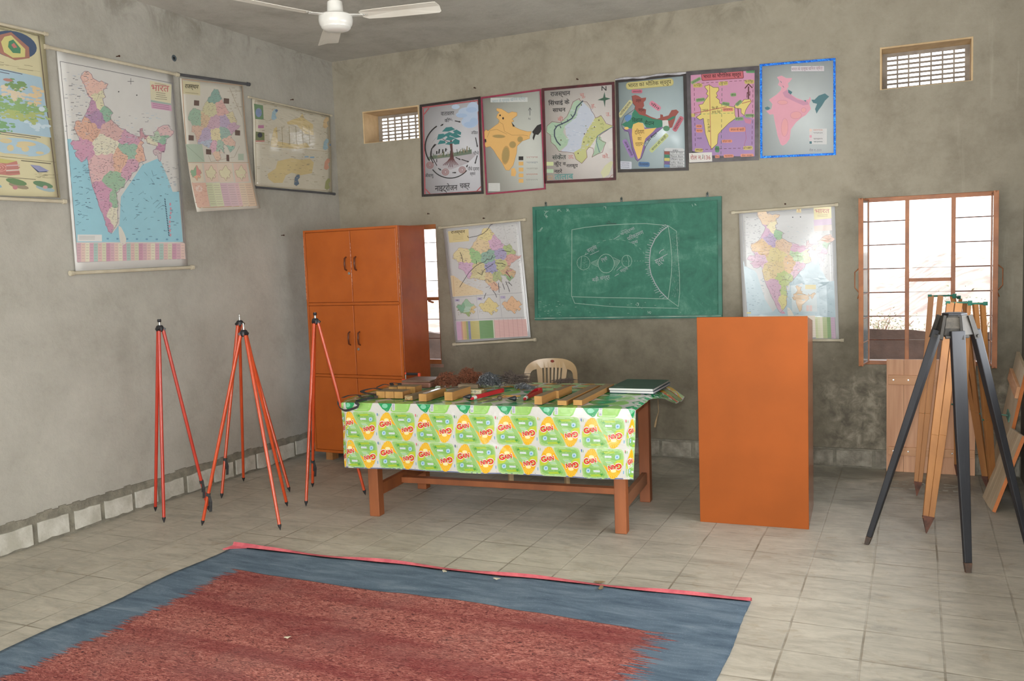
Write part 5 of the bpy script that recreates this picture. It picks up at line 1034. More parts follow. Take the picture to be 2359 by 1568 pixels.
for k, (x, z) in enumerate(((2.107, 2.10), (2.775, 2.098), (3.479, 2.094))):
    b = MB().box(x - 0.009, x + 0.009, -0.006, -0.002, z - 0.01, z + 0.035).tube([(x, -0.004, z + 0.02), (x, -0.025, z + 0.03), (x + 0.006, -0.02, z + 0.04)], 0.003, 6); o = b.build('hanging_hook', mk('tarnished_steel', '6a7570', '444a48', 30, 0.4, metal=0.7)); localise(o, root)

# nails in the plaster
def nail(p, n, label, big=False):
    n = Vector(n); p = Vector(p); b = MB(); r_ = 0.0035; b.tube([p + n * -0.01, p + n * 0.028], r_, 6); b.tube([p + n * 0.026, p + n * 0.03], 0.007, 8)
    o = b.build('nail', m_nail); o.data.transform(Matrix.Translation(-p)); o.location = p; tag(o, label, 'nail', 'nails driven into the walls')
nail((0, -2.519, 3.134), NL, 'rusty nail above the large blue-sea map'); nail((0, -0.648, 3.116), NL, 'small nail above the shiny wrinkled sheet'); nail((0, -0.879, 1.939), NL, 'nail low on the left wall beside the cupboard')
nail((1.523, 0, 2.03), NB, 'nail above the long patchwork map'); nail((1.535, -0.0, 2.075), NB, 'second nail just above the long patchwork map') if False else None
nail((4.071, 0, 2.005), NB, 'nail above the faded map right of the blackboard'); nail((2.428, 0, 3.12), NB, 'bent nail above the poster with the compass star'); nail((1.484, 0, 3.154), NB, 'tiny nail above the poster with the tree')
nail((0.97, 0, 2.10), NB, 'nail in the plaster above the narrow window beside the cupboard')
b = MB(); RX = Matrix.Rotation(math.radians(90), 4, 'Y'); b.lathe([(0.010, 0.001), (0.016, 0.004), (0.021, 0.004), (0.024, 0.0)], 16, RX, cap=False); b.cur = 1; b.lathe([(0.0, 0.0012), (0.012, 0.0012)], 16, RX, cap=False)
o = b.build('wall_pipe_end', [mk('blue_grey_conduit', '4f5a60', '3d464c', 20, 0.5), mk('pipe_hole_dark', '15171a', None, 1, 0.9)], smooth=60); o.location = (0.0, -1.987, 3.222); tag(o, 'dark round conduit end in the left wall above the maps', 'pipe end')
# ------------------------------------------------------------------ cupboard
m_cup = mk('orange_brown_enamel', 'b35c22', 'a8541c', 5, 0.32, bump=0.10, bscale=90, spec=0.5, detail=8)
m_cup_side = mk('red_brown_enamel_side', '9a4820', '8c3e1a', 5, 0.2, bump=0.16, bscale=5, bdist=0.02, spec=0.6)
m_pale_edge = mk('patchy_pale_edge', 'c99a84', 'a85a34', 60, 0.3, lo=0.45, hi=0.55)  # patchy pale colour for thin strips on the upper front edges
m_dark_handle = mk('dark_brown_handle', '5b2d18', None, 1, 0.35)
m_steel = mk('bright_steel', 'b9b9b4', 'a0a09c', 30, 0.25, metal=0.8)
m_wood_foot = mk('raw_wood_block', 'a3703f', '8a5c33', 12, 0.8, stretch=(1, 6, 1))
cb = thing('cupboard', 'tall orange brown enamelled cupboard with three tiers of doors in the far corner', 'cupboard', (0.236, -0.887, 0), -0.048)
W, D = 0.96, 0.40; ZB, Z2, Z1, ZT_ = 0.069, 0.735, 1.343, 1.967
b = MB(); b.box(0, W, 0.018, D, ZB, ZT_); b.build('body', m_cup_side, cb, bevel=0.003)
def door(x0, x1, z0, z1, hinge, handle_z=None, lock=None):
    d = MB().box(x0 + 0.0025, x1 - 0.0025, 0.0, 0.018, z0 + 0.003, z1 - 0.003).build('door', m_cup, cb, bevel=0.003)
    if handle_z:
        x = (x1 - 0.05) if hinge < 0 else (x0 + 0.05)
        MB().tube([(x, 0.0, handle_z + 0.055), (x, -0.022, handle_z + 0.045), (x, -0.028, handle_z), (x, -0.022, handle_z - 0.045), (x, 0.0, handle_z - 0.055)], 0.0065, 8).build('handle', m_dark_handle, d, smooth=60)
    if lock: MB().lathe([(0.013, 0), (0.011, 0.006), (0.004, 0.007), (0.003, 0.0075)], 14, Matrix.Translation((lock[0], 0, lock[1])) @ Matrix.Rotation(math.radians(90), 4, 'X')).build('lock', m_steel, d, smooth=50)
mid = 0.488
b = MB()
for z in (Z1, Z2): b.box(0.006, W - 0.006, -0.003, 0.006, z - 0.011, z + 0.011)
b.box(0, W, -0.003, 0.01, ZT_ - 0.018, ZT_); b.box(0, W, -0.003, 0.01, ZB, ZB + 0.02)
b.box(0, 0.018, -0.003, 0.01, ZB + 0.02, ZT_ - 0.018); b.box(W - 0.018, W, -0.003, 0.01, ZB + 0.02, ZT_ - 0.018); b.build('front_frame', m_cup, cb, bevel=0.002)
E0 = 0.018
door(E0, mid, Z1 + .011, ZT_ - .018, -1, 1.675, (mid - 0.025, 1.595)); door(mid, W - E0, Z1 + .011, ZT_ - .018, 1, 1.675)
door(E0, mid, Z2 + .011, Z1 - .011, -1, 1.055); door(mid, W - E0, Z2 + .011, Z1 - .011, 1, 1.055, (mid + 0.03, 0.965))
door(E0, mid, ZB + .02, Z2 - .011, -1); door(mid, W - E0, ZB + .02, Z2 - .011, 1)
for q in ((-0.0006, Z1 + 0.03, ZT_ - 0.03), (mid - 0.001, Z1 + .16, ZT_ - .12), (W - 0.004, Z1 + 0.05, ZT_ - 0.12)):
    MB().box(q[0], q[0] + 0.004, -0.0042, -0.0028 if q[0] != mid - 0.001 else 0.0, q[1], q[2]).build('pale_edge', m_pale_edge, cb)
for x in (0.10, W - 0.16): MB().box(x, x + 0.07, 0.02, 0.10, 0.0, ZB).build('foot_block', m_wood_foot, cb)
for x in (0.10, W - 0.16): MB().box(x, x + 0.07, D - 0.10, D - 0.02, 0.0, ZB).build('foot_block', m_wood_foot, cb)

# ------------------------------------------------------------------ lectern
m_lec = mk('orange_brown_laminate', '9c4e14', '924911', 3.2, 0.6, bump=0.04, bscale=120, spec=0.25)
m_lec_side = mk('brown_laminate_side', '8f5230', '80482a', 4, 0.2)
lc = thing('lectern', 'orange brown box lectern standing on the floor in front of the faded map', 'lectern', (3.765, -1.735, 0), 0.049)
w, d, zf, zb = 0.640, 0.54, 1.268, 1.205; t_ = 0.019
MB().box(0, w, 0, t_, 0.0, zf).build('front_panel', m_lec, lc, bevel=0.0015)
for x in (0.0, w - t_):
    b = MB(); M_ = Matrix(((0, 0, 1, x), (1, 0, 0, 0), (0, 1, 0, 0), (0, 0, 0, 1)))
    b.prism([(t_, 0), (d, 0), (d, zb), (t_, zf - 0.004)], t_, M_); b.build('side_panel', m_lec_side, lc, bevel=0.0015)
b = MB(); M_ = Matrix(((0, 0, 1, t_), (1, 0, 0, 0), (0, 1, 0, 0), (0, 0, 0, 1))); b.prism([(t_, zf - 0.03), (d, zb - 0.022), (d, zb - 0.002), (t_, zf - 0.006)], w - 2 * t_, M_); b.build('sloping_top', m_lec, lc)
MB().box(t_, w - t_, t_, d - 0.02, 0.62, 0.638).build('shelf', m_lec_side, lc); MB().box(t_, w - t_, t_, d - 0.02, 0.05, 0.068).build('shelf', m_lec_side, lc)

# ------------------------------------------------------------------ table and cloth
m_tw = mk('brown_varnished_teak', '99582f', '804826', 7, 0.6, stretch=(1, 1, 0.15), bump=0.1, bscale=40)
m_tws = mk('worn_dusty_teak', '8a5a3c', '6c4a34', 9, 0.7, stretch=(0.2, 0.2, 1), bump=0.2, bscale=40)
TC = (2.517, -1.790); TH = math.radians(4.3); TZ = 0.775; HL, HD = 0.93, 0.495
tb = thing('table', 'long brown wooden table with square legs under the green and white printed plastic cloth', 'table', (TC[0], TC[1], 0), TH)
MB().box(-HL, HL, -HD, HD, TZ - 0.034, TZ - 0.004).build('tabletop', m_tw, tb, bevel=0.003)
b = MB(); b.box(-0.80, 0.80, -0.385, -0.363, TZ - 0.13, TZ - 0.035); b.box(-0.80, 0.80, 0.363, 0.385, TZ - 0.13, TZ - 0.035); b.box(-0.835, -0.815, -0.33, 0.33, TZ - 0.13, TZ - 0.035); b.box(0.815, 0.835, -0.33, 0.33, TZ - 0.13, TZ - 0.035)
b.build('apron', m_tw, tb)
for sx, sy in ((-1, -1), (1, -1), (-1, 1), (1, 1)):
    MB().box(sx * 0.83 - 0.036, sx * 0.83 + 0.036, sy * 0.36 - 0.036, sy * 0.36 + 0.036, 0.0, TZ - 0.035).build('leg', m_tw, tb, bevel=0.004)
for sx in (-1, 1): MB().box(sx * 0.83 - 0.017, sx * 0.83 + 0.017, -0.323, 0.323, 0.125, 0.205).build('side_rail', m_tws if sx > 0 else m_tw, tb, bevel=0.003)
MB().box(-0.812, 0.812, -0.03, 0.03, 0.138, 0.178).build('long_stretcher', m_tw, tb, bevel=0.003)

cloth_mat = print_mat('printed_plastic_cloth', 0.27, 0.07, 0.35, 6.0, coat=0.2, sat=1.0, gain=0.86)
def SC(u, v, h):
    lx = -1.09 + u; over = max(0.0, abs(lx) - HL); over = over * (0.35 + 0.65 * min(1, max(0, (-v - 0.4) / 0.3))) if lx > 0 else over * (0.3 + 0.7 * min(1, max(0, -v / 0.25))); sg = 1 if lx > 0 else -1
    bk = min(1, max(0, (-v - 0.5) / 0.3)); bk = bk * bk * (3 - 2 * bk) if lx > 0 else 0
    ext = over * (0.9 + 0.6 * bk); x = sg * (HL + ext) if over else lx
    drop = over * over / (over + 0.03) * ((0.45 + 0.75 * bk) if lx > 0 else 0.12)
    rip = 0.0010 * math.sin(u * 21 + v * 9) + 0.0008 * math.sin(v * 31 - u * 5) + (0.012 * bk * math.sin(v * 30) * min(1, over / 0.05))
    if v <= 0: y = -HD - 0.008 - v; z = TZ + 0.0022 + rip * 0.9 - drop + h; z = max(z, TZ - drop + 0.0006 + h)
    else:
        k = 1.065 - 0.035 * u / 2.0; x = x - 0.06 * v * max(0, (lx - 0.6)) / 0.4; vv = v * k
        y = -HD - 0.0085 - h - min(1, v / 0.04) * (0.004 + 0.010 * min(1, v / 0.3)) * (1 + math.sin(u * 7.3 + 1.0) * 0.8 + 0.35 * math.sin(u * 17 + v * 6)) + over * 0.55 * min(1, v / 0.15)
        z = TZ + 0.0020 - vv - drop * (1 - 0.2 * min(1, v / 0.1))
    c, s = math.cos(TH), math.sin(TH); return (TC[0] + x * c - y * s, TC[1] + x * s + y * c, z)
class ClothArt(Art):
    def tri(s, pts, col, lay):
        vs_ = [p[1] for p in pts]; us = [p[0] for p in pts]
        if max(us) <= 0.002 or min(us) >= 2.118 or min(vs_) >= 0.398 or max(vs_) <= -1.0: return
        todo = [list(pts)]
        if min(us) < 0.002 or max(us) > 2.118: todo = [clip(clip(p, 0.002, 0, -1, 0), 2.118, 0, 1, 0) for p in todo]
        if min(vs_) < -0.999 or max(vs_) > 0.399: todo = [clip(clip(p, 0, 0.399, 0, 1), 0, -0.999, 0, -1) for p in todo]
        if min(vs_) < 0 < max(vs_): todo = [q for p in todo for q in (clip(p, 0, 0, 0, 1), clip(p, 0, 0.00002, 0, -1))]
        for p in todo:
            for k in range(1, len(p) - 1): s.t.append(([p[0], p[k], p[k + 1]], col, lay))
ca = ClothArt()
def gain_tile(a, ox, oy, near=True):
    sx_, sy_ = 0.27 / 515, 0.174 / 415
    def T(flip): return (lambda x, y: (ox + ((690 - x if flip else x) - 225) * sx_, oy + ((984 - y if flip else y) - 285) * sy_))
    outline = [(225,286),(248,290),(266,318),(285,370),(312,430),(345,492),(378,560),(408,630),(420,672),(408,694),(380,700),(165,700),(125,690),(105,660),(94,585),(96,520),(110,450),(140,370),(180,310),(204,290)]
    for fl in (False, True):
        t = T(fl); P = lambda L: [t(x, y) for x, y in L]
        a.poly(P(outline), 'b4d494', 1)
        if not near: 
            a.poly(P([(225,290),(262,318),(300,405),(330,470),(150,450),(104,500),(110,450),(140,370),(180,312)]), 'dfae2e', 2); a.poly(P([(120, 430), (320, 420), (330, 470), (120, 490)]), 'c84a30', 3); continue
        a.poly(P([(225,296),(245,300),(278,370),(306,430),(340,496),(400,630),(408,680),(375,688),(170,688),(118,660),(106,590),(108,520),(122,450),(150,376),(190,312)]), '9ac876', 2)
        a.poly(P([(130,560),(190,540),(330,570),(380,640),(360,670),(180,668),(130,640)]), '86ba62', 3); a.poly(P([(100,480),(150,440),(230,470),(180,540),(108,560)]), 'c2cf3e', 3); a.poly(P([(200, 640), (330, 630), (360, 660), (210, 668)]), 'a7c63c', 4)
        a.poly(P([(225,290),(247,296),(266,322),(285,372),(310,428),(338,484),(290,450),(230,432),(160,440),(112,475),(118,440),(140,372),(178,312),(204,292)]), 'efb41f', 4)
        cx, cy = 216, 400
        for k in range(9):
            an = math.radians(-150 + k * 15); r1 = 88 if abs(k - 4) > 2 else 100; a.tri([t(cx, cy), t(cx + r1 * math.cos(an - .045), cy + r1 * math.sin(an - .045)), t(cx + r1 * math.cos(an + .045), cy + r1 * math.sin(an + .045))], 'f6d257', 5)
        e = P([(cx + 34 * math.cos(q), cy + 24 * math.sin(q)) for q in [k * math.pi / 5 for k in range(10)]]); a.poly(e, 'f8ecae', 6)
        c = t(205, 456); rot = math.pi if fl else 0.0
        for dy, col, lay, bo in ((0, 'f2eeea', 7, 0.07), (0, 'd93a1c', 9, 0.045)):
            g = T(fl)(150, 462); a.text('G', g[0], g[1], 0.0315 if lay == 9 else 0.037, col, lay, rot - 0.16, bold=bo, wid=0.033 if lay == 9 else 0.038)
            g = T(fl)(226, 450); a.text('AIN', g[0], g[1], 0.0245 if lay == 9 else 0.0290, col, lay, rot - 0.16, bold=bo, wid=0.052 if lay == 9 else 0.058)
        a.rect(*t(240, 578), *t(318, 606), 'd3dde0', 5); a.poly(P([(148,585),(160,562),(190,558),(200,580),(196,612),(168,622),(150,610)]), 'b3d3e6', 5); a.poly(P([(168,578),(185,575),(180,600),(165,602)]), '5b9fc8', 6)
        for q in range(3): a.rect(*t(212 + q * 14, 492 + q * 17), *t(290 + q * 10, 500 + q * 17), ['cfe3b8', 'bfe0dc', 'cfe3b8'][q], 5)
        a.poly(P([(322, 620), (335, 628), (350, 615), (347, 634), (362, 645), (343, 647), (335, 662), (328, 645), (312, 640), (324, 634)]), '4f9f3e', 5)
        for q in range(7): x, y = 130 + q * 34, 650 - (q * 53 % 90); a.rect(*t(x, y), *t(x + 6, y + 5), 'dcecc4', 6)
        a.rect(*t(170, 676), *t(215, 681), 'cfe3b8', 6); a.rect(*t(275, 674), *t(350, 679), 'cfe3b8', 6)
    a.rect(ox + 0.197, oy + 0.008, ox + 0.203, oy + 0.022, ['e05a6a', '3a6fb0', '3f4470', 'e0c060'][int(ox * 9) % 4], 1); a.rect(ox + 0.19, oy + 0.125, ox + 0.194, oy + 0.143, '3f9fd0', 1); a.rect(ox - 0.07, oy + 0.012, ox - 0.066, oy + 0.026, '3f9f5a', 1); a.rect(ox - 0.06, oy + 0.012, ox - 0.056, oy + 0.026, '8fbf6a', 1)
def back_tile(a, ox, oy, near=True):
    """back labels: dark green shape and pale green shape with a bar code; oy = v of the lower edge"""
    S_ = lambda x, y: (ox + x * 0.27, oy + y * 0.174)
    a.poly([S_(x, y) for x, y in ((0.0, 0), (0.05, -0.03), (0.16, -0.3), (0.28, -0.55), (0.30, -0.8), (0.22, -0.98), (0.02, -0.98), (-0.2, -0.9), (-0.33, -0.55), (-0.26, -0.35), (-0.12, -0.1))], '1f9c5a', 1)
    a.poly([S_(x, y) for x, y in ((0.10, -0.03), (0.16, 0.0), (0.50, 0.0), (0.56, -0.06), (0.64, -0.34), (0.60, -0.6), (0.46, -0.95), (0.36, -0.9), (0.30, -0.6), (0.22, -0.4), (0.10, -0.12))], '93cb62', 1)
    if near:
        a.poly([S_(x, y) for x, y in ((0.13, -0.05), (0.18, -0.03), (0.48, -0.03), (0.53, -0.08), (0.59, -0.34), (0.5, -0.34), (0.25, -0.34))], 'a4d474', 2)
        a.rect(*S_(0.135, -0.30), *S_(0.215, -0.05), 'd6d8dc', 3)
        for k in range(6): a.rect(*S_(0.15, -0.27 + k * 0.035), *S_(0.2, -0.255 + k * 0.035), '7c7c94', 4)
        a.ell(*S_(-0.05, -0.2), 0.021, 0.014, '7cc9a4', 3, 9); a.rect(*S_(-0.16, -0.36), *S_(0.07, -0.345), '7cc9a4', 3); a.rect(*S_(0.0, -0.06), *S_(0.012, -0.04), 'cfe9d4', 3)
        for k in range(6): a.rect(*S_(0.25, -0.30 + k * 0.042), *S_(0.5 + 0.02 * (k % 3), -0.293 + k * 0.042), '6aa248', 3)
    else:
        for k in range(4): a.rect(*S_(0.26, -0.7 + k * 0.12), *S_(0.5, -0.685 + k * 0.12), '6aa248', 3)
        a.ell(*S_(-0.03, -0.5), 0.03, 0.022, '49ad78', 2, 9)
for c_ in range(-1, 9):
    ox = 0.178 + c_ * 0.27
    for rw in (0, 1): gain_tile(ca, ox, 0.052 + rw * 0.174)
    back_tile(ca, ox, 0.050)
    for rw in range(1, 5): back_tile(ca, ox + 0.0 * rw, 0.050 - rw * 0.174, False)
    gain_tile(ca, ox, 0.050 - 5 * 0.174 - 0.005, False); gain_tile(ca, ox, 0.050 - 5 * 0.174 - 0.179, False)
ca.rect(0.0, 0.394, 2.12, 0.399, '4c5a8c', 1)
for k in range(40): ca.rect(0.03 + k * 0.05, 0.386, 0.034 + k * 0.05, 0.389, ['3a3a44', 'd05a5a', '5a9a5a', 'd0b040'][k % 4], 1)
U0, V0, U1, V1_ = 0.0, -1.0, 2.12, 0.40
# the sheet itself: rows fall exactly on the fold
def cloth_sheet(a):
    nu, cv = 70, [-1.0 + k / 28 for k in range(29)] + [0.00002] + [0.4 * k / 14 for k in range(1, 15)]
    for j in range(len(cv) - 1):
        for i in range(nu):
            u0, u1 = U1 * i / nu, U1 * (i + 1) / nu; v0, v1 = cv[j], cv[j + 1]
            if v0 == 0.0 and v1 < 0.001: v1 = 0.00002
            a.t.append(([(u0, v0), (u0, v1), (u1, v1)], 'd6d5cf', 0)); a.t.append(([(u0, v0), (u1, v1), (u1, v0)], 'd6d5cf', 0))
cloth_sheet(ca)
tc_ = ca.build('tablecloth', cloth_mat, SC, None, None, maxlen=0.055, step=0.00035); tag(tc_, 'plastic tablecloth printed with green, yellow and white soap labels, draped over the long table', 'tablecloth')
bm = bmesh.new(); bm.from_mesh(tc_.data); bmesh.ops.recalc_face_normals(bm, faces=bm.faces); bm.free()
tc_.data.transform(Matrix.Translation((-TC[0], -TC[1], -TZ))); tc_.location = (TC[0], TC[1], TZ)
b = MB(); b.tube([(3.45, -1.50, 0.72), (3.455, -1.505, 0.64), (3.44, -1.50, 0.60), (3.43, -1.50, 0.56), (3.425, -1.50, 0.535)], [0.0025, 0.0025, 0.004, 0.008, 0.006], 6)
o = b.build('cord_end', mk('jute_cord', 'a08a6a', '8a7454', 30, 0.9), smooth=60); o.data.transform(Matrix.Translation((-3.44, 1.5, -0.535))); o.location = (3.44, -1.5, 0.535); tag(o, 'frayed jute cord end hanging below the right rear corner of the printed cloth', 'cord')

# ------------------------------------------------------------------ plastic chair
m_chair = mk('beige_moulded_plastic', 'b69c78', 'ad936f', 5, 0.28, bump=0.03, bscale=200)
ch = thing('plastic_chair', 'beige moulded plastic armchair with a slatted arched back, tucked behind the long table', 'chair', (2.435, -0.985, 0), math.radians(7))
def lean(z): return 0.205 + (z - 0.40) * 0.20
b = MB()
arch = []
for k in range(25):
    a_ = math.radians(180 - k * 7.5); ex = 0.40
    x = 0.212 * (abs(math.cos(a_)) ** 0.75) * (1 if math.cos(a_) > 0 else -1); z = 0.735 + 0.150 * (math.sin(a_) ** 0.62 if math.sin(a_) > 0.0 else 0); arch.append((x, z))
path = [(-0.225, 0.47), (-0.222, 0.58), (-0.218, 0.68)] + arch[1:-1] + [(0.218, 0.68), (0.222, 0.58), (0.225, 0.47)]
inner = []
for i, (x, z) in enumerate(path):
    p = Vector(path[max(0, i - 1)]); q = Vector(path[min(len(path) - 1, i + 1)]); t2 = (q - p).normalized(); nrm = Vector((t2.y, -t2.x))
    topness = max(0, (z - 0.74) / 0.15); wd = 0.032 + 0.042 * topness; inner.append((x + nrm.x * wd, z + nrm.y * wd))
def slab(b, ring_o, ring_i, th=0.012, curve=0.10):
    n = len(ring_o); V = []
    Y = lambda x, z: lean(z) - curve * (x / 0.22) ** 2 * 0.55 * (1 if z < 0.9 else 1)
    for off in (-th / 2, th / 2):
        for (x, z) in ring_o: V.append((x, Y(x, z) + off - 0.008, z))
        for (x, z) in ring_i: V.append((x, Y(x, z) + off, z))
    F_ = []
    for i in range(n - 1):
        F_ += [(i, i + 1, n + i + 1, n + i), (2 * n + i + 1, 2 * n + i, 3 * n + i, 3 * n + i + 1), (i + 1, i, 2 * n + i, 2 * n + i + 1), (n + i, n + i + 1, 3 * n + i + 1, 3 * n + i)]
    F_ += [(0, n, 3 * n, 2 * n), (n - 1, 3 * n - 1, 4 * n - 1, 2 * n - 1)]
    b.add(V, F_)
slab(b, path, inner, 0.014)
def slat(x0, x1, w0, w1, z0=0.45, z1=0.835):
    L = [(x0 + (x1 - x0) * k / 6, z0 + (z1 - z0) * k / 6) for k in range(7)]
    slab(b, [(x - (w0 + (w1 - w0) * k / 6) / 2, z) for k, (x, z) in enumerate(L)], [(x + (w0 + (w1 - w0) * k / 6) / 2, z) for k, (x, z) in enumerate(L)], 0.010)
for k in range(5): slat(-0.044 + k * 0.022, -0.062 + k * 0.031, 0.011, 0.014, 0.45, 0.862)
slat(-0.066, -0.108, 0.020, 0.044, 0.45, 0.865); slat(0.066, 0.108, 0.020, 0.044, 0.45, 0.865)
slab(b, [(-0.225, 0.475), (0, 0.475), (0.225, 0.475)], [(-0.225, 0.42), (0, 0.42), (0.225, 0.42)], 0.012)
b.build('backrest', m_chair, ch, smooth=50)
b = MB(); n = 12; V = []
for j in range(n + 1):
    for i in range(n + 1):
        x = -0.225 + 0.45 * i / n; y = -0.24 + 0.47 * j / n; V.append((x * (0.92 + 0.08 * (1 - j / n)), y, 0.425 - 0.018 * math.cos(x / 0.225 * 1.5) * math.sin(math.pi * j / n) - (0.02 if j == 0 else 0)))
for dz in (0, -0.010): b.v += [(x, y, z + dz) for x, y, z in V]
q = (n + 1) ** 2
for j in range(n):
    for i in range(n): a_ = j * (n + 1) + i; b.f += [(a_, a_ + 1, a_ + n + 2, a_ + n + 1), (a_ + n + 1 + q, a_ + n + 2 + q, a_ + 1 + q, a_ + q)]
for i in range(n):
    for e0, e1 in ((i, i + 1), (n * (n + 1) + i, n * (n + 1) + i + 1), (i * (n + 1), (i + 1) * (n + 1)), (i * (n + 1) + n, (i + 1) * (n + 1) + n)): b.f.append((e0, e1, e1 + q, e0 + q))
b.mi = [0] * len(b.f); b.build('seat', m_chair, ch, smooth=60)
for sx in (-1, 1):
    MB().beam((sx * 0.215, -0.215, 0.0), (sx * 0.205, -0.225, 0.42), 0.034, 0.030, 0.052, 0.036).build('leg', m_chair, ch, bevel=0.005)
    MB().beam((sx * 0.225, 0.27, 0.0), (sx * 0.21, 0.20, 0.42), 0.034, 0.030, 0.052, 0.036).build('leg', m_chair, ch, bevel=0.005)
    MB().tube([(sx * 0.222, 0.13, 0.66), (sx * 0.238, 0.0, 0.645), (sx * 0.238, -0.15, 0.635), (sx * 0.23, -0.225, 0.60), (sx * 0.212, -0.228, 0.42)], [0.02, 0.024, 0.024, 0.022, 0.018], 8).build('armrest', m_chair, ch, smooth=60)
MB().lathe([(0.0, 0.002), (0.013, 0.002), (0.016, 0.0)], 16, Matrix.Translation((0, lean(0.872) - 0.0165, 0.862)) @ Matrix.Rotation(math.radians(101), 4, 'X') @ Matrix.Diagonal((1, 0.75, 1, 1)), cap=False).build('badge', mk('red_maker_badge', '8f3a30', '6c4438', 60, 0.4), ch)

# ------------------------------------------------------------------ orange ranging tripods
m_or = mk('orange_enamel_tube', 'c44a20', 'b8421c', 14, 0.28, spec=0.6); m_rd = mk('red_orange_enamel_tube', 'b83722', 'ab301e', 14, 0.28, spec=0.6)
m_blk = mk('black_plastic', '26262a', '1c1c20', 20, 0.45); m_web = mk('black_webbing', '2e2d2e', '3b3a3a', 60, 0.85)
def tripod(label, hub, feet, mat, straps):
    hx, hy, hz = hub[:3]; t = thing('surveying_tripod', label, 'tripod', (hx, hy, 0), 0, 'orange tube tripods'); H = Vector((0, 0, hz))
    b = MB(); b.lathe([(0.014, -0.035), (0.024, -0.028), (0.026, -0.006), (0.020, 0.006), (0.012, 0.010)], 16, Matrix.Translation(H))
    fs = [Vector((f[0] - hx, f[1] - hy, 0)) for f in feet]
    for f in fs: d = f.normalized(); b.beam(H + d * 0.010 + Vector((0, 0, -0.004)), H + d * 0.034 + Vector((0, 0, -0.022)), 0.02, 0.018)
    b.build('hub', m_blk, t, smooth=40)
    s = MB().lathe([(0.0075, 0.010), (0.0075, 0.034), (0.005, 0.036), (0.005, 0.052)], 12, Matrix.Translation(H)).build('head_bolt', m_steel, t, smooth=40)
    MB().lathe([(0.010, 0.030), (0.013, 0.034), (0.013, 0.048), (0.010, 0.051)] if hub[3] else [(0.006, 0.048), (0.0065, 0.052), (0.004, 0.056)], 12, Matrix.Translation(H)).build('clamp_knob', m_blk if hub[3] else m_steel, s, smooth=40)
    for k, f in enumerate(fs):
        top = H + f.normalized() * 0.020 + Vector((0, 0, -0.02)); d = (f - top).normalized(); tip0 = f - d * 0.036
        lg = MB().tube([top, top + (tip0 - top) * 0.55, tip0], [0.0115, 0.0115, 0.0105], 12).build('leg', mat, t, smooth=40)
        MB().tube([tip0 - d * 0.002, tip0 + d * 0.006, f], [0.0118, 0.0118, 0.001], 12).build('pointed_shoe', m_blk, lg, smooth=40)
        if k in straps:
            p = top + (tip0 - top) * straps[k]; side = Vector((0.9, -0.4, 0)).normalized(); b = MB(); b.tube([p - d * 0.010, p + d * 0.010], 0.0145, 12)
            b.beam(p + side * 0.012, p + side * 0.036 + Vector((0, 0, -0.045)), 0.018, 0.003, face=side); b.beam(p + side * 0.036 + Vector((0, 0, -0.043)), p + side * 0.022 + Vector((0, 0, -0.11)), 0.018, 0.003, face=side)
            b.beam(p + side * 0.02 + Vector((0, 0, -0.012)), p + side * 0.012 + Vector((0, 0, -0.07)), 0.016, 0.003, face=side); b.build('strap', m_web, lg)
tripod('red orange tripod nearest the left wall, black knob on its head', (0.345, -2.640, 1.295, 1), [(0.151, -2.609), (0.428, -2.803), (0.51, -2.476)], m_rd, {2: 0.86})
tripod('orange tripod farther back, partly behind the foremost tripod', (0.408, -1.930, 1.275, 0), [(0.363, -2.190), (0.168, -1.727), (0.744, -1.887)], m_or, {0: 0.80})
tripod('foremost orange tripod with its legs spread widest, left of the table', (0.992, -2.563, 1.257, 0), [(0.732, -2.779), (1.304, -2.697), (0.982, -2.219)], m_or, {0: 0.86})
tripod('orange tripod in front of the cupboard, beside the table', (1.066, -1.897, 1.283, 1), [(1.111, -2.180), (0.823, -1.719), (1.349, -1.797)], m_or, {1: 0.86})

# ------------------------------------------------------------------ black wooden tripod
m_bw = mk('black_painted_wood', '26282d', '1a1b20', 10, 0.6, stretch=(1, 1, 0.15), bump=0.2, bscale=60); m_bw2 = mk('worn_black_wood', '3a3630', '24221f', 18, 0.7, stretch=(1, 1, 0.3), bump=0.3, bscale=50)
bt = thing('plane_table_tripod', 'heavy black painted wooden tripod with broad flat legs at the right', 'tripod', (5.16, -2.0, 0))
LQ = lambda x, y, z: Vector((x - 5.16, y + 2.0, z))
b = MB(); r0, r1 = 0.062, 0.098
vs_ = []
for z, rr_ in ((1.292, r0), (1.19, r1)):
    for k in range(3):
        a0 = math.radians(-98 + k * 120)
        for s in (-0.42, 0.42): vs_.append((rr_ * math.cos(a0 + s), rr_ * math.sin(a0 + s), z))
b.add(vs_, [(0, 1, 2, 3, 4, 5), (11, 10, 9, 8, 7, 6)] + [(i, i + 6, (i + 1) % 6 + 6, (i + 1) % 6) for i in range(6)])
head = b.build('tripod_head', m_bw2, bt, bevel=0.005)
for k in range(3):
    a0 = math.radians(-98 + k * 120); A_ = Vector((math.cos(a0), math.sin(a0), 0)); s_ = Vector((-math.sin(a0), math.cos(a0), 0)); q0, q1 = 0.058, 0.090
    MB().beam(A_ * (q0 + 0.002) + Vector((0, 0, 1.280)), A_ * (q1 - 0.014) + Vector((0, 0, 1.226)), 0.058, 0.006, 0.068, 0.006, face=A_).build('cheek_plate', mk('scuffed_grey_wood', '5c564c', '403c36', 22, 0.75, bump=0.3), head)
    for e in (-1, 1): MB().beam(A_ * (q0 + 0.004) + s_ * e * 0.036 + Vector((0, 0, 1.290)), A_ * (q1 + 0.004) + s_ * e * 0.050 + Vector((0, 0, 1.170)), 0.012, 0.022, 0.014, 0.026, face=A_).build('cheek_rib', m_bw2, head)
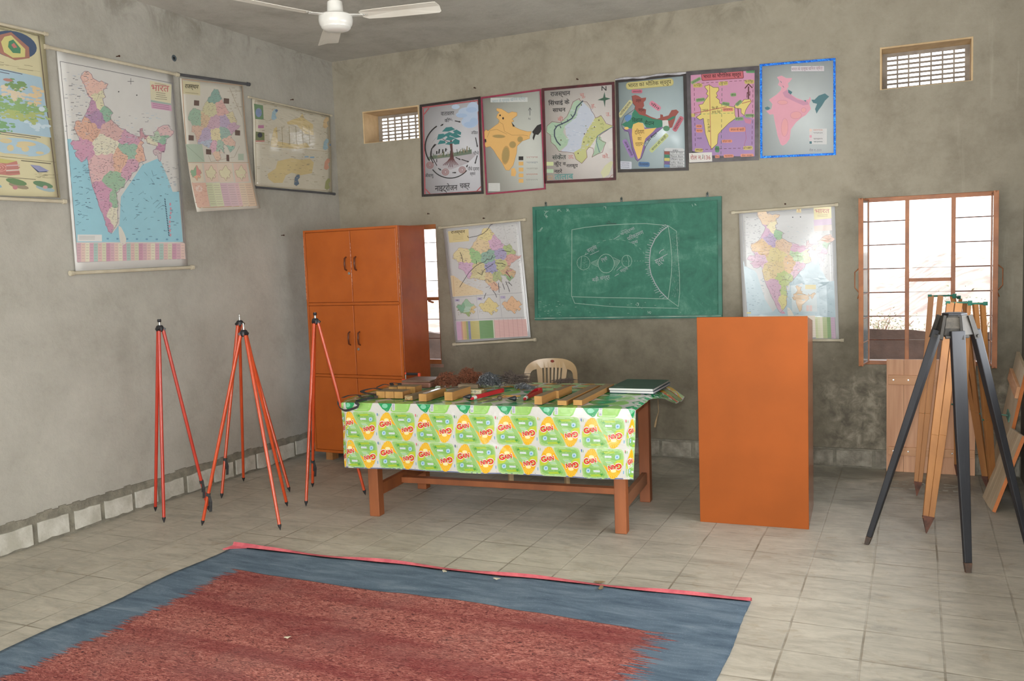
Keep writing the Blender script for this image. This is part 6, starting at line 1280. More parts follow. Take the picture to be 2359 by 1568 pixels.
MB().lathe([(0.055, 1.290), (0.060, 1.292), (0.060, 1.300), (0.05, 1.303)], 6).build('head_plate', m_bw, bt, bevel=0.002)
feet = [(4.733, -1.885), (5.224, -2.200), (5.535, -1.880)]; tops = [(5.085, -1.985), (5.170, -2.095), (5.255, -1.975)]
for (fx, fy), (tx, ty) in zip(feet, tops):
    a_ = LQ(tx, ty, 1.215); f = LQ(fx, fy, 0.0); out = Vector((f.x, f.y, 0)).normalized(); d = (f - a_).normalized(); tip = f - d * 0.05
    lg = MB().beam(a_, a_ + (tip - a_) * 0.42, 0.068, 0.036, 0.062, 0.034, face=out).beam(a_ + (tip - a_) * 0.42, tip, 0.062, 0.034, 0.036, 0.028, face=out).build('leg', m_bw, bt, bevel=0.004)
    MB().beam(tip, f, 0.036, 0.028, 0.026, 0.022, face=out).build('iron_shoe', mk('rusty_iron_shoe', '5c4436', '3c3632', 30, 0.7), lg)
    MB().tube([a_ + Vector((0, 0, -0.03)) - d.cross(out).normalized() * 0.056, a_ + Vector((0, 0, -0.03)) + d.cross(out).normalized() * 0.056], 0.008, 8).build('hinge_bolt', m_bw2, lg)

# ------------------------------------------------------------------ wooden tripods without their tables
m_pine = mk('varnished_pine', 'a8733f', '8f5f34', 9, 0.6, stretch=(1, 1, 0.1), bump=0.08, bscale=60); m_green = mk('green_enamel_iron', '2f6f5c', '285c4e', 12, 0.4); m_rust = mk('rusty_point', '6b4334', '4a3128', 24, 0.8)
def wood_tripod(label, base, legs, rod_pts, zr):
    t = thing('wooden_tripod', label, 'tripod', (base[0], base[1], 0), 0, 'varnished wooden tripods'); B_ = Vector((base[0], base[1], 0))
    b = MB()
    for p, q in rod_pts: b.tube([Vector(p) - B_, Vector(q) - B_], 0.006, 8)
    for p, q in rod_pts:
        for e in (p, q): b.tube([Vector(e) - B_ + Vector((-0.012, 0, 0.0)), Vector(e) - B_ + Vector((0.012, 0, 0.0))], 0.013, 6)
    b.build('hinge_rod', m_green, t, smooth=40)
    for foot, t1, t2, w in legs:
        F0 = Vector((foot[0], foot[1], 0)) - B_; A1 = Vector(t1) - B_; A2 = Vector(t2) - B_; midp = (A1 + A2) / 2; d = (F0 - midp).normalized(); tip = F0 - d * 0.085
        sd = (A2 - A1).normalized(); join = midp + (tip - midp) * 0.62; face = d.cross(sd)
        lg = MB(); up = Vector((0, 0, 0.018))
        for A, s in ((A1, -1), (A2, 1)): lg.beam(A + up, join + sd * s * w * 0.52, w, 0.022, w, 0.022, face=face)
        for s in (-1, 1): lg.beam(join + sd * s * w * 0.52, tip + sd * s * w * 0.38, w, 0.022, w * 0.72, 0.022, face=face)
        g = lg.build('leg', m_pine, t, bevel=0.002)
        MB().beam(tip - d * 0.012, F0, w * 1.55, 0.030, 0.004, 0.004, face=face).build('iron_point', m_rust, g)
        MB().tube([join - sd * 0.035 + face * 0.0, join + sd * 0.035], 0.006, 8).build('clamp_bolt', m_green, g)
wood_tripod('wooden tripod nearest the large window, its two left leg bars standing clear', (5.21, -0.42),
    [((4.988, -0.742), (5.070, -0.60, 1.303), (5.126, -0.60, 1.302), 0.034), ((5.423, -0.440), (5.200, -0.53, 1.296), (5.268, -0.56, 1.26), 0.028), ((5.25, -0.10), (5.205, -0.44, 1.28), (5.25, -0.44, 1.27), 0.022)],
    [((5.062, -0.60, 1.318), (5.21, -0.55, 1.318)), ((5.21, -0.55, 1.31), (5.24, -0.45, 1.30))], 1.3)
wood_tripod('wooden tripod just behind the black one, its broad pale leg pointing forward', (5.26, -1.08),
    [((5.038, -1.579), (5.168, -1.11, 1.286), (5.214, -1.10, 1.285), 0.041), ((5.450, -0.560), (5.304, -1.08, 1.276), (5.345, -1.05, 1.27), 0.028), ((5.25, -0.93), (5.20, -1.05, 1.28), (5.27, -1.03, 1.28), 0.024)],
    [((5.155, -1.115, 1.302), (5.275, -1.10, 1.302)), ((5.275, -1.10, 1.295), (5.36, -1.06, 1.292))], 1.28)

# ------------------------------------------------------------------ drawing boards
m_ply = mk('pinkish_brown_board', 'cf9f7c', 'c08f6d', 6, 0.6, stretch=(6, 1, 0.35)); m_batten = mk('board_batten', 'cc9c76', 'bd8d66', 6, 0.6, stretch=(0.5, 1, 6)); m_grayply = mk('greyish_plane_board', 'c2b196', 'ad9b80', 7, 0.7, stretch=(1, 1, 0.3)); m_edgeor = mk('orange_board_edge', 'c0723a', 'b0642e', 9, 0.6)
db = thing('drawing_board', 'square brown planked drawing board with two battens, leaning on the wall under the window', 'drawing board', (5.075, -0.05, 0))
db.rotation_euler = (math.radians(-2.2), 0, math.radians(1.0)); Wb, Hb = 0.585, 0.83
for k in range(5): MB().box(-Wb / 2 + k * Wb / 5 + 0.0006, -Wb / 2 + (k + 1) * Wb / 5 - 0.0006, -0.018, 0.0, 0.0, Hb).build('board_plank', m_ply, db, bevel=0.0008)
for z0, z1 in ((0.645, 0.715), (0.125, 0.185)):
    bt_ = MB().box(-Wb / 2 + 0.012, Wb / 2 - 0.004, -0.036, -0.018, z0, z1).build('batten', m_batten, db, bevel=0.002)
    for x in (-0.245, -0.145, 0.02, 0.145, 0.245): MB().lathe([(0.007, 0), (0.006, 0.003), (0.0, 0.0035)], 10, Matrix.Translation((x, -0.036, (z0 + z1) / 2)) @ Matrix.Rotation(math.radians(90), 4, 'X'), cap=False).build('screw', m_steel, bt_, smooth=60)
# two boards leaning against the right-hand wall
def lean_board(name, label, near, far, top_near, L, th, battens, clamp, mats):
    n0 = Vector(near); e = (Vector(far) - n0); wl = e.length; e.normalize(); up = (Vector(top_near) - n0).normalized(); nrm = e.cross(up).normalized()
    if nrm.x > 0: nrm = -nrm
    e = (e - up * e.dot(up)).normalized()
    t = thing(name, label, 'drawing board', near, 0, 'boards leaning on the right wall')
    def slab_(p0, w0, w1, h0, h1, n0_, n1_):
        V = []
        for h in (h0, h1):
            for w_ in (w0, w1):
                for q in (n0_, n1_): V.append(e * w_ + up * h + nrm * q)
        return V, [(0, 1, 3, 2), (4, 6, 7, 5), (0, 4, 5, 1), (2, 3, 7, 6), (0, 2, 6, 4), (1, 5, 7, 3)]
    for k in range(4):
        V, F_ = slab_(None, wl * k / 4 + .0006, wl * (k + 1) / 4 - .0006, 0, L, 0, th); MB().add(V, F_).build('board_plank', mats[0], t, bevel=0.0008)
    V, F_ = slab_(None, -0.004, 0, 0, L, 0, th); MB().add(V, F_).build('edge_strip', mats[1], t)
    for h0, h1 in battens:
        V, F_ = slab_(None, 0.01, wl - 0.01, h0, h1, th, th + 0.02); MB().add(V, F_).build('batten', mats[2], t, bevel=0.002)
    if clamp:
        c = e * (wl * clamp[0]) + up * (L * clamp[1]) + nrm * th; q = MB(); q.beam(c + e * -0.06 + nrm * .003, c + e * 0.06 + nrm * .003, 0.05, 0.006, face=nrm); q.tube([c, c + nrm * 0.06], 0.005, 8)
        q.beam(c + nrm * 0.06, c + nrm * 0.065 + up * 0.03, 0.016, 0.006, face=nrm); q.beam(c + nrm * 0.06, c + nrm * 0.065 - up * 0.02, 0.014, 0.006, face=nrm); q.build('wing_nut_clamp', mk('verdigris_clamp', '5f8a7a', '4c7466', 20, 0.6), t, smooth=30)
    return t
lean_board('plane_board', 'greyish wooden board resting on its corner against the right wall, orange edge showing', (5.430, -1.015, 0.0), (5.402, -0.64, 0.0), (5.600, -0.975, 0.50), 0.50, 0.02, [(0.0, 0.0001)] and [], None, (m_grayply, m_edgeor, m_grayply))
lean_board('plane_board', 'taller wooden board behind it, with a batten and green wing nut clamp', (5.500, -0.46, 0.0), (5.475, -0.06, 0.0), (5.628, -0.62, 0.80), 0.86, 0.02, [(0.66, 0.74)], (0.45, 0.55), (m_grayply, m_edgeor, m_batten))

# ------------------------------------------------------------------ ceiling fan
m_fan = mk('white_fan_enamel', 'dad9d4', 'cfcec9', 6, 0.22, spec=0.6); m_blade = mk('off_white_blade', 'd9d6cd', 'cecabf', 4, 0.35)
fn_ = thing('ceiling_fan', 'white three bladed ceiling fan hanging from the ceiling at the top of the photo', 'ceiling fan', (2.05, -2.88, 3.0))
MB().lathe([(0.0, -0.052), (0.045, -0.050), (0.068, -0.044), (0.080, -0.034), (0.082, -0.026), (0.088, -0.020), (0.092, -0.006), (0.094, 0.006), (0.092, 0.030), (0.085, 0.036), (0.050, 0.038)], 40).build('motor_housing', m_fan, fn_, smooth=35)
MB().lathe([(0.046, 0.038), (0.046, 0.050), (0.042, 0.105), (0.032, 0.112), (0.028, 0.125), (0.012, 0.130)], 28).build('upper_canopy', m_fan, fn_, smooth=35)
MB().tube([(0, 0, 0.12), (0, 0, 0.52)], 0.0085, 12).build('down_rod', m_fan, fn_, smooth=40)
MB().lathe([(0.012, 0.44), (0.045, 0.50), (0.06, 0.552)], 24).build('ceiling_cup', m_fan, fn_, smooth=40)
for ang in (10, 130, 250):
    A = Matrix.Rotation(math.radians(ang), 4, 'Z'); tilt = Matrix.Rotation(math.radians(-11), 4, 'X')
    bm_ = MB(); bm_.beam(A @ Vector((0.075, 0, 0.028)), A @ Vector((0.165, 0, 0.020)), 0.045, 0.004, 0.03, 0.004); br_ = bm_.build('blade_bracket', m_fan, fn_)
    out = [(0.150, -0.030), (0.170, -0.052), (0.30, -0.060), (0.585, -0.066), (0.600, -0.058), (0.604, 0.0), (0.598, 0.050), (0.585, 0.060), (0.30, 0.056), (0.18, 0.048), (0.152, 0.030)]
    bl = MB(); Vt = []; Vb = []
    for (x, y) in out: z = 0.010 * (1 - (y / 0.065) ** 2); Vt.append(A @ Matrix.Translation((0, 0, 0.018)) @ tilt @ Vector((x, y, z))); Vb.append(A @ Matrix.Translation((0, 0, 0.0155)) @ tilt @ Vector((x, y, z)))
    n = len(out); ridge = A @ Matrix.Translation((0, 0, 0.018)) @ tilt @ Vector((0.37, 0, 0.010)); ridb = A @ Matrix.Translation((0, 0, 0.0155)) @ tilt @ Vector((0.37, 0, 0.010))
    bl.add(Vt + Vb + [ridge, ridb], [(i, (i + 1) % n, 2 * n) for i in range(n)] + [(n + (i + 1) % n, n + i, 2 * n + 1) for i in range(n)] + [(i, n + i, n + (i + 1) % n, (i + 1) % n) for i in range(n)])
    bl.build('blade', m_blade, fn_)
    for k in (0.17, 0.185):
        p = A @ Matrix.Translation((0, 0, 0.014)) @ tilt @ Vector((k, 0.0, 0.008)); MB().ball(p, 0.005, 8).build('screw', m_steel, br_, smooth=60)

# ------------------------------------------------------------------ rug
t = NT('red_and_blue_dhurrie'); X = t.xyz()
warp = t.noise(90, 2, 0.5, vec=t.mapv((0.02, 1.0, 1)))      # comb-like edge of the weave
warp2 = t.noise(14, 3, 0.6, vec=t.mapv((0.3, 1.0, 1)))
j = t.math('ADD', t.math('MULTIPLY', t.smooth(warp, 0.25, 0.75), 0.085), t.math('MULTIPLY', warp2, 0.16))
inl = t.smooth(t.math('SUBTRACT', X[0], t.math('ADD', j, 0.175)), -0.015, 0.03)
inr = t.smooth(t.math('SUBTRACT', t.math('SUBTRACT', 2.86, t.math('ADD', j, t.math('MULTIPLY', t.smooth(warp, 0.35, 0.6), 0.07))), X[0]), -0.008, 0.014)
top = t.smooth(t.math('SUBTRACT', t.math('MULTIPLY', X[1], -1.0), t.math('ADD', t.math('MULTIPLY', t.noise(1.4, 2, vec=t.mapv((1, 0.1, 1))), 0.08), t.math('ADD', 0.27, t.math('MULTIPLY', X[0], 0.012)))), -0.004, 0.006)
inside = t.math('MULTIPLY', t.math('MULTIPLY', inl, inr), top)
kn = t.noise(50, 2, 0.6, vec=t.mapv((0.8, 1.5, 1)), dist=1.5); band = t.noise(3.2, 5, 0.6, vec=t.mapv((0.18, 1.6, 1)), dist=0.4)
redc = t.ramp(kn, [(0.30, '4a2f30'), (0.42, '8a4e48'), (0.56, 'ad6a60'), (0.72, 'c98d82')])
redc = t.mix(t.math('MULTIPLY', t.ramp(band, [(0.42, 0.0), (0.60, 1.0)]), 0.62), redc, '783236')
redc = t.mix(t.math('MULTIPLY', t.ramp(t.noise(2.0, 6, 0.6), [(0.5, 0.0), (0.7, 1.0)]), 0.35), redc, '94706a')
blu = t.ramp(t.noise(6, 7, 0.7, vec=t.mapv((0.5, 2.4, 1)), dist=0.5), [(0.3, '485868'), (0.5, '5e6f7f'), (0.72, '7b8a97')])
blu = t.mix(t.math('MULTIPLY', t.ramp(t.noise(120, 2), [(0.62, 0.0), (0.72, 1.0)]), 0.4), blu, '8fa0ae')
col = t.mix(inside, blu, redc); t.bump(t.math('ADD', t.math('MULTIPLY', t.math('MULTIPLY', kn, inside), 2.2), t.math('MULTIPLY', t.noise(140, 2, vec=t.mapv((1, 3, 1))), 0.4)), 0.7, 0.008)
m_rug = t.done(col, 0.95, 0, 0.15)
b = MB(); nx, ny = 90, 110; LR = 3.4; rr = random.Random(4)
def rug_xy(u, v):
    x = 3.005 * u + 0.02 * v * (1 + u) + 0.004 * math.sin(v * 31 + u * 3); y = 0.12 * u - LR * v + 0.006 * math.sin(u * 21)
    return x, y
def rug_z(x, y): return 0.006 + 0.004 * (1 + math.sin(x * 3.1 + y * 2.0) * math.sin(y * 4.3)) + 0.0015 * math.sin(x * 17 + y * 9)
for j_ in range(ny + 1):
    for i in range(nx + 1):
        u, v = i / nx, j_ / ny; x, y = rug_xy(u, v)
        if i == 0: x += rr.uniform(-.0015, .0015)
        if i == nx: x += rr.uniform(-.0012, .0012)
        b.v.append((x, y, rug_z(x, y)))
q = (nx + 1) * (ny + 1); b.v += [(x, y, 0.0008) for x, y, z in b.v[:q]]
for j_ in range(ny):
    for i in range(nx): a_ = j_ * (nx + 1) + i; b.f.append((a_, a_ + nx + 1, a_ + nx + 2, a_ + 1))
rim = [i for i in range(nx + 1)] + [(k + 1) * (nx + 1) - 1 for k in range(1, ny + 1)] + [ny * (nx + 1) + i for i in range(nx - 1, -1, -1)] + [k * (nx + 1) for k in range(ny - 1, 0, -1)]
b.f += [(rim[i], rim[(i + 1) % len(rim)], rim[(i + 1) % len(rim)] + q, rim[i] + q) for i in range(len(rim))]; b.mi = [0] * len(b.f)
rug = thing('rug', 'worn red floor rug with a broad blue border and a pink back edge', 'rug', (1.268, -3.085, 0))
b.build('woven_field', m_rug, rug, smooth=180)
b = MB(); n = 120; V = []
for k in range(n + 1):
    u = k / n; x, y = rug_xy(u, 0); w_ = 0.022 + 0.006 * math.sin(u * 40) + 0.004 * math.sin(u * 95); lift = 0.010 + 0.006 * math.sin(u * 23) + (0.016 * max(0, 1 - u * 14) + 0.010 * max(0, (u - 0.97) * 30))
    V += [(x, y - 0.012, 0.016), (x, y + 0.004, 0.014 + lift), (x, y + w_, 0.006 + lift * 0.6), (x, y + w_ + 0.004, 0.0)]
b.v = V
for k in range(n):
    for q_ in range(3): a_ = k * 4 + q_; b.f.append((a_, a_ + 4, a_ + 5, a_ + 1))
b.mi = [0] * len(b.f); b.build('selvage', mk('pink_selvage', 'c8646a', 'b0505a', 20, 0.9, bump=0.3), rug, smooth=60)
b = MB(); b.add([(0.02, 0.018, 0.028), (-0.035, -0.055, 0.012), (0.10, 0.0, 0.016), (0.02, 0.018, 0.020), (-0.035, -0.055, 0.006), (0.10, 0.0, 0.010)], [(0, 1, 2), (5, 4, 3), (0, 3, 4, 1), (1, 4, 5, 2), (2, 5, 3, 0)])
b.build('folded_corner', _mats['pink_selvage'], rug)
def leaf(x, y, z, s, rz, label, mat, cat='dry leaf', name='dry_leaf'):
    b = MB(); pts = [(-1, 0), (-0.7, 0.45), (-0.1, 0.6), (0.5, 0.5), (1, 0.05), (0.6, -0.4), (0, -0.5), (-0.6, -0.4)]
    b.prism([(px * s, py * s * 0.7) for px, py in pts], 0.0015); b.v = [(vx, vy, vz + 0.006 * math.sin(vx / s * 2) ** 2) for vx, vy, vz in b.v]
    o = b.build(name, mat); o.location = (x, y, z); o.rotation_euler = (0, 0, rz); tag(o, label, cat)
ml = mk('dry_leaf_brown', '8f7a5c', '7a6448', 20, 0.9); mp = mk('cream_scrap', 'c2b9a2', 'a89f8a', 20, 0.9)
leaf(3.515, -2.935, 0.002, 0.030, 0.4, 'dry brown leaf on the floor touching the pink edge of the rug', ml)
leaf(3.560, -3.045, 0.017, 0.030, 1.7, 'second dry brown leaf, lying on the blue border of the rug', ml)
leaf(3.011, -3.094, 0.016, 0.020, 0.2, 'cream paper scrap on the blue border, near the middle of the back edge', mp, 'paper scrap', 'paper_scrap')
leaf(2.700, -3.085, 0.018, 0.022, 2.6, 'thin cream scrap on the blue border, left of the rounder scrap', mp, 'paper scrap', 'paper_scrap')
leaf(2.435, -4.060, 0.015, 0.016, 0.7, 'pale scrap on the red field of the rug', mp, 'paper scrap', 'paper_scrap')

# chalky ring marks left on the floor
b = MB()
for cx, cy, rx, ry in ((4.93, -0.40, 0.12, 0.045), (5.13, -0.42, 0.11, 0.045), (4.98, -0.56, 0.16, 0.006), (5.18, -0.55, 0.12, 0.010)):
    P_ = [(cx + rx * math.cos(k * 0.2618), cy + ry * math.sin(k * 0.2618)) for k in range(24)]
    for k in range(24):
        if (k * 7) % 11 in (2, 5): continue
        p, q = P_[k], P_[(k + 1) % 24]; b.beam((p[0], p[1], 0.0014), (q[0], q[1], 0.0014), 0.014, 0.0012, face=(0, 0, 1))
struct(b.build('chalk_marks', mk('chalk_trace', 'aaa89d', '969489', 30, 0.95)))
# ------------------------------------------------------------------ things lying on the table (top of cloth at ZC_)
ZS = TZ + 0.0055
def tp(x, y, z=0.77, zt=0.766):
    k = (z - zt) / (1.65 - z); return (x + k * (4.98 - x), y + k * (-7.14 - y))
m_blockw = mk('planed_wood', 'a0733f', '8f6434', 7, 0.55, stretch=(6, 0.4, 4)); m_dusty = mk('dusty_wood_top', '857357', '75644a', 9, 0.8)
m_tawny = mk('tawny_wood', '96693a', '865b31', 8, 0.6, stretch=(0.6, 4, 5)); m_endg = mk('pale_end_grain', 'b98d50', 'a67a42', 14, 0.7)
def bar(name, label, x0, x1, y0, y1, h, group, mat=None, rz=0.0, laminate=True):
    """wooden bar lying on the cloth; its near end face is paler"""
    cx, cy = (x0 + x1) / 2, (y0 + y1) / 2; cx -= .002 * (4.98 - cx); cy += .002 * (7.14 + cy); w, l = x1 - x0, y1 - y0
    t = thing(name, label, 'wooden bar' if name == 'wooden_bar' else 'wooden block', (cx, cy, ZS), rz, group)
    MB().box(-w / 2, w / 2, -l / 2 + 0.001, l / 2, 0, h - 0.0008).build('wood_body', mat or m_blockw, t, bevel=0.0015)
    MB().box(-w / 2 + 0.0008, w / 2 - 0.0008, -l / 2, -l / 2 + 0.001, 0.0008, h - 0.0016).build('end_grain', m_endg, t)
    MB().box(-w / 2 + 0.001, w / 2 - 0.001, -l / 2 + 0.002, l / 2 - 0.001, h - 0.0008, h).build('dusty_top', m_dusty, t)
    return t
G = 'wooden bars across the table'
bar('wooden_bar', 'short thick wooden bar with a shiny tape strip on its top', 2.098, 2.153, -2.255, -1.985, 0.050, G, rz=0.02)
t = MB().box(-0.010, 0.016, -0.11, 0.09, 0.0, 0.0012).build('tape_strip', mk('shiny_white_tape', 'd2cfcc', 'bdb9b6', 20, 0.15), None)
t.parent = bpy.data.objects['wooden_bar']; t.location = (0, 0, 0.0501)
bar('wooden_bar', 'short thick wooden bar beside the little labelled box', 2.250, 2.308, -2.190, -1.930, 0.056, G)
bar('wooden_bar', 'thick wooden bar right of the red forks, a second piece butted behind', 2.880, 2.930, -2.215, -1.985, 0.052, G)
bar('wooden_bar', 'rear wooden bar butted end to end behind the thick front one', 2.895, 2.945, -1.975, -1.735, 0.050, G)
bar('wooden_bar', 'long flat wooden bar, left of the two longest', 3.022, 3.080, -2.215, -1.545, 0.030, G, rz=0.022)
bar('wooden_bar', 'long flat wooden bar nearest the books', 3.112, 3.168, -2.195, -1.505, 0.033, G, rz=0.03)
bar('wooden_bar', 'splintered dark wooden stick between the blocks and the taped bar', 1.985, 2.045, -2.225, -1.925, 0.030, G, m_dusty, rz=-0.05)
b = MB(); r = random.Random(2)
for k in range(16): b.beam((r.uniform(-.028, .028), -0.150, r.uniform(.003, .027)), (r.uniform(-.028, .03), -0.150 - r.uniform(.006, .02), r.uniform(.003, .027)), 0.008, 0.003)
b.build('splintered_end', mk('split_wood', 'c4ae86', 'a58e68', 30, 0.9), bpy.data.objects['wooden_bar.006'])
G2 = 'small wooden blocks in rows'
for k, (x, lab_) in enumerate(((1.768, 'left block of the front row of three, a buckle against it'), (1.834, 'middle block of the front row of three small wooden blocks'), (1.900, 'right block of the front row of three small wooden blocks'))):
    bar('wooden_block', lab_, x - 0.032, x + 0.032, -2.185 + k * .004, -2.075 + k * .004, 0.046, G2, m_tawny, rz=0.05)
for x, lab_, h in ((1.722, 'low left block of the rear row of small wooden blocks', 0.040), (1.792, 'middle block of the rear row of small wooden blocks', 0.046), (1.862, 'right block of the rear row of small wooden blocks', 0.046)):
    bar('wooden_block', lab_, x - 0.033, x + 0.033, -1.955, -1.855, h, G2, m_tawny, rz=0.04)
# pinkish brown case
t = thing('instrument_case', 'pinkish brown rounded instrument case behind the wooden blocks', 'case', (*tp(1.735, -1.57), ZS), 0.06)
MB().box(-0.115, 0.115, -0.115, 0.115, 0.0, 0.040).build('case_body', mk('pinkish_brown_case', '8f6252', '7c5446', 6, 0.45), t, bevel=0.012, segs=4)
MB().box(-0.112, 0.112, -0.112, 0.112, 0.040, 0.052).build('case_lid', mk('brown_case_lid', '7f6455', '6d5648', 6, 0.5), t, bevel=0.006, segs=3)
# hand level with black tube
x, y = tp(1.52, -1.35); t = thing('hand_level', 'red hand level with a black grip, at the left rear corner of the table', 'hand level', (x, y, ZS), 0.06)
m_redp = mk('red_orange_plastic', 'd24a2c', 'c23f24', 10, 0.35)
MB().box(-0.085, 0.075, -0.012, 0.012, 0.0, 0.014).build('base_bar', m_redp, t, bevel=0.003); MB().tube([(-0.045, 0, 0.052), (0.05, 0, 0.052)], 0.010, 12).build('grip', m_blk, t, smooth=40)
MB().tube([(-0.056, 0, 0.013), (-0.056, 0, 0.050)], 0.004, 8).build('post', m_steel, t); MB().ball((-0.056, 0, 0.056), 0.009, 10).build('knob', m_redp, t, smooth=60); MB().box(0.050, 0.068, -0.009, 0.009, 0.013, 0.060).build('post', m_redp, t, bevel=0.002)
# grey and labelled small boxes
x, y = tp(2.12, -1.60); t = thing('small_box', 'flat grey brown box under the rusty chains', 'box', (x + 0.01, y, ZS), 0.05); MB().box(-0.075, 0.075, -0.03, 0.03, 0, 0.026).build('box_body', mk('grey_brown_card', '8c7a64', '776652', 10, 0.8), t, bevel=0.002)
x, y = tp(2.30, -1.845); t = thing('small_box', 'small cream box with lettering on its front, right of the short thick bar', 'box', (x, y, ZS), 0.03)
MB().box(-0.062, 0.052, -0.022, 0.022, 0, 0.028).build('box_body', mk('cream_card', 'c9bb92', 'b8a97f', 16, 0.7), t, bevel=0.0015)
a = Art([(0, 0), (100, 0), (100, 28), (0, 28)]); a.rect(2, 2, 26, 26, 'b89a78', 1); a.rect(28, 3, 97, 25, 'd4cba4', 1); a.text('ALL', 43, 11, 8, '3c3f38', 2, wid=20); a.text('UAR', 78, 11, 8, '4c4f3c', 2, wid=20); a.poly([(60, 3), (68, 11), (60, 20), (52, 11)], '35505a', 2); a.poly([(60, 7), (64, 11), (60, 16), (56, 11)], 'd4cba4', 3)
a.build('front_label', m_print, lambda u, v, h: (-0.062 + 0.114 * u, -0.0223 - h, 0.0275 - 0.027 * v), t)
MB().box(0.053, 0.072, -0.018, 0.02, 0, 0.024).build('open_flap', mk('brown_card_flap', '8f6a44', '7a5838', 12, 0.8), t, bevel=0.001)
# exercise books
def book(label, x0, x1, y0, y1, z, cover, page, rz):
    t = thing('exercise_book', label, 'book', ((x0 + x1) / 2, (y0 + y1) / 2, z), rz, 'large books stacked at the right end of the table'); w, l = (x1 - x0) / 2, (y1 - y0) / 2
    MB().box(-w + 0.002, w - 0.006, -l + 0.002, l - 0.003, 0.0015, 0.0145).build('pages', page, t); b = MB(); b.box(-w, w, -l, l, 0.0145, 0.0165); b.box(-w, w, -l, l, 0.0, 0.0015); b.build('cover', cover, t, bevel=0.0006)
    return t
m_page = mk('white_page_edges', 'd6d6d2', 'c6c8c8', 80, 0.8, stretch=(0.2, 0.2, 30)); m_gcov = mk('dark_green_cover', '3c5446', '354b40', 8, 0.55); m_bcov = mk('dark_blue_cover', '27406a', '203458', 8, 0.5)
bx, by = tp(3.30, -1.41); by -= 0.02
book('lower large book with a dark blue cover, under the green one', bx - 0.130, bx + 0.165, by - 0.215, by + 0.205, ZS, m_bcov, m_page, 0.0)
t = book('upper large book with a plain dark green cover', bx - 0.135, bx + 0.160, by - 0.220, by + 0.205, ZS + 0.0168, m_gcov, m_page, 0.012)
MB().box(-0.11, -0.06, -0.17, -0.162, 0.0166, 0.0168).build('pencil_scribble', mk('pale_scribble', '8fa095', None, 1, 0.8), t)
# surveying chains folded up into bundles
def chain(name, label, c, size, mat, seed, rings, links, lr, group, rr0=0.010):
    """folded chain: a sheaf of long wire links with a mass of end rings"""
    r = random.Random(seed); b = MB()
    def ringm(p, R_, w_, ax):
        u = ax.orthogonal().normalized(); v = ax.cross(u).normalized(); b.tube([p + (u * math.cos(a_) + v * math.sin(a_)) * R_ for a_ in [2 * math.pi * k / 9 for k in range(9)]], w_, 4, closed=True)
    for _ in range(rings):
        a_ = r.uniform(0, 6.28); q = r.random() ** 0.6; px, py = math.cos(a_) * q * size[0], math.sin(a_) * q * size[1]; hz = size[2] * (1 - q * q) ** 0.5
        z = r.uniform(0.15, 1.0) * hz + rr0 * 0.75; ringm(Vector((px, py, z)), rr0 * r.uniform(0.7, 1.15), 0.0017, Vector((r.gauss(0, 1), r.gauss(0, 1) - 0.6, r.gauss(0, 1))).normalized())
    for _ in range(links):
        s = Vector((r.gauss(0, .4) * size[0], r.gauss(0, .35) * size[1], r.uniform(0.1, 0.8) * size[2])); d = Vector((lr[0], lr[1], lr[2] * r.uniform(-.3, 1))) * r.uniform(.5, 1.1) + Vector((r.gauss(0, .012), r.gauss(0, .012), 0))
        e = s + d; e.z = max(0.004, e.z); s.z = max(0.004, s.z); b.tube([s, (s + e) / 2 + Vector((0, 0, r.uniform(-.004, .008))), e], 0.0018, 4)
    o = b.build(name, mat); o.location = (c[0], c[1], ZS + 0.001); mn = min(v.co.z for v in o.data.vertices); o.data.transform(Matrix.Translation((0, 0, -mn))); tag(o, label, 'chain', group); return o
m_rc = mk('rusted_chain', '8a5238', '5c3a2a', 60, 0.75, metal=0.2); m_gc = mk('galvanised_chain', '8a8e92', '5c6066', 60, 0.4, metal=0.7); m_bc = mk('brown_grey_chain', '6f625a', '4c4440', 60, 0.6, metal=0.3)
x, y = tp(1.95, -1.61); chain('measuring_chain', 'rusty folded measuring chain, the front left heap behind the thick bars', (x, y), (0.085, 0.065, 0.100), m_rc, 1, 480, 50, (0.05, 0.06, 0.03), 'folded measuring chains')
x, y = tp(2.05, -1.50); chain('measuring_chain', 'rusty fanned measuring chain, tallest heap, behind the front rusty one', (x + 0.02, y), (0.08, 0.07, 0.125), m_rc, 2, 330, 100, (0.08, 0.03, -0.05), 'folded measuring chains')
x, y = tp(2.24, -1.55); chain('measuring_chain', 'grey steel folded measuring chain with bright rings, right of the rusty ones', (x + 0.015, y), (0.08, 0.07, 0.09), m_gc, 3, 280, 40, (0.05, 0.08, 0.01), 'folded measuring chains', 0.013)
x, y = tp(2.36, -1.42); chain('measuring_chain', 'brown grey chain sheaf trailing to the right behind the bright rings', (x, y), (0.09, 0.06, 0.090), m_bc, 4, 120, 110, (0.11, 0.05, -0.04), 'folded measuring chains', 0.012)
x, y = tp(2.54, -1.62); chain('steel_pins', 'tangle of short bright steel pins and links behind the red fork', (x, y), (0.06, 0.04, 0.032), m_gc, 5, 50, 40, (0.08, 0.02, -0.01), 'small wire tangles')
x, y = tp(2.69, -1.33); chain('wire_hooks', 'small bundle of dark bent wire hooks in front of the chair', (x, y), (0.05, 0.03, 0.035), m_bc, 6, 8, 46, (0.09, 0.01, 0.02), 'small wire tangles', 0.012)
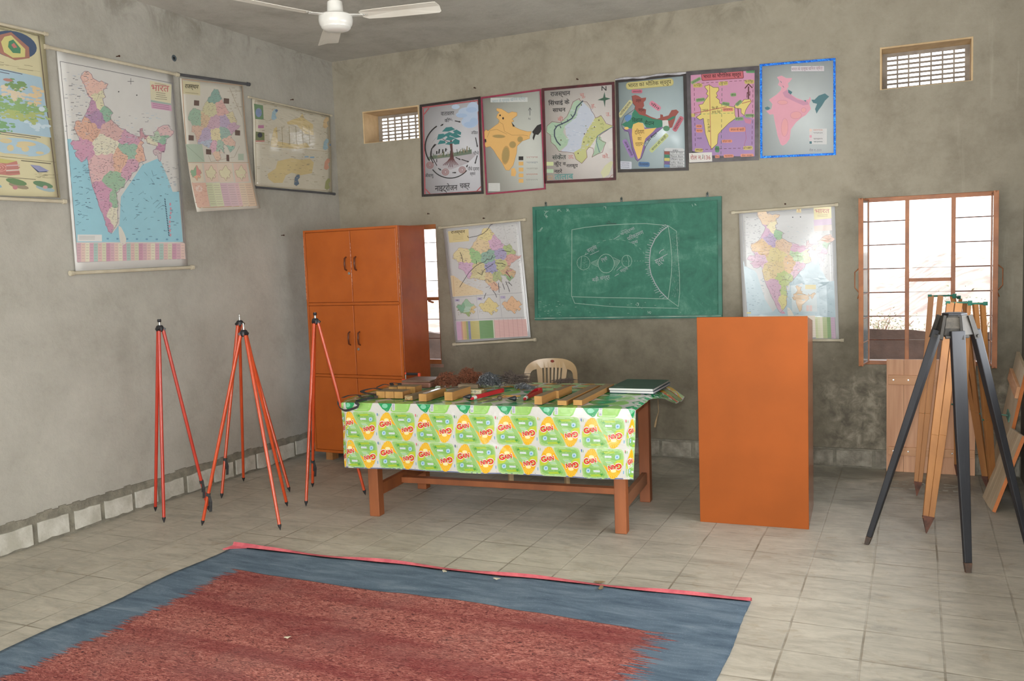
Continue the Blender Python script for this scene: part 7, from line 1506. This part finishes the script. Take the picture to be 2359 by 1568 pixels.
# red forks and plumb bobs
m_red = mk('red_plastic', 'b3202a', 'a01a24', 8, 0.3, spec=0.5); m_white = mk('white_tape_band', 'd0cbc2', 'bdb8ae', 20, 0.6); m_bob = mk('black_bob', '26282c', '1b1c20', 10, 0.35)
def fork(label, x0, y0, x1, y1, splay):
    x0, y0 = tp(x0, y0); x1, y1 = tp(x1, y1); L = math.hypot(x1 - x0, y1 - y0); rz = math.atan2(y1 - y0, x1 - x0)
    t = thing('plumbing_fork', label, 'plumbing fork', (x0, y0, ZS), rz, 'red plumbing forks')
    pts = [(0.035, 0.004), (L * 0.6, splay * 0.7), (L * 0.9, splay), (L, splay * 0.55), (L + 0.006, 0), (L, -splay * 0.55), (L * 0.9, -splay), (L * 0.6, -splay * 0.7), (0.035, -0.004)]
    b = MB()
    for p, q in zip(pts[:-1], pts[1:]): b.beam((p[0], p[1], 0.013), (q[0], q[1], 0.013), 0.003, 0.024, face=(0, 0, 1))
    b.build('fork_arms', m_red, t); MB().tube([(-0.028, 0, 0.007), (-0.010, 0, 0.009), (0.03, 0, 0.010)], [0.001, 0.010, 0.0095], 10).build('red_point', m_red, t, smooth=50)
    MB().tube([(0.004, 0, 0.0115), (0.034, 0, 0.0125)], 0.0122, 12).build('white_band', m_white, t, smooth=40)
fork('red fork tool with a white band, its tip touching a black bob', 2.405, -2.100, 2.455, -1.745, 0.014)
fork('red fork tool with wider arms, touching the thick bar on the right', 2.745, -2.045, 2.700, -1.690, 0.026)
def bob(label, x, y, rz):
    x, y = tp(x, y); t = thing('plumb_bob', label, 'plumb bob', (x, y, ZS), rz, 'black plumb bobs'); R_ = Matrix.Translation((0, 0, 0.0165)) @ Matrix.Rotation(math.radians(90), 4, 'Y')
    MB().lathe([(0.0005, 0.045), (0.010, 0.022), (0.0165, 0.0), (0.0160, -0.008), (0.010, -0.014), (0.0, -0.015)], 18, R_, cap=False).build('bob_body', m_bob, t, smooth=50); MB().tube([(-0.014, 0, 0.0165), (-0.022, 0, 0.0165)], 0.004, 8).build('cap', m_steel, t)
bob('black pointed plumb bob at the tip of the left red fork', 2.370, -2.075, math.radians(200)); bob('black pointed plumb bob lying free, right of the ball ended tool', 2.690, -2.085, math.radians(200))
x, y = tp(2.585, -2.095); t = thing('ball_tool', 'grey tapering tool with a brown ball, lying at the front edge between the forks', 'tool', (x, y, ZS), math.radians(-128))
MB().tube([(0.0, 0, 0.012), (0.05, 0, 0.006), (0.11, 0, 0.003)], [0.008, 0.0055, 0.0015], 8).build('tapered_shank', mk('grey_iron', '5c584e', '45423c', 20, 0.5, metal=0.5), t, smooth=50); MB().ball((-0.008, 0, 0.0165), 0.0165, 14).build('ball', mk('brown_ball', '564a3c', '40382e', 20, 0.35), t, smooth=60)
x, y = tp(2.60, -1.93); t = thing('pencil', 'short orange stick lying behind the ball ended tool', 'pencil', (x, y, ZS), math.radians(12)); MB().tube([(-0.05, 0, 0.005), (0.06, 0, 0.005)], 0.0042, 6).build('pencil_body', mk('orange_wood_stick', 'c98a3c', 'b87a30', 14, 0.6), t); MB().tube([(-0.05, 0, 0.005), (-0.062, 0, 0.005)], [0.0042, 0.001], 6).build('pencil_point', m_tawny, t)
b = MB(); r = random.Random(3); b.tube([(0.03 * math.cos(k * .8) * (1 - k * .03), 0.018 * math.sin(k * .8), 0.004 + 0.0012 * (k % 3)) for k in range(22)], 0.0028, 5)
o = b.build('twine', mk('tan_twine', 'a8845a', '947048', 30, 0.85), smooth=50); x, y = tp(2.565, -1.975); o.location = (x, y, ZS); tag(o, 'small twist of tan twine beside the orange stick', 'twine')
# black webbing straps at the left end
def strap(label, pts, w_, lie=True):
    b = MB(); P_ = [Vector(p) for p in pts]; V = []
    for i, p in enumerate(P_):
        d = (P_[min(i + 1, len(P_) - 1)] - P_[max(0, i - 1)]).normalized(); sd = Vector((0, 0, 1)).cross(d); sd = sd.normalized() if sd.length > 1e-3 else Vector((1, 0, 0))
        if not lie: sd = (sd * 0.5 + Vector((0, 0, 0.9))).normalized()
        nr = d.cross(sd).normalized() * 0.0012; V += [p + sd * w_ / 2 + nr, p - sd * w_ / 2 + nr, p - sd * w_ / 2 - nr, p + sd * w_ / 2 - nr]
    n = len(P_); b.v = [tuple(v) for v in V]
    for i in range(n - 1):
        for k in range(4): b.f.append((i * 4 + k, i * 4 + (k + 1) % 4, i * 4 + 4 + (k + 1) % 4, i * 4 + 4 + k))
    b.f += [(3, 2, 1, 0), ((n - 1) * 4, (n - 1) * 4 + 1, (n - 1) * 4 + 2, (n - 1) * 4 + 3)]; b.mi = [0] * len(b.f)
    c = Vector((sum(v[0] for v in b.v) / len(b.v), sum(v[1] for v in b.v) / len(b.v), min(v[2] for v in b.v))); o = b.build('webbing_strap', m_web); o.data.transform(Matrix.Translation(-c)); o.location = c
    tag(o, label, 'strap', 'black webbing straps'); return o
def curve(P_, n=6):
    out = []
    for i in range(len(P_) - 1):
        p0, p1, p2, p3 = [Vector(P_[max(0, min(len(P_) - 1, i + k))]) for k in (-1, 0, 1, 2)]
        for k in range(n):
            t_ = k / n; out.append(0.5 * ((2 * p1) + (-p0 + p2) * t_ + (2 * p0 - 5 * p1 + 4 * p2 - p3) * t_ * t_ + (-p0 + 3 * p1 - 3 * p2 + p3) * t_ ** 3))
    return out + [Vector(P_[-1])]
z = ZS + 0.003
strap('black webbing strap whose end loops down over the front edge of the cloth', curve([(1.74, -2.17, z), (1.71, -2.24, z + 0.003), (1.69, -2.31, z + 0.002), (1.70, -2.375, z + 0.002), (1.745, -2.402, 0.768), (1.705, -2.408, 0.748), (1.64, -2.408, 0.733), (1.59, -2.402, 0.757), (1.575, -2.385, 0.783)]), 0.017, False)
strap('long black strap lying flat along the left end of the cloth', curve([(1.705, -2.100, z), (1.625, -2.060, z + 0.003), (1.535, -2.010, z), (1.465, -1.940, z + 0.002), (1.495, -1.850, z + 0.008), (1.595, -1.880, z + 0.005)]), 0.030)
strap('crumpled black strap behind the flat one, near the left edge', curve([(1.465, -1.760, z), (1.505, -1.720, z + 0.018), (1.545, -1.680, z + 0.004), (1.505, -1.620, z + 0.014), (1.545, -1.580, z + 0.006), (1.585, -1.640, z + 0.010), (1.605, -1.710, z)]), 0.028)
strap('narrow black strap curving along the very left front corner', curve([(1.495, -2.220, z - .001), (1.485, -2.130, z), (1.545, -2.110, z + .002), (1.595, -2.160, z), (1.645, -2.180, z + .002), (1.685, -2.160, z + .001)]), 0.020)
b = MB(); b.box(-0.013, 0.013, -0.003, 0.003, 0, 0.020); o = b.build('strap_buckle', mk('brown_buckle', '4a4034', '3a322a', 30, 0.5, metal=0.4), bevel=0.002); o.location = (1.745, -2.200, ZS + 0.001); o.rotation_euler = (0, 0, 0.1); tag(o, 'small dark buckle standing against the left front wooden block', 'buckle')
# crumpled wrapper
b = MB(); r = random.Random(8); b.ball((0, 0, 0.009), 0.016, 9, (1.6, 1.0, 0.6)); b.v = [(x_ + r.uniform(-.003, .003), y_ + r.uniform(-.003, .003), max(0.0, z_ + r.uniform(-.002, .002))) for x_, y_, z_ in b.v]
o = b.build('paper_wrapper', mk('pale_wrapper', 'bcc8bc', 'a8b4a8', 30, 0.5)); x, y = tp(1.92, -1.68); o.location = (x, y, ZS); tag(o, 'small pale crumpled wrapper between the brown case and the taped bar', 'wrapper')
